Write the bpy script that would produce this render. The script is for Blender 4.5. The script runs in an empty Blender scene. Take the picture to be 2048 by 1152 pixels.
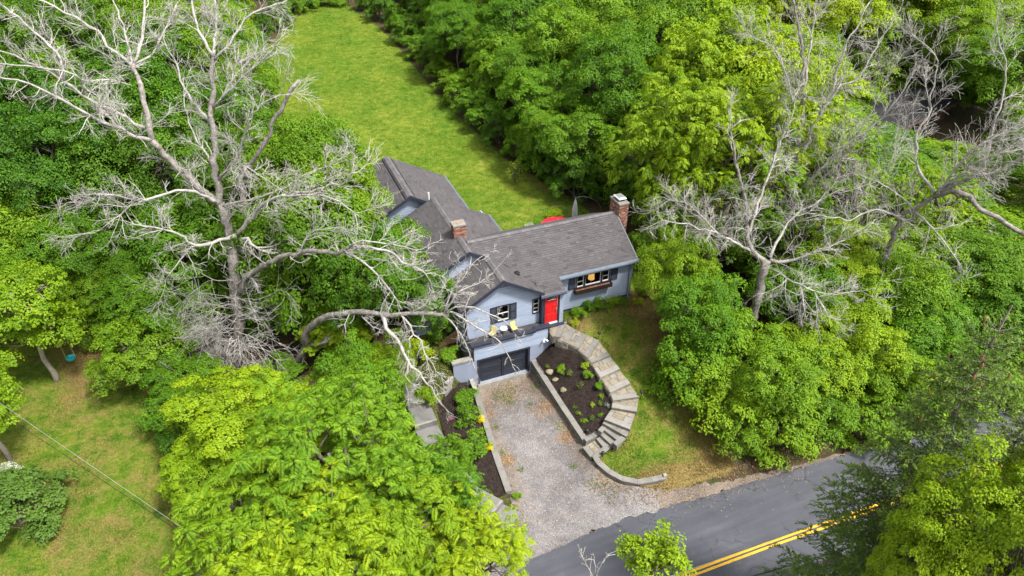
import bpy, bmesh, math, random
import numpy as np
from mathutils import Vector, Matrix
from mathutils.geometry import delaunay_2d_cdt

sc = bpy.context.scene
COL = sc.collection
R_ = math.radians

# ------------------------------------------------------------------ camera
CAM = np.array([-9.12, -27.51, 27.0])
PITCH, YAW, FPX = R_(34.9), R_(22.05), 1365.33
cam = bpy.data.cameras.new('camera')
cam.sensor_width = 36.0
cam.lens = 24.0
cam.clip_start = 0.5
cam.clip_end = 800.0
camo = bpy.data.objects.new('camera', cam)
COL.objects.link(camo)
camo.location = CAM
camo.rotation_euler = (R_(90) - PITCH, 0, -YAW)
sc.camera = camo

# ------------------------------------------------------------------ sky and sun (thin overcast)
SUN = Vector((0.30, -0.42, 0.86)).normalized()
world = bpy.data.worlds.new('World')
sc.world = world
world.use_nodes = True
wn = world.node_tree
wn.nodes.clear()
wo = wn.nodes.new('ShaderNodeOutputWorld')
wb = wn.nodes.new('ShaderNodeBackground')
sky = wn.nodes.new('ShaderNodeTexSky')
sky.sky_type = 'NISHITA'
sky.sun_disc = False
sky.sun_elevation = math.asin(SUN.z)
sky.sun_rotation = math.atan2(SUN.x, SUN.y)
sky.dust_density = 3.0
hs = wn.nodes.new('ShaderNodeHueSaturation')
hs.inputs['Saturation'].default_value = 0.18
wn.links.new(sky.outputs[0], hs.inputs['Color'])
wn.links.new(hs.outputs[0], wb.inputs['Color'])
wb.inputs['Strength'].default_value = 0.125
wn.links.new(wb.outputs[0], wo.inputs['Surface'])
sl = bpy.data.lights.new('sun', 'SUN')
sl.energy = 2.8
sl.angle = R_(8)
sl.color = (1.0, 0.96, 0.90)
so = bpy.data.objects.new('sun', sl)
COL.objects.link(so)
so.rotation_euler = SUN.to_track_quat('Z', 'Y').to_euler()
so.location = (20, -30, 60)

vs = sc.view_settings
vs.view_transform = 'Standard'
vs.look = 'None'
vs.exposure = 1.38
vs.gamma = 1.0
vs.use_curve_mapping = False
sc.render.engine = 'CYCLES'
cy = sc.cycles
cy.use_denoising = True
cy.use_adaptive_sampling = True
cy.adaptive_threshold = 0.02
cy.max_bounces = 6
cy.diffuse_bounces = 3
cy.glossy_bounces = 2
cy.transmission_bounces = 4
cy.transparent_max_bounces = 6
cy.caustics_reflective = False
cy.caustics_refractive = False

# ------------------------------------------------------------------ surveying: from a sight line of the survey camera to a place in the world
FH = np.array([math.sin(YAW), math.cos(YAW), 0.0])
RT = np.array([math.cos(YAW), -math.sin(YAW), 0.0])
FW = FH * math.cos(PITCH) + np.array([0, 0, -math.sin(PITCH)])
UP = np.cross(RT, FW)


def ray(px, py):
    d = FW * FPX + RT * (px - 1024) - UP * (py - 576)
    return d / np.linalg.norm(d)


def atz(px, py, z):                      # place at height z
    r = ray(px, py)
    return CAM + r * ((z - CAM[2]) / r[2])


def atd(px, py, D):                      # place at ground distance D from the survey point
    r = ray(px, py)
    return CAM + r * (D / r.dot(FH))


def gdist(p):
    return float((np.asarray(p) - CAM).dot(FH))


rng = np.random.default_rng(7)

# ------------------------------------------------------------------ mesh helpers


class MB:
    def __init__(s):
        s.v = []
        s.f = []
        s.m = []

    def face(s, pts, m=0):
        b = len(s.v)
        s.v.extend([tuple(p) for p in pts])
        s.f.append(tuple(range(b, b + len(pts))))
        s.m.append(m)

    def hexa(s, p, m=0):                 # p: 8 points, bottom ring then top ring
        b = len(s.v)
        s.v.extend([tuple(q) for q in p])
        for f in ((3, 2, 1, 0), (4, 5, 6, 7), (0, 1, 5, 4), (1, 2, 6, 5), (2, 3, 7, 6), (3, 0, 4, 7)):
            s.f.append(tuple(b + i for i in f))
            s.m.append(m)

    def box(s, x0, x1, y0, y1, z0, z1, m=0):
        s.hexa([(x0, y0, z0), (x1, y0, z0), (x1, y1, z0), (x0, y1, z0),
                (x0, y0, z1), (x1, y0, z1), (x1, y1, z1), (x0, y1, z1)], m)

    def prism(s, poly, z0, z1, ch=0.0, m=0):   # poly: list of (x,y) or (x,y,ztop); z1 added on top
        P = [Vector(q[:2]) for q in poly]
        a = sum(P[i].x * P[(i + 1) % len(P)].y - P[(i + 1) % len(P)].x * P[i].y for i in range(len(P)))
        zz = [q[2] if len(q) > 2 else 0.0 for q in poly]
        if a < 0:
            P = P[::-1]
            zz = zz[::-1]
        n = len(P)
        c = sum(P, Vector((0, 0))) / n
        b = len(s.v)
        s.v.extend([(p.x, p.y, z0 + z) for p, z in zip(P, zz)])
        s.v.extend([(p.x, p.y, z1 + z - ch) for p, z in zip(P, zz)])
        for i in range(n):
            j = (i + 1) % n
            s.f.append((b + i, b + j, b + n + j, b + n + i))
            s.m.append(m)
        top = b + n
        if ch > 0:
            top = len(s.v)
            for p, z in zip(P, zz):
                d = c - p
                q = p + d.normalized() * min(ch * 1.3, d.length * .5)
                s.v.append((q.x, q.y, z1 + z))
            for i in range(n):
                j = (i + 1) % n
                s.f.append((b + n + i, b + n + j, top + j, top + i))
                s.m.append(m)
        s.f.append(tuple(top + i for i in range(n)))
        s.m.append(m)
        s.f.append(tuple(b + n - 1 - i for i in range(n)))
        s.m.append(m)

    def tube(s, pts, rad, k=6, m=0, cap=True):
        pts = np.asarray(pts, float)
        n = len(pts)
        if np.isscalar(rad):
            rad = [rad] * n
        t = np.gradient(pts, axis=0)
        t /= np.linalg.norm(t, axis=1)[:, None] + 1e-9
        a = np.array([0, 0, 1.0]) if abs(t[0][2]) < .9 else np.array([1.0, 0, 0])
        u = np.cross(t, a)
        u /= np.linalg.norm(u, axis=1)[:, None] + 1e-9
        w = np.cross(t, u)
        ang = np.arange(k) * 2 * math.pi / k
        ca, sa = np.cos(ang), np.sin(ang)
        rad = np.asarray(rad, float)
        ring = pts[:, None, :] + rad[:, None, None] * (u[:, None, :] * ca[None, :, None] + w[:, None, :] * sa[None, :, None])
        b = len(s.v)
        s.v.extend(map(tuple, ring.reshape(-1, 3)))
        for i in range(n - 1):
            for j in range(k):
                j2 = (j + 1) % k
                s.f.append((b + i * k + j, b + (i + 1) * k + j, b + (i + 1) * k + j2, b + i * k + j2))
                s.m.append(m)
        if cap:
            s.f.append(tuple(b + j for j in range(k)))
            s.m.append(m)
            s.f.append(tuple(b + (n - 1) * k + k - 1 - j for j in range(k)))
            s.m.append(m)

    def lathe(s, c, prof, k=12, m=0):    # prof: list of (r,z)
        b = len(s.v)
        for r, z in prof:
            for j in range(k):
                a = j * 2 * math.pi / k
                s.v.append((c[0] + r * math.cos(a), c[1] + r * math.sin(a), c[2] + z))
        for i in range(len(prof) - 1):
            for j in range(k):
                j2 = (j + 1) % k
                s.f.append((b + i * k + j, b + i * k + j2, b + (i + 1) * k + j2, b + (i + 1) * k + j))
                s.m.append(m)
        s.f.append(tuple(b + k - 1 - j for j in range(k)))
        s.m.append(m)
        e = b + (len(prof) - 1) * k
        s.f.append(tuple(e + j for j in range(k)))
        s.m.append(m)

    def build(s, name, mats, parent=None, off=None, smooth=False):
        me = bpy.data.meshes.new(name)
        v = s.v
        if off is not None:
            v = [(a - off[0], b - off[1], c - off[2]) for a, b, c in v]
        me.from_pydata(v, [], s.f)
        if not isinstance(mats, (list, tuple)):
            mats = [mats]
        for m in mats:
            me.materials.append(m)
        if len(mats) > 1:
            me.polygons.foreach_set('material_index', s.m)
        if smooth:
            me.polygons.foreach_set('use_smooth', [True] * len(me.polygons))
        me.update()
        o = bpy.data.objects.new(name, me)
        COL.objects.link(o)
        if parent is not None:
            o.parent = parent
        return o


def fast_mesh(name, V, F, tint=None, mats=(), smooth=False):
    """V (n,3), F (m,k) numpy, one polygon size"""
    V = np.asarray(V, np.float32)
    F = np.asarray(F, np.int32)
    me = bpy.data.meshes.new(name)
    me.vertices.add(len(V))
    me.vertices.foreach_set('co', V.ravel())
    k = F.shape[1]
    me.loops.add(F.size)
    me.loops.foreach_set('vertex_index', F.ravel())
    me.polygons.add(len(F))
    me.polygons.foreach_set('loop_start', np.arange(0, F.size, k, dtype=np.int32))
    me.polygons.foreach_set('loop_total', np.full(len(F), k, np.int32))
    if smooth:
        me.polygons.foreach_set('use_smooth', np.ones(len(F), bool))
    me.update(calc_edges=True)
    if tint is not None:
        at = me.attributes.new('tint', 'FLOAT', 'POINT')
        at.data.foreach_set('value', np.asarray(tint, np.float32))
    for m in mats:
        me.materials.append(m)
    return me


def link(name, me, parent=None, loc=(0, 0, 0)):
    o = bpy.data.objects.new(name, me)
    COL.objects.link(o)
    o.location = loc
    if parent is not None:
        o.parent = parent
    return o


def tag(o, label=None, cat=None, group=None, kind=None):
    if label:
        o['label'] = label
    if cat:
        o['category'] = cat
    if group:
        o['group'] = group
    if kind:
        o['kind'] = kind
    return o


def empty(name, loc=(0, 0, 0), label=None, cat=None, group=None):
    o = bpy.data.objects.new(name, None)
    o.empty_display_size = .3
    COL.objects.link(o)
    o.location = loc
    return tag(o, label, cat, group)


# ------------------------------------------------------------------ materials
def new_mat(name):
    m = bpy.data.materials.new(name)
    m.use_nodes = True
    nt = m.node_tree
    b = nt.nodes['Principled BSDF']
    return m, nt, b


def lin(r, g, b):
    f = lambda c: (c / 255 / 12.92) if c <= 10 else ((c / 255 + .055) / 1.055) ** 2.4
    return (f(r), f(g), f(b), 1)


def ramp(nt, fac, stops):
    r = nt.nodes.new('ShaderNodeValToRGB')
    e = r.color_ramp.elements
    while len(e) < len(stops):
        e.new(.5)
    for i, (p, c) in enumerate(stops):
        e[i].position = p
        e[i].color = c if len(c) == 4 else (*c, 1)
    nt.links.new(fac, r.inputs[0])
    return r.outputs[0]


def noise(nt, scale, detail=4, rough=.6, vec=None, dist=0.0):
    n = nt.nodes.new('ShaderNodeTexNoise')
    n.inputs['Scale'].default_value = scale
    n.inputs['Detail'].default_value = detail
    n.inputs['Roughness'].default_value = rough
    n.inputs['Distortion'].default_value = dist
    if vec is None:
        g = nt.nodes.get('pos') or nt.nodes.new('ShaderNodeNewGeometry')
        g.name = 'pos'
        vec = g.outputs['Position']
    nt.links.new(vec, n.inputs['Vector'])
    return n.outputs['Fac']


def mix(nt, fac, a, b, mode='MIX'):
    n = nt.nodes.new('ShaderNodeMix')
    n.data_type = 'RGBA'
    n.blend_type = mode
    for i, s in ((0, fac), (6, a), (7, b)):
        if isinstance(s, (int, float)):
            n.inputs[i].default_value = s
        elif isinstance(s, tuple):
            n.inputs[i].default_value = s if len(s) == 4 else (*s, 1)
        else:
            nt.links.new(s, n.inputs[i])
    return n.outputs[2]


def math_n(nt, op, a, b=0.0, clamp=False):
    n = nt.nodes.new('ShaderNodeMath')
    n.operation = op
    n.use_clamp = clamp
    for i, s in ((0, a), (1, b)):
        if isinstance(s, (int, float)):
            n.inputs[i].default_value = s
        else:
            nt.links.new(s, n.inputs[i])
    return n.outputs[0]


def bump(nt, b, h, strength=.3, dist=.02):
    n = nt.nodes.new('ShaderNodeBump')
    n.inputs['Strength'].default_value = strength
    n.inputs['Distance'].default_value = dist
    nt.links.new(h, n.inputs['Height'])
    nt.links.new(n.outputs[0], b.inputs['Normal'])


def island(nt):
    g = nt.nodes.new('ShaderNodeNewGeometry')
    return g.outputs['Random Per Island']


def attr(nt, name):
    a = nt.nodes.new('ShaderNodeAttribute')
    a.attribute_name = name
    return a.outputs['Fac']


def simple(name, c1, c2=None, scale=3.0, rough=.7, bmp=.15, bscale=None, isl=0.0, spec=.3, metal=0.0, fine=.35):
    m, nt, b = new_mat(name)
    c2 = c2 or c1
    big = noise(nt, scale, 5, .65)
    col = ramp(nt, big, [(.3, c1), (.7, c2)])
    fn = noise(nt, bscale or scale * 14, 3, .6)
    dark = ramp(nt, fn, [(.25, (1 - fine,) * 3), (.75, (1 + fine * .6,) * 3)])
    col = mix(nt, 1.0, col, dark, 'MULTIPLY')
    if isl:
        iv = ramp(nt, island(nt), [(0, (1 - isl,) * 3), (1, (1 + isl,) * 3)])
        col = mix(nt, 1.0, col, iv, 'MULTIPLY')
    nt.links.new(col, b.inputs['Base Color'])
    b.inputs['Roughness'].default_value = rough
    b.inputs['Specular IOR Level'].default_value = spec
    b.inputs['Metallic'].default_value = metal
    if bmp:
        bump(nt, b, fn, bmp, .02)
    return m


def leaf_mat(name, c1, c2, c3=None, rough=.65, trans=.36, var=.30):
    """three natural leaf colours picked per leaf, small shift per plant; thin and slightly translucent"""
    m, nt, b = new_mat(name)
    t = attr(nt, 'tint')
    stops = [(0.0, c1), (.6, c2), (1.0, c3 or c2)]
    col = ramp(nt, t, stops)
    oi = nt.nodes.new('ShaderNodeObjectInfo')
    hv = nt.nodes.new('ShaderNodeHueSaturation')
    rv = math_n(nt, 'MULTIPLY_ADD', oi.outputs['Random'], var)
    nt.nodes[-1].inputs[2].default_value = 1 - var / 2
    nt.links.new(rv, hv.inputs['Value'])
    hh = math_n(nt, 'MULTIPLY_ADD', oi.outputs['Random'], -.03)
    nt.nodes[-1].inputs[2].default_value = .515
    nt.links.new(hh, hv.inputs['Hue'])
    nt.links.new(col, hv.inputs['Color'])
    nt.links.new(hv.outputs[0], b.inputs['Base Color'])
    b.inputs['Roughness'].default_value = rough
    b.inputs['Specular IOR Level'].default_value = .35
    tr = nt.nodes.new('ShaderNodeBsdfTranslucent')
    tc = mix(nt, 1.0, hv.outputs[0], (1.35, 1.3, .5, 1), 'MULTIPLY')
    nt.links.new(tc, tr.inputs['Color'])
    ms = nt.nodes.new('ShaderNodeMixShader')
    ms.inputs[0].default_value = trans
    nt.links.new(b.outputs[0], ms.inputs[1])
    nt.links.new(tr.outputs[0], ms.inputs[2])
    out = nt.nodes['Material Output']
    nt.links.new(ms.outputs[0], out.inputs['Surface'])
    return m

# ------------------------------------------------------------------ the lie of the land
Z5 = lambda x, y: (1040 + x / 5.76, 640 + y / 5.76)
Z6 = lambda x, y: (1140 + x / 6.4, 800 + y / 6.4)
# garden steps: height of tread, outer-back, outer-front, inner-front, inner-back corner
STEPS = [
    (2.45, Z5(537, 42), Z5(640, 108), Z5(545, 265), Z5(430, 225)),
    (2.30, Z5(640, 108), Z5(768, 165), Z5(670, 328), Z5(545, 265)),
    (2.15, Z5(768, 165), Z5(910, 232), Z5(775, 435), Z5(665, 340)),
    (1.98, Z5(912, 240), Z5(1033, 400), Z5(815, 490), Z5(775, 440)),
    (1.80, Z5(1033, 410), Z5(1150, 555), Z5(920, 660), Z5(815, 495)),
    (1.60, Z5(1150, 580), Z5(1272, 720), Z5(1035, 830), Z5(925, 665)),
    (1.40, Z5(1270, 745), Z5(1372, 875), Z5(1070, 920), Z5(1040, 845)),
    (1.20, Z5(1372, 890), Z5(1345, 1050), Z5(1055, 1000), Z5(1065, 930)),
    (1.00, Z6(840, 150), Z6(770, 370), Z6(440, 240), Z6(540, 100)),
    (0.80, Z6(765, 385), Z6(725, 465), Z6(420, 290), Z6(440, 255)),
    (0.60, Z6(675, 465), Z6(610, 510), Z6(430, 370), Z6(470, 335)),
    (0.42, Z6(600, 520), Z6(545, 580), Z6(395, 440), Z6(435, 405)),
    (0.24, Z6(545, 600), Z6(455, 630), Z6(340, 490), Z6(400, 450)),
    (0.06, Z6(455, 625), Z6(275, 735), Z6(165, 600), Z6(340, 500)),
]
STEPW = [(z, [atz(*p, z)[:2] for p in q]) for z, *q in STEPS]

CP = [  # x, y, z
    (0, 0, 0), (1.5, 0, 0), (3, 0, 0), (0, -4, -.2), (2.5, -4, -.2), (-.8, -7, -.42), (3, -7, -.38), (1, -9, -.6),
    (5.6, .9, 2.42), (8, 1.0, 2.42), (10.8, 1.2, 2.42), (12, 3, 2.4), (12, 7, 2.55), (8, -1, 2.3), (10, -1.5, 2.15),
    (8.2, -3.5, 1.7), (10, -4.5, 1.35), (8.2, -5.6, 1.2), (7.5, -7.2, .65), (6.2, -7.6, .3), (5.0, -8, .0), (4.2, -8, -.05),
    (5.2, -9, -.15), (7, -9.3, -.15), (9, -8, .2), (11, -8, .1), (13, -6, .6), (13, -2, 1.6), (16, -3, 1.4), (17, -7, .3),
    (6.5, -9.9, -.5), (10, -9.8, -.5), (15, -10.2, -.6), (20, -10.4, -.6),
    (-.9, -.1, .3), (-1.6, .3, 1.7), (-1.8, 2, 1.85), (-3.8, 1.2, 1.3), (-3.8, -1, .75), (-3.8, -3, .3), (-3.2, -6, -.25), (-2.2, -8.6, -.52),
    (-2, -3.5, .12), (-6, -3, .1), (-6, 3, 1.1), (-3, 6, 2.0), (-4, 12, 2.4), (-6, 18, 2.6), (-9, 6, .85), (-12, 6.5, .6), (-12, 0, .0),
    (-17, 3, .05), (-22, 10, .3), (-17, -5, -.35), (-24, -3, -.4), (-26, 4, .1), (-32, 12, .2), (-8, -8, -.5), (-20, 18, .8), (-35, 25, .8),
    (0, 20, 2.7), (5, 12, 2.6), (10, 12, 2.55), (5, 30, 3.0), (10, 24, 2.8), (-6, 30, 3.0), (5, 55, 4.1), (5, 80, 5.4), (-20, 40, 2.6),
    (-40, 50, 3), (-30, 80, 5), (20, 10, 2.3), (22, 25, 2.6), (30, 50, 3.8), (40, 80, 5.5), (60, 60, 4.0), (30, 5, 1.2), (45, 20, 1.0),
    (60, 10, .5), (25, -5, .3), (35, -8, -.2), (80, 40, 3), (5, 120, 7), (-60, 100, 6), (70, 120, 7), (100, 80, 5), (110, 0, 0), (-60, 30, 1),
]
for x in (-60, -40, -25, -12, -6, -2, 2, 6, 12, 18, 26, 40, 60, 90):
    CP += [(x, -10.8, -.75), (x, -14, -.75), (x, -17.5, -.75)]
for x in (-60, -30, 0, 30, 60, 100):
    CP += [(x, -24, -1.2), (x, -40, -1.5)]
for z, q in STEPW:
    for p in q[:2]:
        if z < 2.4:
            CP.append((p[0] + .15, p[1] - .05, z - .07))
CPA = np.array(CP, float)


def _tps(r2):
    return np.where(r2 > 1e-9, r2 * np.log(np.maximum(r2, 1e-9)), 0.0)


def rbf_fit(P, lam=.02):
    X = P[:, :2] / 20
    n = len(P)
    r2 = ((X[:, None] - X[None]) ** 2).sum(-1)
    A = np.zeros((n + 3, n + 3))
    A[:n, :n] = _tps(r2) + lam * np.eye(n) * .01
    A[:n, n] = 1
    A[:n, n + 1:] = X
    A[n:, :n] = A[:n, n:].T
    b = np.zeros(n + 3)
    b[:n] = P[:, 2]
    return X, np.linalg.solve(A, b)


def rbf_eval(fit, x, y):
    X, w = fit
    x = np.atleast_1d(np.asarray(x, float))
    y = np.atleast_1d(np.asarray(y, float))
    out = np.empty(x.shape)
    xf, yf, of = x.ravel() / 20, y.ravel() / 20, out.reshape(-1)
    for i in range(0, len(xf), 20000):
        a, b = xf[i:i + 20000], yf[i:i + 20000]
        r2 = (a[:, None] - X[None, :, 0]) ** 2 + (b[:, None] - X[None, :, 1]) ** 2
        of[i:i + 20000] = _tps(r2) @ w[:len(X)] + w[len(X)] + w[len(X) + 1] * a + w[len(X) + 2] * b
    return out


LAND = rbf_fit(CPA)


def land(x, y):
    h = rbf_eval(LAND, x, y)
    ya = np.asarray(y, float)
    # the road bed is level across
    w = np.clip((-10.3 - ya) / .8, 0, 1) * np.clip((ya + 18.5) / .8, 0, 1) * np.clip((np.asarray(x, float) + 4) / 2, 0, 1)
    return h * (1 - w) + (-.75) * w


def land1(x, y):
    return float(land(x, y)[0])


def inpoly(x, y, poly):
    x = np.asarray(x, float)
    y = np.asarray(y, float)
    c = np.zeros(x.shape, bool)
    n = len(poly)
    for i in range(n):
        x1, y1 = poly[i][:2]
        x2, y2 = poly[(i + 1) % n][:2]
        if y1 == y2:
            continue
        k = ((y1 > y) != (y2 > y)) & (x < (x2 - x1) * (y - y1) / (y2 - y1) + x1)
        c ^= k
    return c


def rough_poly(poly, step=.25, amp=.06, seed=1, keep=()):
    """walk the outline in small steps and fray it; edges listed in keep stay clean"""
    r = np.random.default_rng(seed)
    out = []
    n = len(poly)
    for i in range(n):
        a, b = np.array(poly[i][:2], float), np.array(poly[(i + 1) % n][:2], float)
        L = np.linalg.norm(b - a)
        k = max(1, int(L / step))
        nn = np.array([-(b - a)[1], (b - a)[0]]) / max(L, 1e-6)
        for j in range(k):
            p = a + (b - a) * j / k
            if i not in keep and j > 0:
                p = p + nn * r.normal(0, amp)
            out.append(tuple(p))
    return out


def sheet(name, poly, hfun, mat, lift=.01, step=.35, parent=None, skirt=0.0):
    xs = [p[0] for p in poly]
    ys = [p[1] for p in poly]
    gx = np.arange(min(xs), max(xs), step)
    gy = np.arange(min(ys), max(ys), step)
    X, Y = np.meshgrid(gx, gy)
    X = X + rng.uniform(-.1, .1, X.shape) * step
    Y = Y + rng.uniform(-.1, .1, Y.shape) * step
    k = inpoly(X, Y, poly)
    pts = [Vector(p[:2]) for p in poly] + [Vector((a, b)) for a, b in zip(X[k], Y[k])]
    n = len(poly)
    v, e, f, *_ = delaunay_2d_cdt(pts, [], [list(range(n))], 1, 1e-5)
    x = np.array([q.x for q in v])
    y = np.array([q.y for q in v])
    z = hfun(x, y) + lift
    mb = MB()
    mb.v = list(zip(x, y, z))
    mb.f = [tuple(q) for q in f]
    mb.m = [0] * len(f)
    if skirt:
        b = len(mb.v)
        px = np.array([p[0] for p in poly])
        py = np.array([p[1] for p in poly])
        pz = hfun(px, py) + lift
        mb.v += list(zip(px, py, pz)) + list(zip(px, py, pz - skirt))
        for i in range(n):
            j = (i + 1) % n
            mb.f.append((b + i, b + j, b + n + j, b + n + i))
            mb.m.append(0)
    o = mb.build(name, mat, parent, smooth=not skirt)
    return o


# ------------------------------------------------------------------ outlines of the paved and planted areas
ROAD = [(-50, -50), (-20, -27.5), (-10, -19.5), (-6.5, -15.6), (-4.2, -12.7), (-1.8, -10.9), (3.6, -10.5), (6.5, -10.75), (9.1, -10.95), (14, -11.3), (18.8, -11.75), (30, -12.2), (110, -14.5), (110, -21.0), (30, -18.6), (6, -18.0), (1.5, -18.2), (-2, -20.3), (-6, -24), (-16, -36), (-50, -62)]
DRIVE = [(-.28, -.02), (3.22, -.02), (3.3, -2), (3.62, -6.15), (3.42, -6.35), (3.42, -7.25), (3.75, -8.3), (4.3, -9.1), (5.0, -9.55), (6.4, -10.05), (9, -10.5), (12, -10.85), (16, -11.25),
         (18.8, -11.7), (14, -11.35), (9.1, -11.0), (6.5, -10.8), (3.6, -10.55), (-1.8, -10.95), (-3.2, -12.0), (-4.2, -11.6), (-3.9, -10.2), (-2.4, -9.6), (-1.55, -8.9), (-1.05, -7.4), (-.7, -4)]
BEDR = [(3.38, -.05), (4.45, -.05), (4.40, -.62), (4.95, -1.1), (5.35, -1.58), (5.6, -2.3), (5.72, -2.6), (5.68, -3.68), (5.74, -4.72), (5.72, -5.13), (5.5, -5.38), (4.87, -5.84), (4.5, -5.85), (3.75, -6.0), (3.72, -5.9), (3.5, -3)]
BEDRZ = rbf_fit(np.array([(3.4, 0, .88), (4.0, 0, 1.2), (4.45, -.05, 1.75), (4.5, -.7, 1.95), (5.0, -1.2, 1.95), (5.5, -2.3, 1.72), (5.7, -3.6, 1.45), (5.7, -4.7, 1.2), (5.4, -5.4, .85),
                          (4.6, -5.8, .42), (3.7, -5.9, .16), (3.5, -3, .52), (3.45, -1.5, .7), (4.4, -3, 1.0), (4.4, -1.3, 1.35), (4.6, -4.6, .7)]))
BEDL = [(-.75, -.05), (-1.45, -.05), (-2.1, -.4), (-3.0, -1.4), (-3.05, -3.6), (-2.75, -5.6), (-2.1, -7.3), (-1.35, -7.4), (-1.2, -6), (-.9, -3)]
bedr = lambda x, y: rbf_eval(BEDRZ, x, y)
BEDLZ = rbf_fit(np.array([(-.8, 0, .62), (-1.45, 0, .72), (-2.1, -.5, .72), (-3, -1.4, .66), (-3.05, -3.6, .22), (-2.7, -5.6, -.14), (-2.1, -7.3, -.33), (-1.35, -7.3, -.33), (-1.1, -3, .14), (-1.9, -3, .3)]))
bedl = lambda x, y: rbf_eval(BEDLZ, x, y)
TERR = [(-1.5, .05), (-.45, .15), (-.45, 3.2), (-2.7, 3.2), (-3.0, 1.9), (-2.95, -.6), (-2.2, -.42)]

# ------------------------------------------------------------------ ground materials
def lawn_nodes(nt):
    """turf colour: mottled green with straw patches where the turf is thin"""
    n0 = noise(nt, .16, 4, .6, dist=.5)
    n1 = noise(nt, .42, 5, .7, dist=.6)
    n2 = noise(nt, 1.7, 5, .72, dist=.3)
    n3 = noise(nt, 11, 4, .75)
    green = ramp(nt, n2, [(.30, (.044, .098, .007)), (.47, (.086, .146, .010)), (.60, (.130, .178, .018)), (.72, (.195, .208, .048))])
    green = mix(nt, 1, green, ramp(nt, n0, [(.35, (.72, .88, .75)), (.62, (1.28, 1.12, 1.35))]), 'MULTIPLY')
    fine = ramp(nt, n3, [(.25, (.5, .55, .45)), (.5, (1, 1, 1)), (.8, (1.5, 1.42, 1.3))])
    green = mix(nt, 1, green, fine, 'MULTIPLY')
    straw = ramp(nt, n3, [(.25, (.070, .050, .016)), (.5, (.175, .130, .042)), (.75, (.29, .225, .095))])
    s = math_n(nt, 'ADD', math_n(nt, 'MULTIPLY', n1, .9), math_n(nt, 'MULTIPLY', n2, .75))
    s = math_n(nt, 'ADD', s, math_n(nt, 'MULTIPLY', n3, .35))
    s = math_n(nt, 'ADD', s, attr(nt, 'dry'))
    mr = nt.nodes.new('ShaderNodeMapRange')
    nt.links.new(s, mr.inputs[0])
    mr.inputs[1].default_value = 1.08
    mr.inputs[2].default_value = 1.42
    return mix(nt, mr.outputs[0], green, straw), n2, n3


def ground_mat():
    m, nt, b = new_mat('turf_and_woodland_floor')
    lawn, n2, n3 = lawn_nodes(nt)
    n4 = noise(nt, 45, 2, .6)
    litter = ramp(nt, n3, [(.2, (.018, .013, .008)), (.5, (.06, .042, .024)), (.75, (.15, .10, .055))])
    lg = ramp(nt, n2, [(.5, (0, 0, 0)), (.62, (1, 1, 1))])
    litter = mix(nt, lg, litter, (.03, .055, .012, 1))
    lf = math_n(nt, 'ADD', attr(nt, 'litter'), math_n(nt, 'MULTIPLY', math_n(nt, 'SUBTRACT', n2, .5), .9), True)
    lf2 = ramp(nt, lf, [(.4, (0, 0, 0)), (.6, (1, 1, 1))])
    col = mix(nt, lf2, lawn, litter)
    nt.links.new(col, b.inputs['Base Color'])
    b.inputs['Roughness'].default_value = .9
    b.inputs['Specular IOR Level'].default_value = .1
    h = math_n(nt, 'ADD', math_n(nt, 'MULTIPLY', n3, 1.0), math_n(nt, 'MULTIPLY', n4, .6))
    bump(nt, b, h, .9, .07)
    return m


def gravel_mat():
    m, nt, b = new_mat('grey_gravel')
    vo = nt.nodes.new('ShaderNodeTexVoronoi')
    vo.inputs['Scale'].default_value = 34
    g = nt.nodes.new('ShaderNodeNewGeometry')
    g.name = 'pos'
    nt.links.new(g.outputs['Position'], vo.inputs['Vector'])
    bw = nt.nodes.new('ShaderNodeRGBToBW')
    nt.links.new(vo.outputs['Color'], bw.inputs[0])
    st = ramp(nt, bw.outputs[0], [(.1, (.120, .113, .114)), (.45, (.178, .167, .166)), (.8, (.255, .242, .238)), (1, (.37, .355, .35))])
    n1 = noise(nt, .55, 5, .7, dist=.5)
    n2 = noise(nt, 2.5, 5, .7)
    warm = ramp(nt, math_n(nt, 'MULTIPLY_ADD', n2, .5), [(0, (0, 0, 0)), (1, (1, 1, 1))])
    s = math_n(nt, 'ADD', math_n(nt, 'MULTIPLY', n1, .6), math_n(nt, 'MULTIPLY', n2, .5))
    s = math_n(nt, 'ADD', s, attr(nt, 'dry'))
    mr = nt.nodes.new('ShaderNodeMapRange')
    nt.links.new(s, mr.inputs[0])
    mr.inputs[1].default_value = .5
    mr.inputs[2].default_value = .82
    n3 = noise(nt, 16, 3, .7)
    earth = ramp(nt, n3, [(.3, (.11, .072, .042)), (.55, (.20, .140, .088)), (.75, (.29, .22, .15))])
    col = mix(nt, mr.outputs[0], st, mix(nt, .62, st, earth))
    dk = ramp(nt, noise(nt, .8, 4, .6), [(.42, (.68, .68, .70)), (.6, (1, 1, 1))])
    col = mix(nt, 1, col, dk, 'MULTIPLY')
    nt.links.new(col, b.inputs['Base Color'])
    b.inputs['Roughness'].default_value = .9
    b.inputs['Specular IOR Level'].default_value = .2
    bump(nt, b, math_n(nt, 'ADD', vo.outputs['Distance'], n3), .8, .03)
    return m


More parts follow.
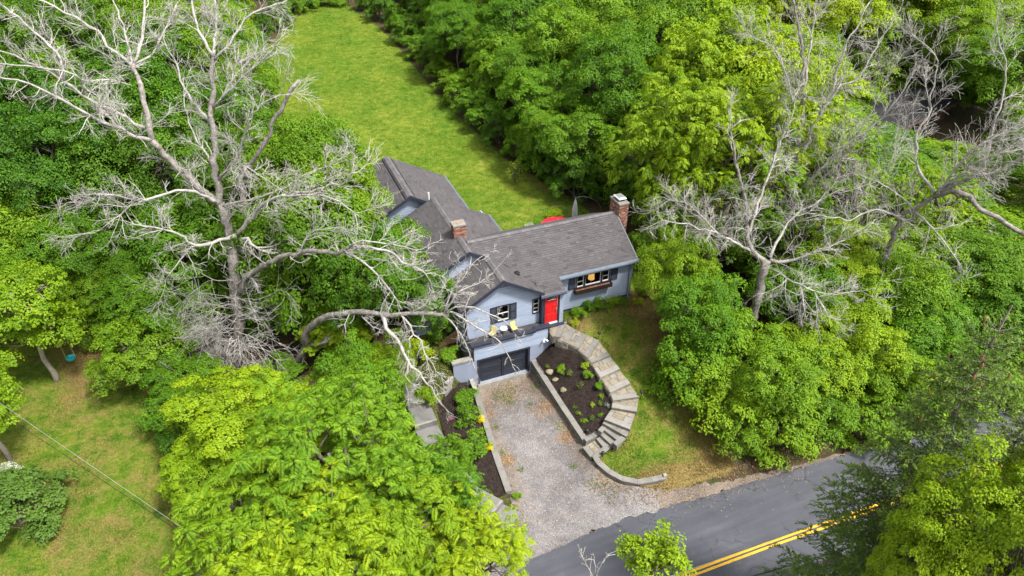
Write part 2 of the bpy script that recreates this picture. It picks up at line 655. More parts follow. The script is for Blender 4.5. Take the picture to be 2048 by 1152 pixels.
def asphalt_mat():
    m, nt, b = new_mat('worn_asphalt')
    g = nt.nodes.new('ShaderNodeNewGeometry')
    g.name = 'pos'
    mp = nt.nodes.new('ShaderNodeMapping')
    mp.inputs['Scale'].default_value = (.12, 1.3, 1)
    nt.links.new(g.outputs['Position'], mp.inputs[0])
    streak = noise(nt, 1.2, 5, .6, vec=mp.outputs[0])
    blot = noise(nt, .5, 5, .65, dist=.4)
    fine = noise(nt, 60, 2, .7)
    c = ramp(nt, streak, [(.3, (.046, .048, .058)), (.5, (.060, .063, .075)), (.7, (.078, .081, .095))])
    c2 = ramp(nt, blot, [(.35, (.85, .85, .87)), (.6, (1.0, 1.0, 1.0)), (.72, (1.35, 1.3, 1.25))])
    c = mix(nt, 1, c, c2, 'MULTIPLY')
    c = mix(nt, 1, c, ramp(nt, fine, [(.3, (.72, .72, .72)), (.7, (1.25, 1.25, 1.25))]), 'MULTIPLY')
    # pale scuffs
    sc1 = noise(nt, 3.0, 6, .8, vec=mp.outputs[0], dist=1.0)
    sp = ramp(nt, sc1, [(.70, (0, 0, 0)), (.74, (1, 1, 1))])
    sp2 = math_n(nt, 'MULTIPLY', sp, ramp(nt, noise(nt, 9, 3), [(.52, (0, 0, 0)), (.6, (1, 1, 1))]))
    c = mix(nt, math_n(nt, 'MULTIPLY', sp2, .55), c, (.30, .30, .31, 1))
    # fine cracks, sealed darker, and two polished wheel tracks per lane
    vo = nt.nodes.new('ShaderNodeTexVoronoi')
    vo.feature = 'DISTANCE_TO_EDGE'
    vo.inputs['Scale'].default_value = .42
    ds = nt.nodes.new('ShaderNodeVectorMath')
    ds.operation = 'ADD'
    nt.links.new(g.outputs['Position'], ds.inputs[0])
    nv = nt.nodes.new('ShaderNodeTexNoise')
    nv.inputs['Scale'].default_value = 1.6
    nv.inputs['Detail'].default_value = 5
    nt.links.new(g.outputs['Position'], nv.inputs['Vector'])
    sc3 = nt.nodes.new('ShaderNodeVectorMath')
    sc3.operation = 'SCALE'
    sc3.inputs['Scale'].default_value = 1.3
    nt.links.new(nv.outputs['Color'], sc3.inputs[0])
    nt.links.new(sc3.outputs[0], ds.inputs[1])
    nt.links.new(ds.outputs[0], vo.inputs['Vector'])
    ck = ramp(nt, vo.outputs['Distance'], [(0, (.45, .45, .45)), (.010, (.62, .62, .62)), (.018, (1, 1, 1))])
    ckm = ramp(nt, noise(nt, .25, 3, .5), [(.45, (0, 0, 0)), (.55, (1, 1, 1))])
    c = mix(nt, ckm, c, mix(nt, 1, c, ck, 'MULTIPLY'))
    nt.links.new(c, b.inputs['Base Color'])
    b.inputs['Roughness'].default_value = .72
    b.inputs['Specular IOR Level'].default_value = .35
    bump(nt, b, fine, .35, .012)
    return m


M = {}
M['ground'] = ground_mat()
M['gravel'] = gravel_mat()
M['asphalt'] = asphalt_mat()
M['yellow'] = simple('yellow_road_paint', (.56, .30, .012), (.66, .38, .02), 2.0, .6, .2, 30, fine=.35)
M['mulch'] = simple('dark_bark_mulch', (.010, .007, .006), (.040, .026, .020), 9, .95, 1.0, 30, fine=.6)
M['litter'] = simple('leaf_litter', (.05, .045, .015), (.20, .12, .055), 2.5, .95, .9, 22, fine=.5)

# ------------------------------------------------------------------ ground sheet
def axis(lo, a, b, hi, fine, grow=1.18):
    c = list(np.arange(a, b, fine))
    s = fine
    p = c[-1]
    while p < hi:
        s *= grow
        s = min(s, 8)
        p += s
        c.append(p)
    s = fine
    p = c[0]
    while p > lo:
        s *= grow
        s = min(s, 8)
        p -= s
        c.insert(0, p)
    return np.array(c)


gx = axis(-160, -27, 19, 220, .33)
gy = axis(-90, -19, 24, 260, .33)
GX, GY = np.meshgrid(gx, gy)
GZ = land(GX, GY)
far = np.clip((np.hypot(GX - 5, GY - 25) - 110) / 60, 0, 1)
GZ = GZ * (1 - far) + 5 * far
GZ = GZ + .03 * np.sin(GX * 1.7 + np.cos(GY * 1.3) * 2) * np.sin(GY * 1.9 + 1)


def shrunk(poly, d):
    P = np.array([p[:2] for p in poly])
    a = 0.5 * np.sum(P[:, 0] * np.roll(P[:, 1], -1) - np.roll(P[:, 0], -1) * P[:, 1])
    if a < 0:
        P = P[::-1]
    e = np.roll(P, -1, 0) - P
    nrm = np.stack([-e[:, 1], e[:, 0]], 1)
    nrm /= np.linalg.norm(nrm, axis=1)[:, None] + 1e-9
    v = nrm + np.roll(nrm, 1, 0)
    v /= np.maximum((v ** 2).sum(1) / 2, .4)[:, None]
    return [tuple(q) for q in P + v * d]


for poly, hf, dp in ((ROAD, land, .12), (DRIVE, land, .12), (BEDR, bedr, .25), (BEDL, bedl, .2)):
    k = inpoly(GX, GY, shrunk(poly, .12) if poly is not ROAD else ROAD)
    GZ[k] = np.minimum(GZ[k], hf(GX[k], GY[k]) - dp)
for z, q in STEPW:
    c = np.mean(q, 0)
    k = inpoly(GX, GY, [tuple(c + (np.array(p) - c) * 1.05) for p in q])
    GZ[k] = np.minimum(GZ[k], z - .25)
k = inpoly(GX, GY, [(-.3, 0.02), (4.3, .02), (5.4, .65), (5.4, 1.7), (10.4, 1.7), (10.4, 7), (-.3, 7)])
GZ[k] = np.minimum(GZ[k], -.2)

# what grows where: woodland floor under the trees, thin dry turf along the edges
LAWN_L = [(-6.5, 20), (-7, 34), (-6, 56), (1.2, 76), (7, 76), (9.5, 60), (9.6, 35), (10.6, 23), (13.2, 13), (12.6, 8), (12.5, 2), (13, 0), (12.2, -3.8), (11.8, -7.6), (10.2, -10.2), (3.4, -10.6), (3.4, 8.0), (-3, 8)]
YARD_L = [(-60, -11), (-11, -11), (-12.5, -3), (-13.5, 3), (-16, 8), (-20, 15), (-21.5, 18), (-26, 13), (-30, 6), (-60, 2)]
lit = 1.0 - np.maximum(inpoly(GX, GY, LAWN_L), inpoly(GX, GY, YARD_L)).astype(float)
kk = inpoly(GX, GY, [(-5, -10.6), (-5, 3), (12, 3), (12, -10.6)])
lit[kk & (GX < 3.4)] = .55
for _ in range(3):
    lit[1:-1, 1:-1] = (lit[1:-1, 1:-1] * 2 + lit[2:, 1:-1] + lit[:-2, 1:-1] + lit[1:-1, 2:] + lit[1:-1, :-2]) / 6


def thin_turf(x, y):
    d = np.zeros(np.shape(x))
    d = d + np.exp(-((x - 11.4) / 1.7) ** 2) * ((y < 2) & (y > -11)) * .42      # along the shrub border
    d = d + np.exp(-((y + 9.9) / .8) ** 2) * (x > 3) * .5
    d = d + ((x < -11) & (y < 16)) * .17
    d = d + ((x > 3) & (x < 14) & (y < 2)) * .13
    d = d - ((y > 8) & (x > -7)) * .14
    d = d + np.exp(-(((x + 21) / 1.2) ** 2 + ((y - 10) / 3) ** 2)) * .45
    d = d + np.exp(-((x - 11.5) / 1.4) ** 2) * ((y > 12) & (y < 40)) * .36
    d = d + np.exp(-(((x - 6.2) / 1.0) ** 2 + ((y - .3) / .5) ** 2)) * .5
    return d


dry = thin_turf(GX, GY)
nx, ny = len(gx), len(gy)
idx = np.arange(nx * ny).reshape(ny, nx)
F = np.stack([idx[:-1, :-1], idx[:-1, 1:], idx[1:, 1:], idx[1:, :-1]], -1).reshape(-1, 4)
me = fast_mesh('ground', np.stack([GX, GY, GZ], -1).reshape(-1, 3), F, None, [M['ground']], True)
for nm, a in (('dry', dry), ('litter', lit)):
    at = me.attributes.new(nm, 'FLOAT', 'POINT')
    at.data.foreach_set('value', a.ravel().astype(np.float32))
ground = tag(link('ground', me), kind='structure')

# ------------------------------------------------------------------ road, driveway, beds
road = tag(sheet('road', rough_poly(ROAD, .3, .035, 3), lambda x, y: np.full(np.shape(x), -.75), M['asphalt'], .02, 3.0), kind='structure')
dr = sheet('gravel_driveway', rough_poly(DRIVE, .22, .07, 4, keep=(0, 1, 2)), land, M['gravel'], .012, .3)
tag(dr, kind='structure')
dv = np.array([v.co[:] for v in dr.data.vertices])
mid = .5 * (np.interp(-dv[:, 1], [0, 4, 7.4, 10], [-.28, -.7, -1.05, -2.5]) + np.interp(-dv[:, 1], [0, 6, 7.2, 9.5], [3.2, 3.55, 3.4, 5]))
half = .5 * (np.interp(-dv[:, 1], [0, 6, 7.2, 9.5], [3.2, 3.55, 3.4, 5]) - np.interp(-dv[:, 1], [0, 4, 7.4, 10], [-.28, -.7, -1.05, -2.5]))
edge = np.clip(np.abs(dv[:, 0] - mid) / half, 0, 1)
dd = np.clip((edge - .45) * .85, 0, .4) + np.clip((3.2 + dv[:, 1]) * .09, 0, .3) - .12
dd[(dv[:, 1] < -9.3) & (dv[:, 0] < 5.5)] = -.12
dd[dv[:, 0] > 6.3] = .45
at = dr.data.attributes.new('dry', 'FLOAT', 'POINT')
at.data.foreach_set('value', dd.astype(np.float32))
br = tag(sheet('mulch_bed', BEDR, bedr, M['mulch'], .0, .18), kind='structure')
bl = tag(sheet('mulch_bed', BEDL, bedl, M['mulch'], .0, .18), kind='structure')
for bo, fn in ((br, bedr), (bl, bedl)):
    for v in bo.data.vertices:
        v.co.z += float(rng.normal(0, .015))
# double yellow centre line, two painted strips on the asphalt
CLX = [(-14, -27.5), (-8.5, -21.5), (-5, -17.8), (-2.2, -15.3), (.8, -14.2), (3, -14.12), (5.2, -14.2), (9, -14.3), (13.4, -14.5), (24, -14.95), (60, -16.8)]
cl_t = np.linspace(0, len(CLX) - 1, 240)
cl_x = np.interp(cl_t, range(len(CLX)), [p[0] for p in CLX])
cl_y = np.interp(cl_t, range(len(CLX)), [p[1] for p in CLX])
for _ in range(30):
    cl_x[1:-1] = (cl_x[:-2] + 2 * cl_x[1:-1] + cl_x[2:]) / 4
    cl_y[1:-1] = (cl_y[:-2] + 2 * cl_y[1:-1] + cl_y[2:]) / 4
tx, ty = np.gradient(cl_x), np.gradient(cl_y)
tl = np.hypot(tx, ty)
nx_, ny_ = -ty / tl, tx / tl
for s in (-1, 1):
    mb = MB()
    for i in range(len(cl_x)):
        w0, w1 = s * .10 - .058 + rng.normal(0, .003), s * .10 + .058 + rng.normal(0, .003)
        mb.v += [(cl_x[i] + nx_[i] * w0, cl_y[i] + ny_[i] * w0, -.724), (cl_x[i] + nx_[i] * w1, cl_y[i] + ny_[i] * w1, -.724)]
        if i:
            k = 2 * i
            mb.f.append((k - 2, k, k + 1, k - 1))
            mb.m.append(0)
    tag(mb.build('road_marking', M['yellow'], road), 'far yellow centre stripe' if s > 0 else 'near yellow centre stripe')

# ------------------------------------------------------------------ house materials
def siding_mat(name, c):
    m, nt, b = new_mat(name)
    g = nt.nodes.new('ShaderNodeNewGeometry')
    g.name = 'pos'
    mp = nt.nodes.new('ShaderNodeMapping')
    mp.inputs['Scale'].default_value = (1.0, 1.0, 9)
    nt.links.new(g.outputs['Position'], mp.inputs[0])
    n1 = noise(nt, 1.5, 4, .6, vec=mp.outputs[0])
    n2 = noise(nt, .9, 4, .6)
    col = mix(nt, 1, ramp(nt, n1, [(.3, tuple(v * .88 for v in c)), (.7, tuple(v * 1.1 for v in c))]),
              ramp(nt, n2, [(.3, (.9, .9, .9)), (.7, (1.06, 1.06, 1.05))]), 'MULTIPLY')
    iv = ramp(nt, island(nt), [(0, (.93, .93, .93)), (1, (1.06, 1.06, 1.06))])
    col = mix(nt, 1, col, iv, 'MULTIPLY')
    nt.links.new(col, b.inputs['Base Color'])
    b.inputs['Roughness'].default_value = .62
    b.inputs['Specular IOR Level'].default_value = .3
    return m


def shingle_mat():
    m, nt, b = new_mat('charcoal_roof_shingle')
    iv = island(nt)
    c = ramp(nt, iv, [(0, (.050, .046, .049)), (.10, (.066, .061, .064)), (.55, (.074, .068, .071)), (.9, (.081, .075, .077)), (1, (.092, .086, .088))])
    n1 = noise(nt, .55, 5, .65)
    c = mix(nt, 1, c, ramp(nt, n1, [(.3, (.90, .89, .90)), (.7, (1.10, 1.10, 1.09))]), 'MULTIPLY')
    n2 = noise(nt, 55, 2, .6)
    c = mix(nt, 1, c, ramp(nt, n2, [(.3, (.8, .8, .8)), (.7, (1.2, 1.2, 1.2))]), 'MULTIPLY')
    nt.links.new(c, b.inputs['Base Color'])
    b.inputs['Roughness'].default_value = .85
    b.inputs['Specular IOR Level'].default_value = .25
    bump(nt, b, n2, .4, .01)
    return m


def brick_mat():
    m, nt, b = new_mat('weathered_red_brick')
    c = ramp(nt, island(nt), [(0, (.10, .045, .035)), (.35, (.20, .082, .055)), (.65, (.27, .115, .075)), (.85, (.33, .19, .14)), (1, (.42, .33, .27))])
    n1 = noise(nt, 2.2, 4, .7)
    c = mix(nt, 1, c, ramp(nt, n1, [(.3, (.75, .72, .72)), (.7, (1.2, 1.2, 1.2))]), 'MULTIPLY')
    nt.links.new(c, b.inputs['Base Color'])
    b.inputs['Roughness'].default_value = .9
    bump(nt, b, noise(nt, 30, 3), .5, .01)
    return m


def glass_mat():
    m, nt, b = new_mat('window_glass')
    nt.nodes.remove(b)
    gl = nt.nodes.new('ShaderNodeBsdfGlossy')
    gl.inputs['Roughness'].default_value = .02
    gl.inputs['Color'].default_value = (.9, .95, 1, 1)
    tr = nt.nodes.new('ShaderNodeBsdfTransparent')
    tr.inputs['Color'].default_value = (.8, .85, .85, 1)
    fr = nt.nodes.new('ShaderNodeFresnel')
    fr.inputs['IOR'].default_value = 1.5
    ms = nt.nodes.new('ShaderNodeMixShader')
    nt.links.new(fr.outputs[0], ms.inputs[0])
    nt.links.new(tr.outputs[0], ms.inputs[1])
    nt.links.new(gl.outputs[0], ms.inputs[2])
    nt.links.new(ms.outputs[0], nt.nodes['Material Output'].inputs['Surface'])
    return m


M['siding'] = siding_mat('blue_grey_clapboard', (.245, .288, .375))
M['stucco'] = simple('blue_grey_painted_concrete', (.19, .22, .295), (.235, .268, .345), 1.4, .8, .35, 30, fine=.12)
M['navy'] = simple('dark_navy_trim', (.020, .024, .037), (.030, .034, .050), 2, .5, .1, 40, fine=.15)
M['bluetrim'] = simple('blue_grey_trim', (.125, .150, .21), (.155, .182, .245), 2, .55, .1, 40, fine=.12)
M['shingle'] = shingle_mat()
M['roofbase'] = simple('roof_underlay', (.035, .033, .035), (.05, .047, .05), 3, .9, .2, fine=.2)
M['ridge'] = simple('ridge_shingle', (.09, .084, .088), (.125, .117, .12), 2.5, .85, .3, 50, isl=.15, fine=.2)
M['brick'] = brick_mat()
M['mortar'] = simple('lime_mortar', (.20, .175, .15), (.32, .28, .245), 4, .95, .4, fine=.25)
M['cap'] = simple('chimney_concrete', (.16, .15, .132), (.25, .235, .21), 5, .9, .5, fine=.3)
M['white'] = simple('white_paint', (.60, .60, .59), (.68, .68, .67), 3, .5, .0, fine=.06)
M['red'] = simple('red_gloss_paint', (.50, .005, .007), (.58, .008, .009), 2, .32, .0, spec=.5, fine=.05)
M['glass'] = glass_mat()
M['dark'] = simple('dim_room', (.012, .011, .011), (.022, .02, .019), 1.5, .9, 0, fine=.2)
M['garage'] = simple('dark_navy_garage_door', (.016, .020, .030), (.022, .027, .039), 2, .42, .05, 30, spec=.45, fine=.1)
M['conc'] = simple('pale_concrete', (.19, .178, .155), (.29, .275, .245), 2.5, .9, .4, 26, fine=.22)
M['planter'] = simple('dark_stained_wood', (.016, .009, .007), (.034, .020, .015), 6, .7, .4, 30, fine=.3)
M['soil'] = simple('dry_potting_soil', (.12, .055, .04), (.22, .11, .08), 8, .95, .8, 30, fine=.4)
M['metal'] = simple('galvanised_metal', (.42, .44, .46), (.55, .57, .59), 4, .35, .1, metal=.7, fine=.1)
M['black'] = simple('black_plastic', (.010, .010, .011), (.016, .016, .018), 3, .5, .0, fine=.1)
M['deckmat'] = simple('dark_deck_boards', (.035, .034, .036), (.06, .058, .06), 3, .8, .2, isl=.2, fine=.25)
M['gutter'] = simple('blue_grey_aluminium_edge', (.082, .102, .135), (.112, .135, .172), 3, .4, .05, fine=.1, spec=.5)

house = empty('house', (0, 0, 0), 'blue grey clapboard house with charcoal shingle roofs, garage below and red front door', 'house')
FL = 2.75
SL = .557       # main pitch
# ------------------------------------------------------------------ walls
def wall_cells(u0, u1, z0, z1, ops):
    """rectangle minus openings, as column rectangles"""
    us = sorted({u0, u1, *[a for o in ops for a in o[:2] if u0 < a < u1]})
    out = []
    for a, b in zip(us[:-1], us[1:]):
        c = (a + b) / 2
        cuts = sorted([(o[2], o[3]) for o in ops if o[0] < c < o[1]])
        z = z0
        for p, q in cuts:
            if p > z:
                out.append((a, b, z, min(p, z1)))
            z = max(z, q)
        if z < z1:
            out.append((a, b, z, z1))
    return out


def clap(mb, fr, z0, z1, ext, ops=(), h=.128, m=0):
    """lapped boards. fr(u, z, out) -> point; ext(z)->(u0,u1)"""
    n = int(round((z1 - z0) / h))
    h = (z1 - z0) / n
    for i in range(n):
        a, b = z0 + i * h, z0 + (i + 1) * h
        lo0, hi0 = ext(a)
        lo1, hi1 = ext(b)
        if hi0 - lo0 < .05:
            continue
        zc = (a + b) / 2
        segs = [(0.0, 1.0)]
        L = hi0 - lo0
        cuts = [((o[0] - lo0) / L, (o[1] - lo0) / L) for o in ops if o[2] < zc < o[3]]
        for c0, c1 in cuts:
            ns = []
            for s0, s1 in segs:
                if c1 <= s0 or c0 >= s1:
                    ns.append((s0, s1))
                else:
                    if c0 > s0:
                        ns.append((s0, c0))
                    if c1 < s1:
                        ns.append((c1, s1))
            segs = ns
        for s0, s1 in segs:
            # butt joints every few metres
            k = max(1, int((s1 - s0) * L / 3.4))
            cut = [s0 + (s1 - s0) * (j + (.25 * math.sin(i * 7.3 + j) if 0 < j < k else 0)) / k for j in range(k + 1)]
            for t0, t1 in zip(cut[:-1], cut[1:]):
                lap = lambda s, lo, hi: lo + s * (hi - lo)
                p0, p1 = lap(t0, lo0, hi0) + .0015, lap(t1, lo0, hi0) - .0015
                q0, q1 = lap(t0, lo1, hi1) + .0015, lap(t1, lo1, hi1) - .0015
                if q1 - q0 < .01:
                    q0 = q1 = (q0 + q1) / 2
                mb.hexa([fr(p0, a, -.01), fr(p1, a, -.01), fr(p1, a, .034), fr(p0, a, .034),
                         fr(q0, b, -.01), fr(q1, b, -.01), fr(q1, b, .004), fr(q0, b, .004)], m)


def front(y):
    return lambda u, z, o: (u, y - o, z)


def leftw(x):
    return lambda u, z, o: (x - o, u, z)


def rightw(x):
    return lambda u, z, o: (x + o, u, z)


# roof description: ridge x/z etc.
G = dict(cx=1.73, zr=6.50, hw=2.43, sl=.593, y0=.5)
gz = lambda x: G['zr'] - G['sl'] * abs(x - G['cx'])
B = dict(cx=.75, zr=7.0, hw=3.68, sl=.54)
bz = lambda x: B['zr'] - B['sl'] * abs(x - B['cx'])
Cr = dict(cx=-.55, zr=7.1, hw=4.05, sl=.54)
cz = lambda x: Cr['zr'] - Cr['sl'] * abs(x - Cr['cx'])
az = lambda y: 6.92 - SL * abs(y - 4.4)

# garage storey (lower box)
GOP = [(.02, 3.02, .14, 1.84)]
mb = MB()
for a, b, c, d in wall_cells(-.32, 4.5, -.4, 1.95, GOP):
    mb.box(a, b, 0.0, .3, c, d)
mb.box(-.32, -.05, .3, 3.5, -.4, 2.62)
mb.box(4.2, 4.5, .3, 1.6, -.4, 1.95)
mb.build('garage_wall', M['stucco'], house)
mb = MB()
mb.box(-.05, 4.2, 2.4, 2.5, -.2, 2.6)
mb.box(-.05, 4.2, .3, 2.4, 1.95, 2.05)
mb.box(-.05, 4.2, .3, 2.4, -.25, -.15)
mb.build('garage_interior', M['dark'], house)
mb = MB()
mb.box(-.12, 3.16, -.16, .22, -.25, .13)
mb.build('garage_threshold', M['conc'], house)
# garage door: two leaves of framed panels
gd = MB()
gd.box(.03, 3.01, .16, .20, .14, 1.83)
gdo = gd.build('garage_door', M['garage'], house)
for x in (.03, 1.44, 1.54, 2.93):
    mb = MB()
    mb.box(x, x + .08, .115, .165, .15, 1.83)
    mb.build('stile', M['garage'], gdo)
for lx in (.11, 1.62):
    for r in range(3):
        z0 = .22 + r * .545
        mb = MB()
        mb.box(lx, lx + 1.31, .125, .164, z0 - .07, z0)
        mb.build('rail', M['garage'], gdo)
        mb = MB()
        mb.box(lx + .02, lx + 1.29, .150, .166, z0 + .02, z0 + .455)
        mb.hexa([(lx + .1, .15, z0 + .08), (lx + 1.2, .15, z0 + .08), (lx + 1.2, .15, z0 + .40), (lx + .1, .15, z0 + .40),
                 (lx + .13, .135, z0 + .11), (lx + 1.17, .135, z0 + .11), (lx + 1.17, .135, z0 + .37), (lx + .13, .135, z0 + .37)])
        mb.build('panel', M['garage'], gdo)
mb = MB()
for x0, x1 in ((-.08, .03), (3.01, 3.13)):
    mb.box(x0, x1, -.03, .12, .13, 1.9)
mb.box(-.08, 3.13, -.035, .10, 1.84, 1.93)
mb.build('garage_door_frame', M['navy'], house)

# apron wall with boards above the garage, carrying the narrow front deck
mb = MB()
mb.box(-.30, 4.28, .03, .14, 1.95, 3.0)
clap(mb, front(.03), 1.97, 2.96, lambda z: (-.25, 4.26))
mb.build('porch_front_wall', M['siding'], house)
mb = MB()
mb.box(-.33, -.245, -.03, .16, 1.95, 3.0)
mb.box(4.25, 4.33, -.02, .16, 1.93, 2.96)
mb.box(-.42, 3.42, -.14, .13, 2.955, 3.075)
mb.box(3.42, 4.40, -.06, .30, 2.985, 3.085)
mb.box(-.42, -.28, .13, .86, 2.96, 3.07)
mb.build('porch_cap_board', M['navy'], house)
mb = MB()
mb.box(-.31, -.27, .14, .86, 1.95, 2.98)
clap(mb, leftw(-.31), 1.97, 2.96, lambda z: (.16, .9))
mb.build('porch_side_wall', M['siding'], house)
deck = MB()
deck.box(-.27, 4.4, .14, .9, 2.55, 2.66)
deck.build('deck_base', M['roofbase'], house)
for i in range(6):
    mb = MB()
    mb.box(-.26, 4.3, .15 + i * .116, .15 + i * .116 + .106, 2.66, 2.86 + .002 * (i % 2))
    mb.build('deck_board', M['deckmat'], house)
mb = MB()
mb.box(4.03, 5.46, .34, .62, 2.30, 2.66)
mb.build('door_step', M['navy'], house)

# front gable wall
GY0 = .85
WG = (1.50, 2.16, 3.62, 4.60)
WS = (3.66, 4.00, 3.60, 4.50)
gext = lambda z: (max(-.32, G['cx'] - (G['zr'] - .12 - z) / G['sl']), min(4.12, G['cx'] + (G['zr'] - .12 - z) / G['sl']))
mb = MB()
for a, b, c, d in wall_cells(-.32, 4.12, 2.5, 4.95, [WG, WS]):
    mb.box(a, b, GY0, GY0 + .12, c, d)
mb.hexa([(-.32, GY0, 4.95), (4.12, GY0, 4.95), (4.12, GY0 + .12, 4.95), (-.32, GY0 + .12, 4.95),
         (1.70, GY0, 6.36), (1.76, GY0, 6.36), (1.76, GY0 + .12, 6.36), (1.70, GY0 + .12, 6.36)])
clap(mb, front(GY0), 2.70, 6.30, gext, [(WG[0] - .06, WG[1] + .06, WG[2] - .06, WG[3] + .06), (WS[0] - .06, WS[1] + .06, WS[2] - .06, WS[3] + .06)])
mb.build('front_gable_wall', M['siding'], house)
mb = MB()
mb.box(-.40, -.315, GY0 - .05, GY0 + .1, 2.7, 4.98)
mb.build('corner_board', M['navy'], house)
mb = MB()
mb.box(4.04, 4.13, .50, GY0 + .02, 2.7, 4.95)
mb.build('corner_board', M['navy'], house)
mb = MB()     # side and rear of the front bay, side of the middle wing
mb.box(-.34, -.22, GY0 + .1, 3.4, 1.0, 5.0)
clap(mb, leftw(-.34), 1.9, 4.96, lambda z: (GY0 + .1, 3.4))
mb.build('bay_side_wall', M['siding'], house)
mb = MB()
mb.box(-2.6, 3.6, 3.4, 3.5, 1.2, 5.0)
mb.hexa([(-2.6, 3.4, 5.0), (4.2, 3.4, 5.0), (4.2, 3.5, 5.0), (-2.6, 3.5, 5.0), (.70, 3.4, 6.86), (.8, 3.4, 6.86), (.8, 3.5, 6.86), (.70, 3.5, 6.86)])
clap(mb, front(3.4), 1.9, 6.8, lambda z: (max(-2.6, B['cx'] - (B['zr'] - .1 - z) / B['sl']), min(4.2, B['cx'] + (B['zr'] - .1 - z) / B['sl'])))
mb.build('middle_gable_wall', M['siding'], house)
mb = MB()
mb.box(-2.62, -2.5, 3.5, 11, 1.2, 5.05)
clap(mb, leftw(-2.62), 2.2, 5.05, lambda z: (3.4, 11))
mb.build('middle_side_wall', M['siding'], house)
mb = MB()
mb.box(4.1, 4.2, 7, 10.9, 2.0, 5.05)
clap(mb, rightw(4.2), 2.5, 5.05, lambda z: (7, 10.9))
mb.build('middle_side_wall', M['siding'], house)
mb = MB()     # rear wing
mb.box(-4.3, 3.2, 10.98, 11.08, 1.4, 5.0)
mb.hexa([(-4.3, 10.98, 5.0), (3.2, 10.98, 5.0), (3.2, 11.08, 5.0), (-4.3, 11.08, 5.0), (-.6, 10.98, 6.96), (-.5, 10.98, 6.96), (-.5, 11.08, 6.96), (-.6, 11.08, 6.96)])
clap(mb, front(10.98), 2.4, 6.9, lambda z: (max(-4.3, Cr['cx'] - (Cr['zr'] - .1 - z) / Cr['sl']), min(3.2, Cr['cx'] + (Cr['zr'] - .1 - z) / Cr['sl'])), h=.13)
mb.build('rear_gable_wall', M['siding'], house)
mb = MB()
mb.box(3.1, 3.2, 11.08, 16.9, 2.0, 4.95)
clap(mb, rightw(3.2), 2.5, 4.95, lambda z: (11.08, 16.9), h=.13)
mb.box(-4.3, -4.2, 11.08, 16.9, 2.0, 4.95)
mb.box(-4.3, 3.2, 16.8, 16.9, 2.0, 4.9)
mb.hexa([(-4.3, 16.8, 4.9), (3.2, 16.8, 4.9), (3.2, 16.9, 4.9), (-4.3, 16.9, 4.9), (-.6, 16.8, 6.9), (-.5, 16.8, 6.9), (-.5, 16.9, 6.9), (-.6, 16.9, 6.9)])
mb.build('rear_side_wall', M['siding'], house)

# right wing
AY = 1.6
WA = (6.72, 8.92, 4.02, 4.84)
mb = MB()
for a, b, c, d in wall_cells(5.3, 10.45, 1.9, 5.12, [WA]):
    mb.box(a, b, AY, AY + .12, c, d)
clap(mb, front(AY), 2.66, 5.10, lambda z: (5.35, 10.38), [(WA[0] - .06, WA[1] + .06, WA[2] - .1, WA[3] + .06)])
mb.build('right_wing_wall', M['siding'], house)
mb = MB()
mb.box(10.33, 10.45, AY + .12, 7.2, 1.9, 5.1)
mb.hexa([(10.33, 1.7, 5.1), (10.45, 1.7, 5.1), (10.45, 7.1, 5.1), (10.33, 7.1, 5.1), (10.33, 4.35, 6.75), (10.45, 4.35, 6.75), (10.45, 4.45, 6.75), (10.33, 4.45, 6.75)])
clap(mb, rightw(10.45), 2.66, 6.7, lambda z: (max(1.62, 4.4 - (6.85 - z) / SL), min(7.2, 4.4 + (6.85 - z) / SL)))
mb.box(4.2, 10.33, 7.1, 7.2, 1.9, 5.1)
mb.build('right_gable_wall', M['siding'], house)
mb = MB()
mb.box(10.38, 10.49, AY - .035, AY + .08, 2.62, 5.1)
mb.build('corner_board', M['bluetrim'], house)
mb = MB()
mb.box(5.44, 10.48, AY - .03, AY + .02, 2.52, 2.665)
mb.build('skirt_board', M['navy'], house)
mb = MB()
mb.box(5.42, 10.46, AY - .012, AY + .1, 1.9, 2.52)
mb.build('foundation', M['conc'], house)

# entry bay
DX0, DX1, DY = 4.28, 5.10, .60
mb = MB()
for a, b, c, d in wall_cells(4.13, 5.45, 2.2, 4.82, [(4.22, 5.16, 2.66, 4.76)]):
    mb.box(a, b, DY, DY + .1, c, d)
mb.box(5.35, 5.45, DY + .1, AY, 2.2, 4.95)
clap(mb, front(DY), 2.66, 4.80, lambda z: (5.18, 5.44))
mb.build('entry_wall', M['siding'], house)
mb = MB()
mb.box(4.20, 4.28, DY - .05, DY + .06, 2.66, 4.80)
mb.box(5.11, 5.19, DY - .05, DY + .06, 2.66, 4.80)
mb.box(4.20, 5.19, DY - .055, DY + .06, 4.72, 4.805)
mb.build('door_frame', M['navy'], house)
mb = MB()
mb.box(DX0, DX1 + .01, DY + .02, DY + .065, 2.80, 4.72)
dox = []
# raised panels of the door
for (a, b, c, d) in ((.08, .37, .10, .62), (.45, .74, .10, .62), (.08, .37, .72, 1.22), (.45, .74, .72, 1.22)):
    x0, x1, z0, z1 = DX0 + a, DX0 + b, 2.80 + c, 2.80 + d
    mb.hexa([(x0, DY + .02, z0), (x1, DY + .02, z0), (x1, DY + .02, z1), (x0, DY + .02, z1),
             (x0 + .03, DY + .008, z0 + .03), (x1 - .03, DY + .008, z0 + .03), (x1 - .03, DY + .008, z1 - .03), (x0 + .03, DY + .008, z1 - .03)])
door = mb.build('front_door', M['red'], house)
door['label'] = 'glossy red front door'
mb = MB()
mb.box(DX0, DX1 + .01, DY - .02, DY + .06, 2.68, 2.795)
mb.build('kick_plate', M['white'], door)
mb = MB()
cxd, czd = (DX0 + DX1) / 2, 4.38
pts = [(cxd + .29 * math.cos(a), DY + .004, czd + .26 * math.sin(a)) for a in np.linspace(0, math.pi, 13)]
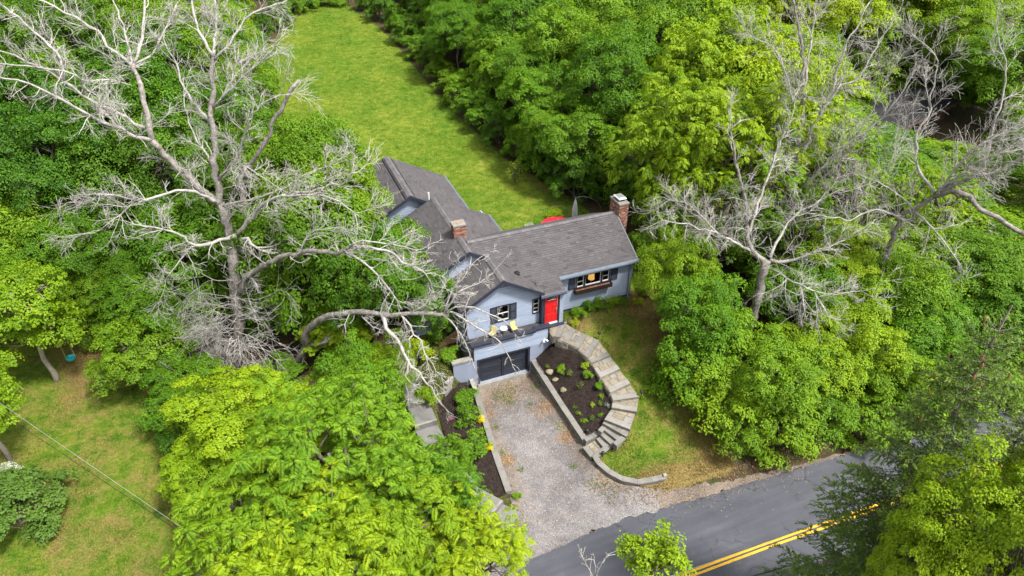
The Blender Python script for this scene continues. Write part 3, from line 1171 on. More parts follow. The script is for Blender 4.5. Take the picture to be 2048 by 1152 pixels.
mb.face([(cxd - .29, DY + .004, czd)] + pts[::-1][1:])
mb.build('fanlight', M['black'], door)
for a in (0.0, .25, .5, .75, 1.0):
    an = math.pi * a
    mb = MB()
    mb.tube([(cxd, DY, czd + .02), (cxd + .27 * math.cos(an), DY, czd + .02 + .24 * math.sin(an))], .011, 4)
    mb.build('glazing_bar', M['metal'], door)
mb = MB()
mb.tube([(DX1 - .045, DY + .03, 4.68), (DX1 - .045, DY + .0, 4.68), (DX1 - .045, DY + .0, 2.84)], .014, 4)
mb.build('edge_strip', M['white'], door)
mb = MB()
mb.lathe((DX1 - .1, DY - .01, 3.62), [(.03, -.1), (.04, 0), (.03, .1)], 8)
mb.tube([(DX1 - .1, DY + .01, 3.70), (DX1 - .1, DY - .06, 3.72), (DX1 - .1, DY - .06, 3.52), (DX1 - .1, DY + .01, 3.50)], .016, 5)
mb.build('handle', M['metal'], door)


# ------------------------------------------------------------------ windows
def sash_window(x0, x1, z0, z1, y, frame_m, cols=1, rows=2, fw=.07, white_sash=True, deep=.5):
    f = MB()
    f.box(x0 - fw, x0, y - .045, y + .05, z0 - fw, z1 + fw)
    f.box(x1, x1 + fw, y - .045, y + .05, z0 - fw, z1 + fw)
    f.box(x0, x1, y - .045, y + .05, z1, z1 + fw)
    f.box(x0, x1, y - .055, y + .05, z0 - fw, z0)
    w = f.build('window', frame_m, house)
    s = MB()
    t = .03
    s.box(x0, x0 + t, y - .01, y + .03, z0, z1)
    s.box(x1 - t, x1, y - .01, y + .03, z0, z1)
    s.box(x0 + t, x1 - t, y - .01, y + .03, z1 - t, z1)
    s.box(x0 + t, x1 - t, y - .015, y + .03, z0, z0 + t * 2.0)
    for r in range(1, rows):
        z = z0 + (z1 - z0) * r / rows
        s.box(x0 + t, x1 - t, y - .012, y + .028, z - .02, z + .02)
    for c in range(1, cols):
        x = x0 + (x1 - x0) * c / cols
        s.box(x - .012, x + .012, y - .008, y + .025, z0 + t * 2, z1 - t)
    s.build('sash', M['white'], w)
    for r in range(rows):
        p = MB()
        za = z0 + (z1 - z0) * r / rows + .02
        zb = z0 + (z1 - z0) * (r + 1) / rows - .02
        p.face([(x0 + t, y + .012, za), (x1 - t, y + .012, za), (x1 - t, y + .012, zb), (x0 + t, y + .012, zb)])
        p.build('pane', M['glass'], w)
    return w


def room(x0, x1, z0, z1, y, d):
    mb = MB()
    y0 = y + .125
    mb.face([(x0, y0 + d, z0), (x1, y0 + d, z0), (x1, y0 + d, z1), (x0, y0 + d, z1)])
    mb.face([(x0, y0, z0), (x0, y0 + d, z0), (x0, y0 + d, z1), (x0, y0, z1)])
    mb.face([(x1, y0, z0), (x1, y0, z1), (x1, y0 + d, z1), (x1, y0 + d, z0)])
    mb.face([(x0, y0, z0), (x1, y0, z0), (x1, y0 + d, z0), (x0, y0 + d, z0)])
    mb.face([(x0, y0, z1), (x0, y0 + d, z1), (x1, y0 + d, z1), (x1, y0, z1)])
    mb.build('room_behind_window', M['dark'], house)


sash_window(*WG[:2], *WG[2:], GY0, M['navy'], 1, 2)
room(1.3, 2.4, 3.3, 4.8, GY0, 1.0)
sash_window(*WS[:2], *WS[2:], GY0, M['navy'], 1, 3)
room(3.55, 4.05, 3.4, 4.6, GY0, .5)
sash_window(6.76, 7.20, 4.06, 4.80, AY, M['navy'], 1, 2)
sash_window(7.32, 8.33, 4.06, 4.80, AY, M['navy'], 1, 1, fw=.06)
sash_window(8.45, 8.88, 4.06, 4.80, AY, M['navy'], 1, 2)
room(6.6, 9.1, 3.3, 5.0, AY, 2.0)


def shutter(x0, x1, z0, z1, y):
    s = MB()
    s.box(x0, x1, y - .055, y - .028, z0, z1)
    for a, b, c, d in ((x0, x0 + .045, z0, z1), (x1 - .045, x1, z0, z1), (x0, x1, z0, z0 + .06), (x0, x1, z1 - .06, z1), (x0, x1, (z0 + z1) / 2 - .03, (z0 + z1) / 2 + .03)):
        s.box(a + .001, b - .001, y - .072, y - .05, c + .001, d - .001)
    so_ = s.build('shutter', M['navy'], house)
    sl_ = MB()
    n = int((z1 - z0 - .1) / .055)
    for i in range(n):
        z = z0 + .07 + i * .055
        if abs(z + .02 - (z0 + z1) / 2) < .045 or z > z1 - .1:
            continue
        sl_.hexa([(x0 + .045, y - .06, z), (x1 - .045, y - .06, z), (x1 - .045, y - .05, z), (x0 + .045, y - .05, z),
                  (x0 + .045, y - .056, z + .05), (x1 - .045, y - .056, z + .05), (x1 - .045, y - .046, z + .05), (x0 + .045, y - .046, z + .05)])
    sl_.build('louvres', M['shutterslat'], so_)


M['shutterslat'] = simple('navy_grey_louvre', (.036, .042, .058), (.045, .052, .070), 2, .5, .0, fine=.1)
shutter(1.06, 1.42, 3.56, 4.66, GY0)
shutter(2.24, 2.62, 3.56, 4.66, GY0)
shutter(6.20, 6.62, 4.03, 4.84, AY)
shutter(9.0, 9.44, 4.03, 4.84, AY)
# planter box under the wing windows
mb = MB()
mb.box(6.56, 9.0, 1.27, 1.29, 3.74, 4.02)
mb.box(6.56, 9.0, 1.54, 1.575, 3.74, 4.04)
mb.box(6.56, 6.60, 1.29, 1.54, 3.74, 4.02)
mb.box(8.96, 9.0, 1.29, 1.54, 3.74, 4.02)
mb.box(6.60, 8.96, 1.29, 1.54, 3.74, 3.78)
pl = mb.build('window_planter', M['planter'], house)
mb = MB()
n = 30
for i in range(n):
    for j in range(3):
        pass
pts = [(6.61 + 2.34 * i / n, y, 3.93 + rng.normal(0, .012)) for i in range(n + 1) for y in (1.291, 1.41, 1.539)]
mb.v = pts
for i in range(n):
    for j in range(2):
        a = i * 3 + j
        mb.f.append((a, a + 3, a + 4, a + 1))
        mb.m.append(0)
mb.build('soil', M['soil'], pl)

# ------------------------------------------------------------------ roofs
def shingles(mb, O, U, V, W, H, keep=None, ex=.145, tw=.30):
    O, U, V = (Vector(q) for q in (O, U, V))
    N = U.cross(V).normalized()
    nr = int(math.ceil(H / ex))
    for r in range(nr):
        v0 = r * ex
        v1 = min(H, v0 + ex)
        u = -rng.random() * tw - (r % 2) * tw / 2
        while u < W:
            w = tw * rng.uniform(.75, 1.3)
            a, b = max(0, u), min(W, u + w - .006)
            u += w
            if b - a < .03:
                continue
            pc = O + U * ((a + b) / 2) + V * ((v0 + v1) / 2)
            if keep and not keep(pc.x, pc.y, pc.z):
                continue
            th = .020 + rng.random() * .014
            dz = rng.normal(0, .006)
            p = [O + U * a + V * (v0 + dz), O + U * b + V * (v0 + dz), O + U * b + V * (v1 + .03), O + U * a + V * (v1 + .03)]
            t = [p[0] + N * th, p[1] + N * th, p[2] + N * .006, p[3] + N * .006]
            i = len(mb.v)
            mb.v += [tuple(q) for q in (p[0], p[1], *t)]
            mb.f += [(i + 2, i + 3, i + 4, i + 5), (i, i + 1, i + 3, i + 2)]
            mb.m += [0, 0]


def roof_plane(name, e0, e1, r0, r1, keep=None, thick=.14):
    """e0,e1 eave corners (left,right seen from outside), r0,r1 ridge corners"""
    e0, e1, r0, r1 = (Vector(q) for q in (e0, e1, r0, r1))
    U = (e1 - e0)
    W = U.length
    U.normalize()
    V = (r0 - e0) - U * (r0 - e0).dot(U)
    H = V.length
    V.normalize()
    N = U.cross(V).normalized()
    b = MB()
    d = N * thick
    b.hexa([e0 - d, e1 - d, r1 - d, r0 - d, e0, e1, r1, r0])
    ro = b.build('roof', M['roofbase'], house)
    s = MB()
    shingles(s, e0, U, V, W, H, keep)
    so = s.build('shingles', M['shingle'], ro)
    so['kind'] = 'stuff'
    ro['label'] = name
    return ro


def rakeboard(par, pts, w=.2, t=.06, axis='y', at_=0.0, mat=None, name='rake_board'):
    """board following a sloped line given as (h, z) points in the gable plane"""
    mb = MB()
    for (h0, z0), (h1, z1) in zip(pts[:-1], pts[1:]):
        if axis == 'y':
            P = lambda h, z, o: (h, at_ + o, z)
        else:
            P = lambda h, z, o: (at_ + o, h, z)
        mb.hexa([P(h0, z0 - w, 0), P(h1, z1 - w, 0), P(h1, z1 - w, t), P(h0, z0 - w, t),
                 P(h0, z0, 0), P(h1, z1, 0), P(h1, z1, t), P(h0, z0, t)])
    return mb.build(name, mat or M['navy'], par)


def ridge(par, pts, t=.16):
    a, b = Vector(pts[0]), Vector(pts[1])
    L = (b - a).length
    d = (b - a) / L
    s = Vector((-d.y, d.x, 0))
    mb = MB()
    n = int(L / .24)
    for i in range(n):
        p = a + d * (L * i / n)
        q = a + d * (L * (i + 1) / n + .03)
        up = Vector((0, 0, .035 + .008 * rng.random()))
        lo = Vector((0, 0, -.055))
        mb.hexa([p - s * t + lo, q - s * t + lo, q - s * t + lo * 1.15, p - s * t + lo * 1.15, p + up, q + up * .6, q + up * .3, p + up * .3])
        mb.hexa([p + s * t + lo * 1.15, q + s * t + lo * 1.15, q + s * t + lo, p + s * t + lo, p + up * .3, q + up * .3, q + up * .6, p + up])
    o = mb.build('ridge_cap', M['ridge'], par)
    o['kind'] = 'stuff'
    return o


# right wing (ridge along x)
ra = roof_plane('front slope of the right wing', (1.8, 1.35, az(1.35)), (10.62, 1.35, az(1.35)), (1.8, 4.4, 6.92), (10.62, 4.4, 6.92),
                keep=lambda x, y, z: x > 1.75 and (z > gz(x) - .03 if x < 4.2 else True))
rb_ = MB()
rr = roof_plane('rear slope of the right wing', (10.62, 7.45, az(7.45)), (1.2, 7.45, az(7.45)), (10.62, 4.4, 6.92), (1.2, 4.4, 6.92))
# the piece nearer the middle wing, behind the bay ridge
roof_plane('upper left corner of the right wing roof', (1.02, 3.66, az(3.66)), (1.8, 3.66, az(3.66)), (1.02, 4.4, 6.92), (1.8, 4.4, 6.92), keep=lambda x, y, z: z > bz(x) - .03)
ridge(ra, [(1.02, 4.4, 6.945), (10.62, 4.4, 6.945)])
# entry roof, flatter, carried on from the wing slope
en = roof_plane('small flared roof over the front door', (3.98, .42, 4.95), (5.46, .42, 4.95), (3.98, 1.5, az(1.5) + .03), (5.46, 1.5, az(1.5) + .03), keep=lambda x, y, z: (z > gz(x) - .03))
mb = MB()
mb.box(3.95, 5.50, .36, .43, 4.80, 4.965)
mb.box(5.46, 5.50, .43, 1.40, 4.72, 4.93)
mb.build('fascia', M['gutter'], en)
mb = MB()
mb.box(3.93, 5.52, .34, .37, 4.79, 4.83)
mb.build('drip_edge', M['navy'], en)
mb = MB()
mb.box(5.36, 10.72, 1.18, 1.30, 5.13, 5.16)
mb.hexa([(5.36, 1.18, 5.16), (10.72, 1.18, 5.16), (10.72, 1.37, 5.16), (5.36, 1.37, 5.16), (5.36, 1.20, 5.22), (10.72, 1.20, 5.22), (10.72, 1.37, 5.285), (5.36, 1.37, 5.285)])
mb.box(5.36, 10.72, 1.30, 1.34, 5.02, 5.16)
mb.build('gutter', M['gutter'], ra)
mb = MB()
mb.box(5.36, 10.6, 1.34, 1.6, 5.05, 5.08)
mb.build('soffit', M['bluetrim'], ra)
rakeboard(ra, [(1.3, az(1.3) + .02), (4.4, 6.94), (7.45, az(7.45) + .02)], .2, .05, 'x', 10.62, M['gutter'])
mb = MB()
mb.tube([(10.24, 1.25, 5.12), (10.24, 1.50, 4.98), (10.24, 1.545, 4.85), (10.28, 1.545, 2.70), (10.28, 1.35, 2.55)], .045, 6)
mb.build('downspout', M['gutter'], house)

# front bay gable (ridge along y)
gl = roof_plane('left slope of the front gable', (G['cx'] - G['hw'], 3.45, gz(G['cx'] - G['hw'])), (G['cx'] - G['hw'], .5, gz(G['cx'] - G['hw'])), (G['cx'], 3.45, 6.5), (G['cx'], .5, 6.5))
gr = roof_plane('right slope of the front gable', (G['cx'] + G['hw'], .5, gz(G['cx'] + G['hw'])), (G['cx'] + G['hw'], 3.7, gz(G['cx'] + G['hw'])), (G['cx'], .5, 6.5), (G['cx'], 3.7, 6.5),
                keep=lambda x, y, z: z > az(y) - .03 or y < 1.3)
ridge(gl, [(G['cx'], .5, 6.525), (G['cx'], 3.65, 6.525)])
rakeboard(gl, [(G['cx'] - G['hw'] - .02, gz(G['cx'] - G['hw'])), (G['cx'], 6.52)], .19, .06, 'y', .45)
rakeboard(gr, [(G['cx'], 6.52), (G['cx'] + G['hw'] + .02, gz(G['cx'] + G['hw']))], .19, .06, 'y', .45)
rakeboard(gl, [(G['cx'] - G['hw'] + .1, gz(G['cx'] - G['hw'] + .1) - .17), (G['cx'], 6.33)], .04, .35, 'y', .51, M['bluetrim'], 'soffit')
rakeboard(gr, [(G['cx'], 6.33), (G['cx'] + G['hw'] - .1, gz(G['cx'] + G['hw'] - .1) - .17)], .04, .35, 'y', .51, M['bluetrim'], 'soffit')
mb = MB()
mb.box(G['cx'] - .62, G['cx'] + .62, GY0 - .06, GY0 - .02, 5.86, 5.94)
mb.build('gable_trim', M['bluetrim'], house)
mb = MB()
mb.box(G['cx'] - G['hw'] - .08, G['cx'] - G['hw'] + .02, .45, 3.4, 4.90, 5.04)
mb.build('gutter', M['navy'], gl)
# middle wing
bl_ = roof_plane('left slope of the middle wing', (B['cx'] - B['hw'], 10.15, bz(B['cx'] - B['hw'])), (B['cx'] - B['hw'], 3.15, bz(B['cx'] - B['hw'])), (B['cx'], 10.15, 7.0), (B['cx'], 3.15, 7.0))
br_ = roof_plane('right slope of the middle wing', (B['cx'] + B['hw'], 3.15, bz(B['cx'] + B['hw'])), (B['cx'] + B['hw'], 10.15, bz(B['cx'] + B['hw'])), (B['cx'], 3.15, 7.0), (B['cx'], 10.15, 7.0),
                 keep=lambda x, y, z: z > az(y) - .03 and z > (gz(x) - .02 if y < 3.7 else 0))
ridge(bl_, [(B['cx'], 3.12, 7.025), (B['cx'], 10.15, 7.025)])
rakeboard(bl_, [(B['cx'] - B['hw'] - .02, bz(B['cx'] - B['hw'])), (B['cx'], 7.02)], .19, .06, 'y', 3.09)
rakeboard(br_, [(B['cx'], 7.02), (1.95, bz(1.95))], .19, .06, 'y', 3.09)
rakeboard(bl_, [(B['cx'] - B['hw'] - .02, bz(B['cx'] - B['hw'])), (B['cx'], 7.02), (B['cx'] + B['hw'], bz(B['cx'] + B['hw']))], .19, .05, 'y', 10.15, M['navy'])
mb = MB()
ex_ = B['cx'] + B['hw']
mb.box(ex_ - .02, ex_ + .12, 7.2, 10.2, bz(ex_) - .13, bz(ex_) + .02)
mb.build('gutter', M['gutter'], br_)
# rear wing
cl_ = roof_plane('left slope of the rear wing', (Cr['cx'] - Cr['hw'], 17.2, cz(Cr['cx'] - Cr['hw'])), (Cr['cx'] - Cr['hw'], 10.7, cz(Cr['cx'] - Cr['hw'])), (Cr['cx'], 17.2, 7.1), (Cr['cx'], 10.7, 7.1))
cr_ = roof_plane('right slope of the rear wing', (Cr['cx'] + Cr['hw'], 10.7, cz(Cr['cx'] + Cr['hw'])), (Cr['cx'] + Cr['hw'], 17.2, cz(Cr['cx'] + Cr['hw'])), (Cr['cx'], 10.7, 7.1), (Cr['cx'], 17.2, 7.1))
ridge(cl_, [(Cr['cx'], 10.7, 7.125), (Cr['cx'], 17.2, 7.125)], .2)
mb = MB()
mb.hexa([(Cr['cx'] - .34, 10.7, 6.94), (Cr['cx'] - .29, 10.7, 6.94), (Cr['cx'] - .29, 17.2, 6.94), (Cr['cx'] - .34, 17.2, 6.94),
         (Cr['cx'] - .34, 10.7, 7.02), (Cr['cx'] - .29, 10.7, 7.02), (Cr['cx'] - .29, 17.2, 7.02), (Cr['cx'] - .34, 17.2, 7.02)])
mb.hexa([(Cr['cx'] + .29, 10.7, 6.94), (Cr['cx'] + .32, 10.7, 6.94), (Cr['cx'] + .32, 17.2, 6.94), (Cr['cx'] + .29, 17.2, 6.94),
         (Cr['cx'] + .29, 10.7, 6.99), (Cr['cx'] + .32, 10.7, 6.99), (Cr['cx'] + .32, 17.2, 6.99), (Cr['cx'] + .29, 17.2, 6.99)])
mb.build('ridge_vent', M['black'], cl_)
rakeboard(cl_, [(Cr['cx'] - Cr['hw'], cz(Cr['cx'] - Cr['hw'])), (Cr['cx'], 7.12), (Cr['cx'] + Cr['hw'], cz(Cr['cx'] + Cr['hw']))], .19, .05, 'y', 10.65, M['navy'])
mb = MB()
ex_ = Cr['cx'] + Cr['hw']
mb.box(ex_ - .02, ex_ + .12, 10.8, 17.2, cz(ex_) - .13, cz(ex_) + .02)
mb.build('gutter', M['gutter'], cr_)
# roof fittings
mb = MB()
mb.tube([(.62, 10.7, 6.2), (.62, 10.7, 7.15)], .055, 8)
mb.build('vent_pipe', M['white'], house)
mb = MB()
mb.lathe((1.75, 10.85, cz(1.75)), [(.16, -.1), (.16, .08), (.12, .14), (.02, .16)], 10)
mb.build('roof_vent', M['black'], house)
mb = MB()
mb.lathe((3.1, 1.95, gz(3.1)), [(.17, -.12), (.17, .10), (.13, .16), (.02, .18)], 10)
mb.build('roof_vent', M['black'], house)


# ------------------------------------------------------------------ chimneys
def chimney(x0, x1, y0, y1, z0, z1, label, cap=True):
    ch = MB()
    ch.box(x0 + .012, x1 - .012, y0 + .012, y1 - .012, z0, z1 - .02)
    co = ch.build('chimney', M['mortar'], house)
    co['label'] = label
    b = MB()
    bh, bl, g = .066, .205, .010
    n = int((z1 - z0) / (bh + g))
    for i in range(n):
        z = z0 + i * (bh + g)
        for side in range(4):
            L = (x1 - x0) if side % 2 == 0 else (y1 - y0)
            k = max(2, round(L / (bl + g)))
            w = L / k
            o = (i % 2) * w / 2
            cuts = [0.0] + [c for c in [o + w * j for j in range(k + 1)] if .03 < c < L - .03] + [L]
            for a, c in zip(cuts[:-1], cuts[1:]):
                a, c = a + g / 2, c - g / 2
                j = rng.normal(0, .0025)
                if side == 0:
                    b.box(x0 + a, x0 + c, y0 - j, y0 + .05, z, z + bh)
                elif side == 2:
                    b.box(x0 + a, x0 + c, y1 - .05, y1 + j, z, z + bh)
                elif side == 1:
                    b.box(x1 - .05, x1 + j, y0 + a, y0 + c, z, z + bh)
                else:
                    b.box(x0 - j, x0 + .05, y0 + a, y0 + c, z, z + bh)
    bo = b.build('bricks', M['brick'], co)
    bo['kind'] = 'stuff'
    c = MB()
    c.prism([(x0 - .03, y0 - .03), (x1 + .03, y0 - .03), (x1 + .03, y1 + .03), (x0 - .03, y1 + .03)], z1 - .03, z1 + .07, .02)
    c.build('crown', M['cap'], co)
    return co


ca = chimney(10.66, 11.30, 4.0, 5.15, 1.9, 7.52, 'tall red brick chimney with metal rain cap')
mb = MB()
mb.box(10.80, 11.16, 4.32, 4.85, 7.59, 7.72)
mb.build('flue', M['black'], ca)
mb = MB()
mb.prism([(10.72, 4.22), (11.24, 4.22), (11.24, 4.95), (10.72, 4.95)], 7.74, 7.80, .03)
mb.build('rain_cap', M['white'], ca)
mb = MB()
mb.prism([(10.78, 4.29), (11.18, 4.29), (11.18, 4.88), (10.78, 4.88)], 7.801, 7.83, .01)
mb.build('cap_top', M['metal'], ca)
mb = MB()     # stepped shoulder of the chimney against the wall
mb.hexa([(10.5, 3.4, 5.2), (11.0, 3.4, 5.2), (11.0, 4.0, 5.2), (10.5, 4.0, 5.2), (10.5, 3.9, 6.0), (11.0, 3.9, 6.0), (11.0, 4.0, 6.0), (10.5, 4.0, 6.0)])
mb.build('shoulder', M['bluetrim'], ca)
cb = chimney(.48, 1.22, 5.0, 5.6, 6.2, 7.66, 'short brick chimney astride the middle ridge')
mb = MB()
mb.tube([(.85, 5.3, 7.6), (.85, 5.3, 7.76)], .1, 10)
mb.build('clay_flue', simple('terracotta', (.50, .16, .07), (.6, .22, .1), 4, .8, .1), cb)

# left side wall of the garage court, with a pale cap
wl = empty('court_wall', (-1.0, 0, .3), 'blue grey concrete wing wall with pale cap left of the garage door', 'wall')
mb = MB()
mb.box(-1.47, -.325, .0, .22, -.3, 2.02)
mb.build('wall_body', M['stucco'], wl, (-1.0, 0, .3))
mb = MB()
mb.box(-1.53, -.33, -.05, .27, 2.02, 2.14)
mb.build('cap_stone', M['conc'], wl, (-1.0, 0, .3))
mb = MB()
mb.hexa([(-.36, -.02, -.3), (-.36, -.8, -.3), (-.22, -.8, -.3), (-.22, -.02, -.3), (-.60, -.02, .72), (-.60, -.8, .50), (-.36, -.8, .5), (-.36, -.02, .70)])
mb.build('buttress', M['conc'], wl, (-1.0, 0, .3))

# ------------------------------------------------------------------ garden stonework
M['bluestone'] = simple('sawn_bluestone', (.125, .118, .108), (.20, .19, .172), 1.6, .85, .4, 30, isl=.12, fine=.18)
M['palestone'] = simple('pale_worn_bluestone', (.175, .165, .148), (.25, .237, .212), 1.8, .85, .4, 28, isl=.10, fine=.2)
M['flag'] = simple('tan_flagstone', (.15, .128, .092), (.25, .222, .168), 2.4, .9, .5, 24, isl=.22, fine=.22)
M['joint'] = simple('mortar_joint', (.13, .115, .09), (.22, .195, .155), 5, .95, .5, fine=.3)
M['rubble'] = simple('fieldstone', (.11, .10, .08), (.26, .235, .19), 3, .9, .6, 20, isl=.35, fine=.3)
M['wallblock'] = simple('cut_wall_stone', (.11, .105, .095), (.21, .20, .175), 2.5, .9, .5, 22, isl=.25, fine=.28)
M['walk'] = simple('grey_concrete_path', (.13, .125, .12), (.185, .178, .17), 1.8, .9, .4, 26, fine=.2)
M['oldwood'] = simple('raw_deck_lumber', (.22, .12, .06), (.34, .20, .11), 4, .8, .4, 30, fine=.3)
M['lumberdark'] = simple('painted_tread', (.03, .028, .028), (.05, .046, .045), 4, .8, .2)


def split_poly(q, du, dv, jit, seed):
    """irregular pieces inside a quad, bilinear in (u,v); returns list of quads"""
    r = np.random.default_rng(seed)
    P = [np.array(p[:2], float) for p in q]

    def at_(u, v):
        return (P[0] * (1 - u) * (1 - v) + P[1] * u * (1 - v) + P[2] * u * v + P[3] * (1 - u) * v)
    us = np.linspace(0, 1, du + 1)
    out = []
    for i in range(du):
        vs_ = [0] + sorted(list((np.arange(1, dv) / dv) + r.normal(0, jit / dv, dv - 1))) + [1]
        for a, b in zip(vs_[:-1], vs_[1:]):
            g = .012
            out.append([at_(us[i] + g, a + g), at_(us[i + 1] - g, a + g), at_(us[i + 1] - g, b - g), at_(us[i] + g, b - g)])
    return out


gs = empty('garden_steps', tuple(atz(*Z5(1100, 600), 1.5)), 'curving bluestone garden steps from driveway to the red front door', 'steps')
gso = np.array(gs.location)
for i, (z, q) in enumerate(STEPW):
    ob, of, if_, ib = (np.array(p) for p in q)      # outer back/front, inner front/back
    n = np.array([of - ob, if_ - ib]).mean(0)
    n /= np.linalg.norm(n)
    obx, ibx = ob - n * .16, ib - n * .16           # tucked under the tread above
    base = MB()
    base.prism([obx, of, if_, ibx], z - .75, z - .030)
    bo = base.build('step', M['joint'], gs, gso)
    # riser stones
    rs = MB()
    L = np.linalg.norm(if_ - of)
    k = max(2, int(L / .3))
    for j in range(k):
        a = of + (if_ - of) * (j + .03) / k
        b = of + (if_ - of) * (j + .97) / k
        rs.prism([a + n * .012, b + n * .012, b - n * .1, a - n * .1], z - .22, z - .055)
    o = rs.build('riser_stones', M['rubble'], bo, gso)
    o['kind'] = 'stuff'
    side = MB()                                     # rubble cheek on the bed side
    if i < 10:
        Ls = np.linalg.norm(ib - if_)
        s_ = (if_ - of) / L
        kk = max(2, int(Ls / .28))
        for row in range(4):
            for j in range(kk):
                t0, t1 = (j + .02 + .25 * (row % 2) * (j > 0)) / kk, (j + .98 + .25 * (row % 2) * (j < kk - 1)) / kk
                a, b = ib + (if_ - ib) * t0, ib + (if_ - ib) * min(t1, 1)
                o_ = .012 + .02 * rng.random()
                side.prism([a + s_ * o_, b + s_ * o_, b - s_ * .12, a - s_ * .12], z - .05 - (row + 1) * .135, z - .06 - row * .135, .012)
        o = side.build('cheek_stones', M['rubble'], bo, gso)
        o['kind'] = 'stuff'
    depth = min(np.linalg.norm(of - ob), np.linalg.norm(if_ - ib))
    pale = 4 <= i <= 8
    sm = M['palestone'] if pale else M['bluestone']
    # nosing slab along the front edge
    sw = min(.34, depth * .62) if i < 9 else depth
    if i >= 9 and i < 13:
        sw = depth + .1
    f0 = of + (ob - of) * min(1, sw / max(np.linalg.norm(of - ob), .05)) if i < 9 else (obx if i < 13 else of + (ob - of) * .30)
    f1 = if_ + (ib - if_) * min(1, sw / max(np.linalg.norm(if_ - ib), .05)) if i < 9 else (ibx if i < 13 else if_ + (ib - if_) * .30)
    e = n * .035
    pieces = 1 if i < 9 else (2 if i in (9, 10) else 1)
    cuts = [0, 1] if pieces == 1 else [0, .3, 1]
    for c0, c1 in zip(cuts[:-1], cuts[1:]):
        mb = MB()
        g = .008
        A = of + e + (if_ - of) * (c0 + g)
        Bq = of + e + (if_ - of) * (c1 - g)
        D_ = f0 + (f1 - f0) * (c0 + g)
        C_ = f0 + (f1 - f0) * (c1 - g)
        mb.prism([A, Bq, C_, D_], z - .06, z + .006 * rng.random(), .012)
        mb.build('slab', sm, gs, gso)
    if i < 9 or i == 13:
        du, dv = (2, 3) if i not in (4, 5, 6) else (2, 3)
        ps = split_poly([obx + (ob - obx) * .8, f0, f1, ibx + (ib - ibx) * .8], du, dv, .35, 40 + i)
        for p in ps:
            mb = MB()
            c = np.mean(p, 0)
            pp = []
            for a, b in zip(p, p[1:] + p[:1]):
                pp.append(a + rng.normal(0, .012, 2))
                pp.append((a + b) / 2 + rng.normal(0, .012, 2))
            mb.prism([c + (x - c) * .96 for x in pp], z - .06, z - .006 + .008 * rng.random(), .008)
            mb.build('flagstone', M['flag'] if rng.random() < .75 else sm, gs, gso)
# porch landing slabs by the front door
for poly, zz, mt in (([(4.48, .33), (5.42, .58), (5.30, .25), (4.40, -.40)], 2.60, M['flag']),
                     ([(5.30, .56), (5.70, .55), (4.70, -.62), (4.40, -.42)], 2.62, M['bluestone']),
                     ([(4.33, .30), (4.46, .30), (4.38, -.42), (4.33, -.5)], 2.60, M['flag'])):
    mb = MB()
    mb.prism(poly, zz - .5, zz, .012)
    mb.build('landing_slab', mt, gs, gso)
for sc_i, (poly, z) in enumerate((
        ([Z6(355, 380), Z6(415, 320), Z6(475, 345), Z6(405, 415)], .62), ([Z6(550, 545), Z6(655, 455), Z6(720, 490), Z6(600, 590)], .70))):
    w = [atz(*p, z)[:2] for p in poly]
    mb = MB()
    mb.prism(w, z - .08, z, .012)
    mb.build('pier_cap', M['bluestone'], gs, gso)
    c = np.mean(w, 0)
    mb = MB()
    mb.prism([c + (np.array(p) - c) * .9 for p in w], z - .75, z - .08)
    mb.build('pier', M['rubble'], gs, gso)


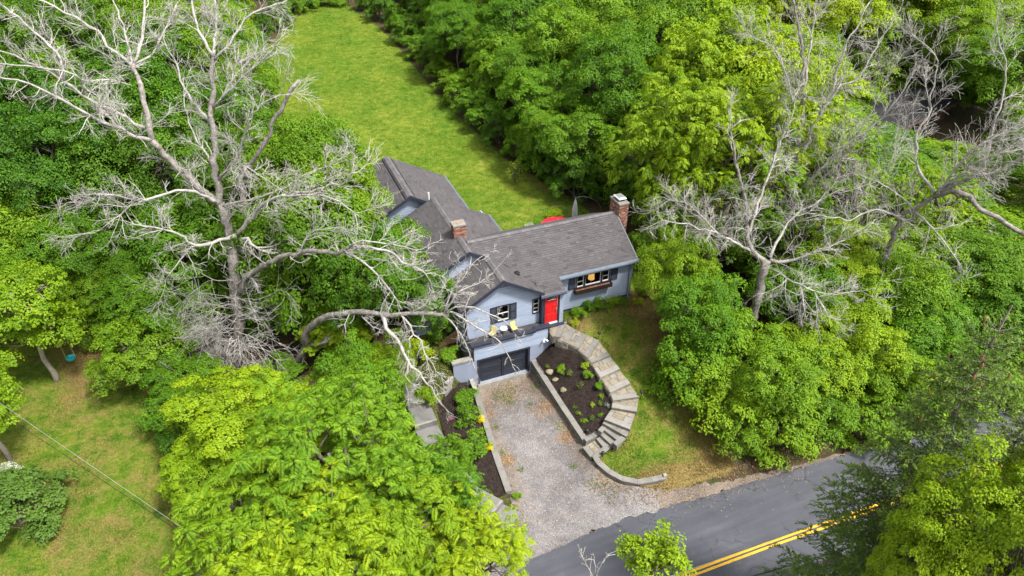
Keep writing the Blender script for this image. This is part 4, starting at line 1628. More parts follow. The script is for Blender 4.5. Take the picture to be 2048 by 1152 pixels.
def capped_wall(name, label, path, zt, zb, w, capm, thick=.07, nb=None, over=.03, caps=None, face_h=.13):
    """dry wall along path [(x,y)], top zt[i], foot zb[i]; separate cap stones, coursed face"""
    P = [np.array(p, float) for p in path]
    t = empty(name, (P[0][0], P[0][1], zb[0]), label, 'wall')
    off = np.array(t.location)
    seg = [np.linalg.norm(b - a) for a, b in zip(P[:-1], P[1:])]
    cum = np.concatenate([[0], np.cumsum(seg)])

    def pt(s):
        x = np.interp(s, cum, [p[0] for p in P])
        y = np.interp(s, cum, [p[1] for p in P])
        d = np.array([np.interp(s + .05, cum, [p[0] for p in P]) - np.interp(s - .05, cum, [p[0] for p in P]),
                      np.interp(s + .05, cum, [p[1] for p in P]) - np.interp(s - .05, cum, [p[1] for p in P])])
        d /= np.linalg.norm(d) + 1e-9
        return np.array([x, y]), np.array([-d[1], d[0]]), np.interp(s, cum, zt), np.interp(s, cum, zb)
    T = cum[-1]
    n = max(1, int(T / .3))
    core = MB()
    for i in range(n):
        a, na, ta, ba = pt(T * i / n)
        b, nb_, tb, bb = pt(T * (i + 1) / n)
        h = w / 2 - .03
        core.hexa([(*(a - na * h), ba), (*(b - nb_ * h), bb), (*(b + nb_ * h), bb), (*(a + na * h), ba),
                   (*(a - na * h), ta - thick - .005), (*(b - nb_ * h), tb - thick - .005), (*(b + nb_ * h), tb - thick - .005), (*(a + na * h), ta - thick - .005)])
    core.build('core', M['joint'], t, off)
    st = MB()
    for sgn in (-1, 1):
        hmax = max(np.array(zt) - np.array(zb))
        for row in range(int(hmax / face_h) + 1):
            s = -.2 * (row % 2)
            while s < T:
                L = rng.uniform(.22, .5)
                s0, s1 = max(0, s) + .008, min(T, s + L) - .008
                s += L
                if s1 - s0 < .05:
                    continue
                a, na, ta, ba = pt(s0)
                b, nb_, tb, bb = pt(s1)
                za1, zb1 = ta - thick - .01 - row * face_h, tb - thick - .01 - row * face_h
                if min(za1 - ba, zb1 - bb) < .03:
                    continue
                o = w / 2 + rng.normal(0, .008)
                hh = face_h - .014
                st.hexa([(*(a + na * sgn * (w / 2 - .08)), za1 - hh), (*(b + nb_ * sgn * (w / 2 - .08)), zb1 - hh), (*(b + nb_ * sgn * o), zb1 - hh), (*(a + na * sgn * o), za1 - hh),
                         (*(a + na * sgn * (w / 2 - .08)), za1), (*(b + nb_ * sgn * (w / 2 - .08)), zb1), (*(b + nb_ * sgn * o), zb1), (*(a + na * sgn * o), za1)])
    so_ = st.build('wall_stones', M['wallblock'], t, off)
    so_['kind'] = 'stuff'
    caps = caps or max(1, int(T / 1.3))
    for i in range(caps):
        mb = MB()
        k = 4
        s0, s1 = T * i / caps + .006, T * (i + 1) / caps - .006
        lo, hi = [], []
        for j in range(k + 1):
            a, na, ta, ba = pt(s0 + (s1 - s0) * j / k)
            lo.append((*(a - na * (w / 2 + over)), ta))
            hi.append((*(a + na * (w / 2 + over)), ta))
        dz = rng.normal(0, .006)
        for j in range(k):
            q = [lo[j], lo[j + 1], hi[j + 1], hi[j]]
            mb.hexa([(x, y, z - thick + dz) for x, y, z in q] + [(x, y, z + dz) for x, y, z in q])
        o = mb.build('cap_stone', capm, t, off)
        mod = o.modifiers.new('weld', 'WELD')
    return t


capped_wall('retaining_wall', 'long stone retaining wall with sawn caps along the right of the driveway',
            [(3.33, -.06), (3.40, -2), (3.50, -4), (3.66, -6.05)], [.93, .72, .48, .22], [-.3, -.4, -.6, -.7], .26, M['bluestone'], caps=5)
capped_wall('retaining_wall', 'short capped stone wall closing the mulch bed beside the bottom steps',
            [(3.62, -6.13), (4.2, -6.02), (4.62, -5.95)], [.235, .25, .27], [-.6, -.5, -.4], .24, M['bluestone'], caps=2)
capped_wall('retaining_wall', 'curved low stone wall with grey caps where lawn meets the driveway mouth',
            [(4.62, -6.98), (3.6, -7.32), (3.62, -7.7), (3.86, -8.35), (4.3, -8.95), (4.95, -9.35), (5.7, -9.45), (6.35, -9.5)], [.27, .20, .17, .10, .02, -.06, -.10, -.12], [-.4, -.7, -.7, -.8, -.9, -.9, -.9, -.9], .24, M['bluestone'], caps=7)
capped_wall('retaining_wall', 'low bluestone edging wall along the left of the driveway',
            [(-.5, -.85), (-.72, -3), (-.95, -5.2), (-1.12, -7.35)], [.48, .22, -.05, -.26], [-.5, -.6, -.8, -.9], .26, M['bluestone'], caps=5)
# pale stepped wall beside the court wall
ps = empty('stone_steps', (-2.1, -.3, .6), 'pale stone block steps at the end of the wing wall above the left bed', 'steps')
for j, (a, b, zt) in enumerate((((-1.62, .02), (-2.12, -.45), 1.30), ((-1.72, -.12), (-2.25, -.60), 1.12), ((-1.82, -.27), (-2.38, -.76), .93))):
    a, b = np.array(a), np.array(b)
    d = (b - a) / np.linalg.norm(b - a)
    nn = np.array([-d[1], d[0]])
    mb = MB()
    mb.prism([a - nn * .16, b - nn * .16, b + nn * .16, a + nn * .16], zt - .6, zt, .015)
    mb.build('stone_block', M['conc'], ps, (-2.1, -.3, .6))

# left concrete walk in slabs with risers
wk = empty('garden_path', (-3.8, -3, .1), 'grey concrete slab path stepping down left of the driveway bed', 'path')
prev = None
cl = [(-2.9, 2.9), (-3.75, 1.5), (-3.85, .2), (-3.85, -1.2), (-3.85, -2.6), (-3.75, -4.0), (-3.5, -5.4), (-3.0, -6.9), (-2.1, -8.2), (-1.5, -9.0)]
zz = [1.75, 1.52, 1.25, .92, .62, .36, .12, -.12, -.36]
for i in range(len(cl) - 1):
    a, b = np.array(cl[i]), np.array(cl[i + 1])
    d = (b - a) / np.linalg.norm(b - a)
    d2 = d if i == len(cl) - 2 else (np.array(cl[i + 2]) - b) / np.linalg.norm(np.array(cl[i + 2]) - b)
    d0 = d if i == 0 else (a - np.array(cl[i - 1])) / np.linalg.norm(a - np.array(cl[i - 1]))
    na = np.array([-(d + d0)[1], (d + d0)[0]])
    na /= np.linalg.norm(na)
    nb = np.array([-(d + d2)[1], (d + d2)[0]])
    nb /= np.linalg.norm(nb)
    h = .60
    mb = MB()
    mb.prism([a - na * h, b - nb * h, b + nb * h, a + na * h], zz[i] - .5, zz[i], .015)
    mb.build('path_slab', M['walk'], wk, (-3.8, -3, .1))
    if i in (3, 5, 7):
        e = b - d * .12
        mb = MB()
        mb.prism([e - nb * (h - .02), b - nb * (h - .02), b + nb * (h - .02), e + nb * (h - .02)], zz[i] + .001, zz[i] + .02, .005)
        mb.build('nosing', M['conc'], wk, (-3.8, -3, .1))
# wooden side stair
wsr = empty('side_stairs', (-1.1, 2.6, 1.85), 'small raw lumber stair at the shaded left side of the house', 'stairs')
for i in range(3):
    mb = MB()
    mb.box(-1.55 + i * .3, -1.25 + i * .3, 2.15, 3.15, 1.98 + i * .19, 2.02 + i * .19)
    mb.build('tread', M['lumberdark'] if i else M['oldwood'], wsr, (-1.1, 2.6, 1.85))
for y in (2.12, 3.15):
    mb = MB()
    mb.hexa([(-1.62, y, 1.78), (-.42, y, 1.78), (-.42, y + .05, 1.78), (-1.62, y + .05, 1.78), (-1.62, y, 2.02), (-.42, y, 2.72), (-.42, y + .05, 2.72), (-1.62, y + .05, 2.02)])
    mb.build('stringer', M['oldwood'], wsr, (-1.1, 2.6, 1.85))
for y in (2.10, 3.20):
    mb = MB()
    mb.tube([(-1.58, y, 1.8), (-1.58, y, 2.85)], .045, 4)
    mb.build('post', M['oldwood'], wsr, (-1.1, 2.6, 1.85))
    mb = MB()
    mb.tube([(-1.6, y, 2.83), (-.42, y, 3.5)], .04, 4)
    mb.build('handrail', M['oldwood'], wsr, (-1.1, 2.6, 1.85))

# ------------------------------------------------------------------ small things
def boulder(px, py, r, label, seed, hf):
    p = atz(px, py, .9)
    for _ in range(3):
        p = atz(px, py, float(hf(p[0], p[1])[0]))
    bm = bmesh.new()
    bmesh.ops.create_icosphere(bm, subdivisions=3, radius=1)
    rr = np.random.default_rng(seed)
    ax = rr.normal(size=(6, 3))
    ax /= np.linalg.norm(ax, axis=1)[:, None]
    for v in bm.verts:
        d = np.array(v.co)
        k = 1 + .12 * math.sin(3 * d[0] + seed) + .10 * math.sin(4 * d[1] + 2 * seed)
        for a in ax:
            k = min(k, .86 / max(d.dot(a), .3))
        v.co = Vector((d[0] * r * k, d[1] * r * .8 * k, d[2] * r * .62 * k))
    me = bpy.data.meshes.new('boulder')
    bm.to_mesh(me)
    bm.free()
    me.materials.append(M['boulder'])
    for q in me.polygons:
        q.use_smooth = True
    o = link('boulder', me, None, (p[0], p[1], p[2] + r * .12))
    tag(o, label, 'rock')


M['boulder'] = simple('tan_boulder', (.15, .125, .078), (.27, .235, .16), 3, .9, .6, 18, fine=.3)
boulder(*Z5(345, 605), .25, 'tan boulder nearest the garage corner in the right mulch bed', 3, bedr)
boulder(*Z5(405, 690), .19, 'small flat grey boulder between two tan boulders in the right bed', 5, bedr)
boulder(*Z5(497, 812), .22, 'rounded pale boulder lowest of three in the right mulch bed', 8, bedr)


def path_light(x, y, z, label):
    o = empty('path_light', (x, y, z), label, 'garden light', 'black path lights beside the garden steps')
    mb = MB()
    mb.tube([(0, 0, -.1), (0, 0, .30)], .018, 6)
    mb.build('stake', M['black'], o)
    mb = MB()
    mb.lathe((0, 0, .28), [(.02, 0), (.11, .03), (.085, .09), (.03, .12)], 10)
    mb.build('lamp_hood', M['black'], o)


for (px, py), z, lb in ((Z5(908, 195), 2.2, 'black path light at the top bend of the steps by the lawn'), (Z5(1395, 872), 1.4, 'black path light outside the middle bend of the steps'),
                        (Z6(215, 432), .2, 'black path light inside the mulch bed corner above bottom steps'), (Z6(418, 722), .1, 'black path light on the grass behind the low curved wall')):
    p = atz(px, py, z)
    path_light(p[0], p[1], z - .05, lb)

# deck furniture
M['yellowfab'] = simple('pale_yellow_cushion', (.50, .40, .12), (.58, .47, .16), 5, .8, .1, fine=.1)
M['thinmetal'] = simple('grey_metal_tube', (.16, .16, .17), (.22, .22, .23), 5, .45, .0, fine=.05, metal=.5)


def chair(x, y, rz, tilt, label):
    o = empty('deck_chair', (x, y, 2.862), label, 'chair', 'yellow chairs on the front deck')
    o.rotation_euler = (0, 0, rz)
    o.scale = (.74, .74, .74)
    mb = MB()
    mb.prism([(-.2, -.18), (.2, -.18), (.2, .2), (-.2, .2)], .36, .41, .015)
    mb.build('seat', M['yellowfab'], o)
    mb = MB()
    mb.hexa([(-.22, .17, .42), (.22, .17, .42), (.22, .21, .42), (-.22, .21, .42), (-.22, .17 + tilt, .80), (.22, .17 + tilt, .80), (.22, .215 + tilt, .80), (-.22, .215 + tilt, .80)])
    mb.build('backrest', M['yellowfab'], o)
    for sx in (-.19, .19):
        for sy, top in ((-.16, .36), (.2, .42)):
            mb = MB()
            mb.tube([(sx, sy, 0), (sx, sy, top)], .013, 5)
            mb.build('leg', M['thinmetal'], o)


chair(2.36, .48, R_(12), .10, 'pale yellow chair right of the little round table on the front deck')
chair(1.02, .50, R_(-55), .16, 'pale yellow chair turned sideways, left of the little round table on deck')
tb = empty('side_table', (1.72, .48, 2.862), 'small round white table between two yellow chairs on the front deck', 'table')
mb = MB()
mb.lathe((0, 0, .44), [(.20, 0), (.215, .012), (.2, .03)], 20)
mb.build('tabletop', M['white'], tb)
for a in range(3):
    mb = MB()
    an = a * 2.09 + .4
    mb.tube([(.05 * math.cos(an), .05 * math.sin(an), .44), (.17 * math.cos(an), .17 * math.sin(an), 0)], .012, 5)
    mb.build('leg', M['thinmetal'], tb)
# floodlight on the apron wall
fl = empty('flood_light', (4.02, -.02, 2.15), 'white twin flood light on the wall right above the garage door', 'light')
mb = MB()
mb.lathe((0, 0, -.06), [(.06, 0), (.07, .06), (.05, .12)], 8)
mb.build('base', M['white'], fl)
for s in (-1, 1):
    mb = MB()
    mb.tube([(0, 0, 0), (s * .09, -.10, .05), (s * .13, -.2, .0)], [.03, .05, .065], 8)
    mb.build('lamp_head', M['white'], fl)
# indoor lamp
lm, nt, b_ = new_mat('lit_lamp_shade')
b_.inputs['Base Color'].default_value = (.6, .35, .1, 1)
b_.inputs['Emission Color'].default_value = (1.0, .52, .14, 1)
b_.inputs['Emission Strength'].default_value = .38
lp = empty('table_lamp', (8.02, 2.15, 3.3), 'lit amber table lamp behind the large wing window', 'lamp')
mb = MB()
mb.lathe((0, 0, 0), [(.12, 0), (.05, .1), (.09, .3), (.03, .55), (.03, .75)], 10)
mb.build('base', M['metal'], lp)
mb = MB()
mb.lathe((0, 0, .72), [(.20, 0), (.16, .50)], 16)
mb.build('lamp_shade', lm, lp, smooth=True)
# patio behind the house: red umbrella, closed umbrella
M['redfab'] = simple('red_canvas', (.60, .01, .03), (.72, .02, .05), 3, .7, .0, fine=.08)
M['greyfab'] = simple('pale_grey_canvas', (.48, .49, .51), (.62, .63, .65), 5, .8, .1, fine=.12)
pu = empty('patio_umbrella', (9.0, 8.9, 2.2), 'open red patio umbrella showing above the wing roof ridge', 'umbrella')
mb = MB()
cr = (9.0, 8.9)
k = 8
ring = [(1.25 * math.cos(i * 2 * math.pi / k + .2), 1.25 * math.sin(i * 2 * math.pi / k + .2), 1.72) for i in range(k)]
for i in range(k):
    a, b = ring[i], ring[(i + 1) % k]
    m_ = ((a[0] + b[0]) / 2 * .96, (a[1] + b[1]) / 2 * .96, 1.76)
    mb.face([(0, 0, 2.22), a, m_])
    mb.face([(0, 0, 2.22), m_, b])
    mb.face([a, (a[0], a[1], 1.6), (m_[0], m_[1], 1.64), m_])
    mb.face([m_, (m_[0], m_[1], 1.64), (b[0], b[1], 1.6), b])
mb.build('canopy', M['redfab'], pu)
mb = MB()
mb.tube([(0, 0, 0), (0, 0, 2.28)], .025, 6)
mb.build('pole', M['metal'], pu)
for i in range(k):
    mb = MB()
    mb.tube([(0, 0, 2.16), (ring[i][0] * .98, ring[i][1] * .98, 1.70)], .01, 4)
    mb.build('rib', M['metal'], pu)
cu = empty('patio_umbrella', (11.3, 10.9, 2.5), 'closed pale grey patio umbrella standing behind the wing roof', 'umbrella')
mb = MB()
k = 16
prof = [(.13, .55), (.19, .7), (.17, 1.2), (.10, 1.7), (.03, 2.02)]
for r0, z0 in prof:
    for j in range(k):
        a = j * 2 * math.pi / k
        rr = r0 * (1.15 if j % 2 else .72)
        mb.v.append((rr * math.cos(a), rr * math.sin(a), z0))
for i in range(len(prof) - 1):
    for j in range(k):
        mb.f.append((i * k + j, i * k + (j + 1) % k, (i + 1) * k + (j + 1) % k, (i + 1) * k + j))
        mb.m.append(0)
mb.build('folded_canopy', M['greyfab'], cu)
mb = MB()
mb.tube([(0, 0, 0), (0, 0, 2.14)], .025, 6)
mb.build('pole', M['metal'], cu)
mb = MB()
mb.lathe((0, 0, 0), [(.28, 0), (.28, .06), (.05, .1)], 12)
mb.build('base', M['black'], cu)
ap = [(11.32, 10.85, 4.58), (11.7, 10.9, 4.62), (12.3, 10.8, 4.50), (12.9, 10.6, 4.15), (13.2, 10.5, 3.6), (13.3, 10.4, 2.5)]
mb = MB()
mb.tube(ap, .02, 5)
tag(mb.build('curved_pole', M['thinmetal'], None, smooth=True), 'thin arched grey pole leaning over beside the closed umbrella', 'pole')
# wooden bench rail behind the ridge (orange edge of a patio platform)
pt_ = empty('patio_platform', (10.9, 8.6, 2.5), 'low cedar patio platform showing behind the wing ridge beside chimney', 'platform')
for i in range(8):
    mb = MB()
    mb.box(9.2 + i * .22, 9.4 + i * .22, 9.4, 11.2, 2.62, 2.70)
    mb.build('plank', M['oldwood'], pt_, (10.9, 8.6, 2.5))
# toddler swing at the left yard
M['teal'] = simple('turquoise_plastic', (.03, .42, .46), (.05, .50, .53), 3, .4, .0, fine=.05)
swp = atz(142, 716, .9)
sw = empty('tree_swing', tuple(swp), 'turquoise bucket swing hanging on ropes in the left yard', 'swing')
mb = MB()
mb.lathe((0, 0, -.12), [(.12, 0), (.22, .05), (.27, .2), (.24, .2), (.18, .07)], 12)
mb.build('seat', M['teal'], sw)
for s in (-1, 1):
    mb = MB()
    mb.tube([(s * .24, 0, .08), (s * .18, 0, 2.6)], .016, 5)
    mb.build('rope', simple('yellow_rope', (.4, .36, .12), (.5, .45, .2), 5), sw)
# white stake at the end of the low wall
p = atz(1329, 951, -.1)
mb = MB()
mb.prism([(-.1, -.08), (.1, -.1), (.12, .08), (-.06, .1)], -.2, .09, .03)
o = mb.build('end_stone', M['conc'], None)
o.location = (p[0], p[1], -.2 + .1)
tag(o, 'small pale stone at the tip of the low curved wall', 'stone')
# neighbour's dark roofed building in the right woods
nb = empty('neighbour_house', (51, 19.0, .3), 'dark roofed brown house half hidden in the woods at upper right', 'house')
M['brown'] = simple('dark_brown_wall', (.05, .022, .016), (.085, .04, .028), 2, .8, .2, fine=.2)
M['darkroof'] = simple('black_shingle', (.008, .008, .010), (.014, .014, .016), 2, .85, .4, 30, fine=.3)
u = np.array([.96, .28])
v = np.array([-.28, .96])


def nbp(a, b, z):
    q = u * a + v * b
    return (q[0], q[1], z)


mb = MB()
mb.hexa([nbp(-6.5, -2.2, -1), nbp(6.5, -2.2, -1), nbp(6.5, 2.2, -1), nbp(-6.5, 2.2, -1), nbp(-6.5, -2.2, 2.6), nbp(6.5, -2.2, 2.6), nbp(6.5, 2.2, 2.6), nbp(-6.5, 2.2, 2.6)])
mb.build('wall', M['brown'], nb)
for s, nm in ((-1, 'front'), (1, 'rear')):
    mb = MB()
    e = [nbp(-7, s * 2.8, 2.5), nbp(7, s * 2.8, 2.5), nbp(7, 0, 3.6), nbp(-7, 0, 3.6)]
    mb.hexa([(x, y, z - .15) for x, y, z in e] + e)
    mb.build('roof', M['darkroof'], nb)
mb = MB()
mb.hexa([nbp(-7.1, -2.9, 2.28), nbp(7.1, -2.9, 2.28), nbp(7.1, -2.8, 2.28), nbp(-7.1, -2.8, 2.28), nbp(-7.1, -2.9, 2.5), nbp(7.1, -2.9, 2.5), nbp(7.1, -2.8, 2.5), nbp(-7.1, -2.8, 2.5)])
mb.build('fascia', M['brown'], nb)
for a in (-4.5, -.8, 3):
    mb = MB()
    mb.hexa([nbp(a, -2.23, .6), nbp(a + 1.4, -2.23, .6), nbp(a + 1.4, -2.18, .6), nbp(a, -2.18, .6), nbp(a, -2.23, 1.8), nbp(a + 1.4, -2.23, 1.8), nbp(a + 1.4, -2.18, 1.8), nbp(a, -2.18, 1.8)])
    mb.build('window', M['black'], nb)
# overhead wires
M['wire'] = simple('black_cable', (.012, .012, .013), (.02, .02, .02), 5, .6, 0)
M['wirepale'] = simple('bare_aluminium_cable', (.3, .3, .3), (.4, .4, .4), 5, .4, 0, metal=.3)


def wire(a, b, ext, sag, r, mat, label):
    a, b = np.array(a), np.array(b)
    d = b - a
    a, b = a - d * ext[0], b + d * ext[1]
    pts = [a + (b - a) * t + np.array([0, 0, -sag * 4 * t * (1 - t)]) for t in np.linspace(0, 1, 24)]
    mb = MB()
    mb.tube(pts, r, 5)
    tag(mb.build('overhead_wire', mat, None, smooth=True), label, 'wire', 'overhead wires')


wire(atz(45, 835, 5.5), atz(408, 1082, 5.8), (.5, 1.2), .15, .008, M['wirepale'], 'pale braided overhead wire over the left lawn')
wire(atz(60, 862, 5.2), atz(390, 1080, 5.5), (.5, 1.2), .15, .011, M['wire'], 'black overhead wire over the left lawn, below the pale one')
wire(atz(1395, 1131, 4.2), atz(1650, 1040, 4.2), (.9, .9), .1, .008, M['wirepale'], 'thin pale overhead wire crossing the road beside the yellow lines')
wire(atz(1505, 1150, 4.6), atz(1735, 1083, 4.6), (.9, .9), .1, .018, M['wire'], 'thick black overhead wire crossing the near road lane')
wire(atz(893, 675, 4.4), atz(912, 925, 1.6), (.05, .05), .05, .006, M['wire'], 'thin dark cable running down in front of the left mulch bed')

# ------------------------------------------------------------------ leaf meshes
def unit(a):
    return a / (np.linalg.norm(a, axis=-1, keepdims=True) + 1e-9)


def tangents(N):
    a = np.where(np.abs(N[:, 2:3]) < .9, np.array([[0, 0, 1.0]]), np.array([[1.0, 0, 0]]))
    t1 = unit(np.cross(N, a))
    return t1, np.cross(N, t1)


def leaves_to_mesh(base, tipdir, nrm, length, width, droop=.15):
    """folded four-point leaves: base, left, tip, right"""
    side = unit(np.cross(nrm, tipdir))
    n = unit(np.cross(tipdir, side))
    L = length[:, None]
    W = width[:, None]
    tip = base + tipdir * L - n * L * droop
    mid = base + tipdir * L * .5 + n * W * .10
    lf = mid + side * W * .5 + n * W * .12
    rt = mid - side * W * .5 + n * W * .12
    V = np.stack([base, rt, tip, lf], 1).reshape(-1, 3)
    m = len(base)
    i = np.arange(m) * 4
    F = np.concatenate([np.stack([i, i + 1, i + 2], 1), np.stack([i, i + 2, i + 3], 1)])
    return V, F


def clump_leaves(r, C, N, rc, per, ll, lw, dome=.38, jit=.5, cl_tint=.5):
    n = len(C)
    idx = np.repeat(np.arange(n), per)
    m = len(idx)
    t1, t2 = tangents(N)
    rr = np.sqrt(r.random(m)) * rc[idx]
    an = r.random(m) * 2 * math.pi
    rad = t1[idx] * np.cos(an)[:, None] + t2[idx] * np.sin(an)[:, None]
    q = (rr / rc[idx])
    # scalloped rim so that clumps do not read as discs
    ph = r.random(n) * 6.28
    rr = rr * (1 + .22 * np.sin(3 * an + ph[idx]) + .14 * np.sin(5 * an + 2 * ph[idx]))
    h = dome * rc[idx] * (1 - q * q) + r.normal(0, .12, m) * rc[idx] - (r.random(m) < .2) * .25 * rc[idx]
    P = C[idx] + rad * rr[:, None] + N[idx] * h[:, None]
    nr = unit(N[idx] * .9 + rad * (q * .45)[:, None] + r.normal(0, jit, (m, 3)) * .6)
    td = unit(rad * .8 + r.normal(0, .6, (m, 3)) + np.array([0, 0, -.25]))
    td = unit(td - nr * (td * nr).sum(1)[:, None])
    s = r.uniform(.7, 1.25, m)
    V, F = leaves_to_mesh(P, td, nr, ll * s, lw * s)
    ct = r.random(n)
    tint = np.clip(ct[idx] * cl_tint + r.random(m) * (1 - cl_tint) + (r.random(m) < .04) * .3, 0, 1)
    return V, F, np.repeat(tint, 4)


def fronds(r, C, N, L, k, pairs, ll, lw, droop=.45, lift=.35):
    """pinnate leaves radiating from twig ends"""
    n = len(C)
    N = unit(N + r.normal(0, .28, N.shape))
    idx = np.repeat(np.arange(n), k)
    m = len(idx)
    t1, t2 = tangents(N)
    an = np.tile(np.arange(k) * 2 * math.pi / k, n) + r.normal(0, .35, m)
    rad = t1[idx] * np.cos(an)[:, None] + t2[idx] * np.sin(an)[:, None]
    d = unit(rad + N[idx] * r.uniform(lift - .3, lift + .3, m)[:, None])
    fl = L * r.uniform(.7, 1.2, m)
    ft = r.random(m)
    B, T, Nn, SL_, TT = [], [], [], [], []
    for j in range(pairs):
        t = .22 + .78 * (j + .5) / pairs
        p = C[idx] + d * (fl * t)[:, None] + np.array([0, 0, -1.0]) * (droop * fl * t * t)[:, None]
        tg = unit(d + np.array([0, 0, -2 * droop * t]))
        sd = unit(np.cross(tg, np.array([0, 0, 1.0])))
        up = np.cross(sd, tg)
        sz = (.65 + .7 * math.sin(math.pi * min(1, t * .9 + .05)))
        for s in (-1, 1):
            td = unit(sd * s + tg * .55 - np.array([0, 0, .25]) + r.normal(0, .12, (m, 3)))
            B.append(p)
            T.append(td)
            Nn.append(unit(up + r.normal(0, .22, (m, 3))))
            SL_.append(np.full(m, sz) * r.uniform(.8, 1.15, m))
            TT.append(ft)
    # end leaflet
    B = np.concatenate(B)
    T = np.concatenate(T)
    Nn = np.concatenate(Nn)
    sz = np.concatenate(SL_)
    tt = np.concatenate(TT)
    V, F = leaves_to_mesh(B, T, Nn, ll * sz, lw * sz, .2)
    tint = np.clip(tt * .6 + r.random(len(tt)) * .4, 0, 1)
    return V, F, np.repeat(tint, 4)


def lobes(r, R, Hc, zc, n, airy=False):
    """crown built of many overlapping lobes of unequal size: centre, radii"""
    out = [(np.array([0, 0, zc + .06 * Hc]), np.array([R * .55, R * .55, Hc * .40]) * (.45 if airy else 1))]
    for i in range(n):
        a = 2 * math.pi * (i + r.uniform(-.35, .35)) / n
        d = R * (r.uniform(.35, .95) if airy else r.uniform(.40, .78))
        z = zc + Hc * (r.uniform(-.38, .30) if i % 2 else r.uniform(-.1, .36)) * (1.15 - .5 * d / R)
        s = r.uniform(.16, .28) if airy else r.uniform(.26, .46)
        out.append((np.array([d * math.cos(a), d * math.sin(a), z]), np.array([R * s, R * s, Hc * s * r.uniform(.5, .75)])))
    return out


def crown_points(r, lb, dens, rc_rng, low=-.45, inner=.25):
    C, N, RC = [], [], []
    for c, e in lb:
        area = 4 * math.pi * ((e[0] * e[1]) ** 1.6 / 3 + 2 * (e[0] * e[2]) ** 1.6 / 3) ** (1 / 1.6)
        n = max(6, int(area * dens))
        d = unit(r.normal(size=(n, 3)))
        d = d[d[:, 2] > low]
        rad = np.where(r.random(len(d)) < inner, r.uniform(.45, .8, len(d)), r.uniform(.8, 1.2, len(d)))
        p = c + d * e * rad[:, None]
        keep = np.ones(len(p), bool)
        for c2, e2 in lb:
            if c2 is c:
                continue
            keep &= (((p - c2) / e2) ** 2).sum(1) > .55
        p, d = p[keep], d[keep]
        nn = unit(d / e * e.mean() * .5 + np.array([0, 0, 1.0]) + r.normal(0, .16, d.shape))
        C.append(p)
        N.append(nn)
        RC.append(r.uniform(*rc_rng, len(p)))
    return np.concatenate(C), np.concatenate(N), np.concatenate(RC)


def bend(a, b, r, k=6, amp=.08, up=.15):
    a, b = np.asarray(a, float), np.asarray(b, float)
    t = np.linspace(0, 1, k)[:, None]
    L = np.linalg.norm(b - a)
    p = a + (b - a) * t + np.array([0, 0, 1.0]) * (np.sin(t * math.pi) * up * L)
    j = r.normal(0, amp * L / k, (k, 3))
    j[0] = j[-1] = 0
    return p + j


TREES = {}


def make_tree(key, seed, R, H, style, nlobe=5, dens=1.2, rc=(.45, .85), per=110, ll=.17, lw=.13, low=-.45, trunk_r=.2, crown_frac=.68, thin=False, **kw):
    """meshes for one kind of tree: (trunk mesh, crown mesh, height, radius)"""
    r = np.random.default_rng(seed)
    Hc = H * crown_frac
    zc = H - Hc * .5
    lb = lobes(r, R, Hc, zc, nlobe, kw.get('airy', False))
    C, N, RC = crown_points(r, lb, dens, rc, low, kw.get('inner', .25))
    if style == 'broad':
        V, F, t = clump_leaves(r, C, N, RC, per, ll, lw, kw.get('dome', .38), kw.get('jit', .5))
    else:
        V, F, t = fronds(r, C, N, kw.get('L', .55), kw.get('k', 7), kw.get('pairs', 7), ll, lw, kw.get('droop', .45), kw.get('lift', .35))
    cm = fast_mesh(key + '_crown', V, F, t)
    mb = MB()
    top = zc + Hc * .25
    mb.tube(bend((0, 0, -.4), (r.normal(0, .2), r.normal(0, .2), top), r, 8, .12, 0), np.linspace(trunk_r * 1.15, trunk_r * .3, 8), 8)
    for c, e in lb[1:]:
        z0 = max(H - Hc * 1.0, min(c[2] - Hc * .25, top * .9))
        mb.tube(bend((0, 0, z0), c, r, 6, .15, .08), np.linspace(trunk_r * .55, trunk_r * .15, 6), 6)
        k = r.choice(len(C), min(len(C), 9), replace=False)
        dd = np.linalg.norm(C - c, axis=1)
        for i in np.argsort(dd)[:60][::7]:
            mb.tube(bend(c + (np.array([0, 0, z0]) - c) * .25, C[i] - N[i] * .1, r, 4, .15, .05), np.linspace(trunk_r * .2, trunk_r * .05, 4), 4)
    tm = bpy.data.meshes.new(key + '_trunk')
    tm.from_pydata(mb.v, [], mb.f)
    tm.polygons.foreach_set('use_smooth', [True] * len(tm.polygons))
    TREES[key] = (tm, cm, H, R)


M['bark'] = simple('grey_brown_bark', (.085, .068, .052), (.19, .165, .135), 2.5, .9, .8, 14, fine=.4)
M['deadwood'] = simple('bleached_dead_wood', (.23, .214, .195), (.43, .41, .382), 3.0, .9, .7, 12, fine=.3)
M['deadbark'] = simple('peeling_pale_bark', (.085, .07, .06), (.31, .288, .262), 4.5, .9, .9, 11, fine=.4)

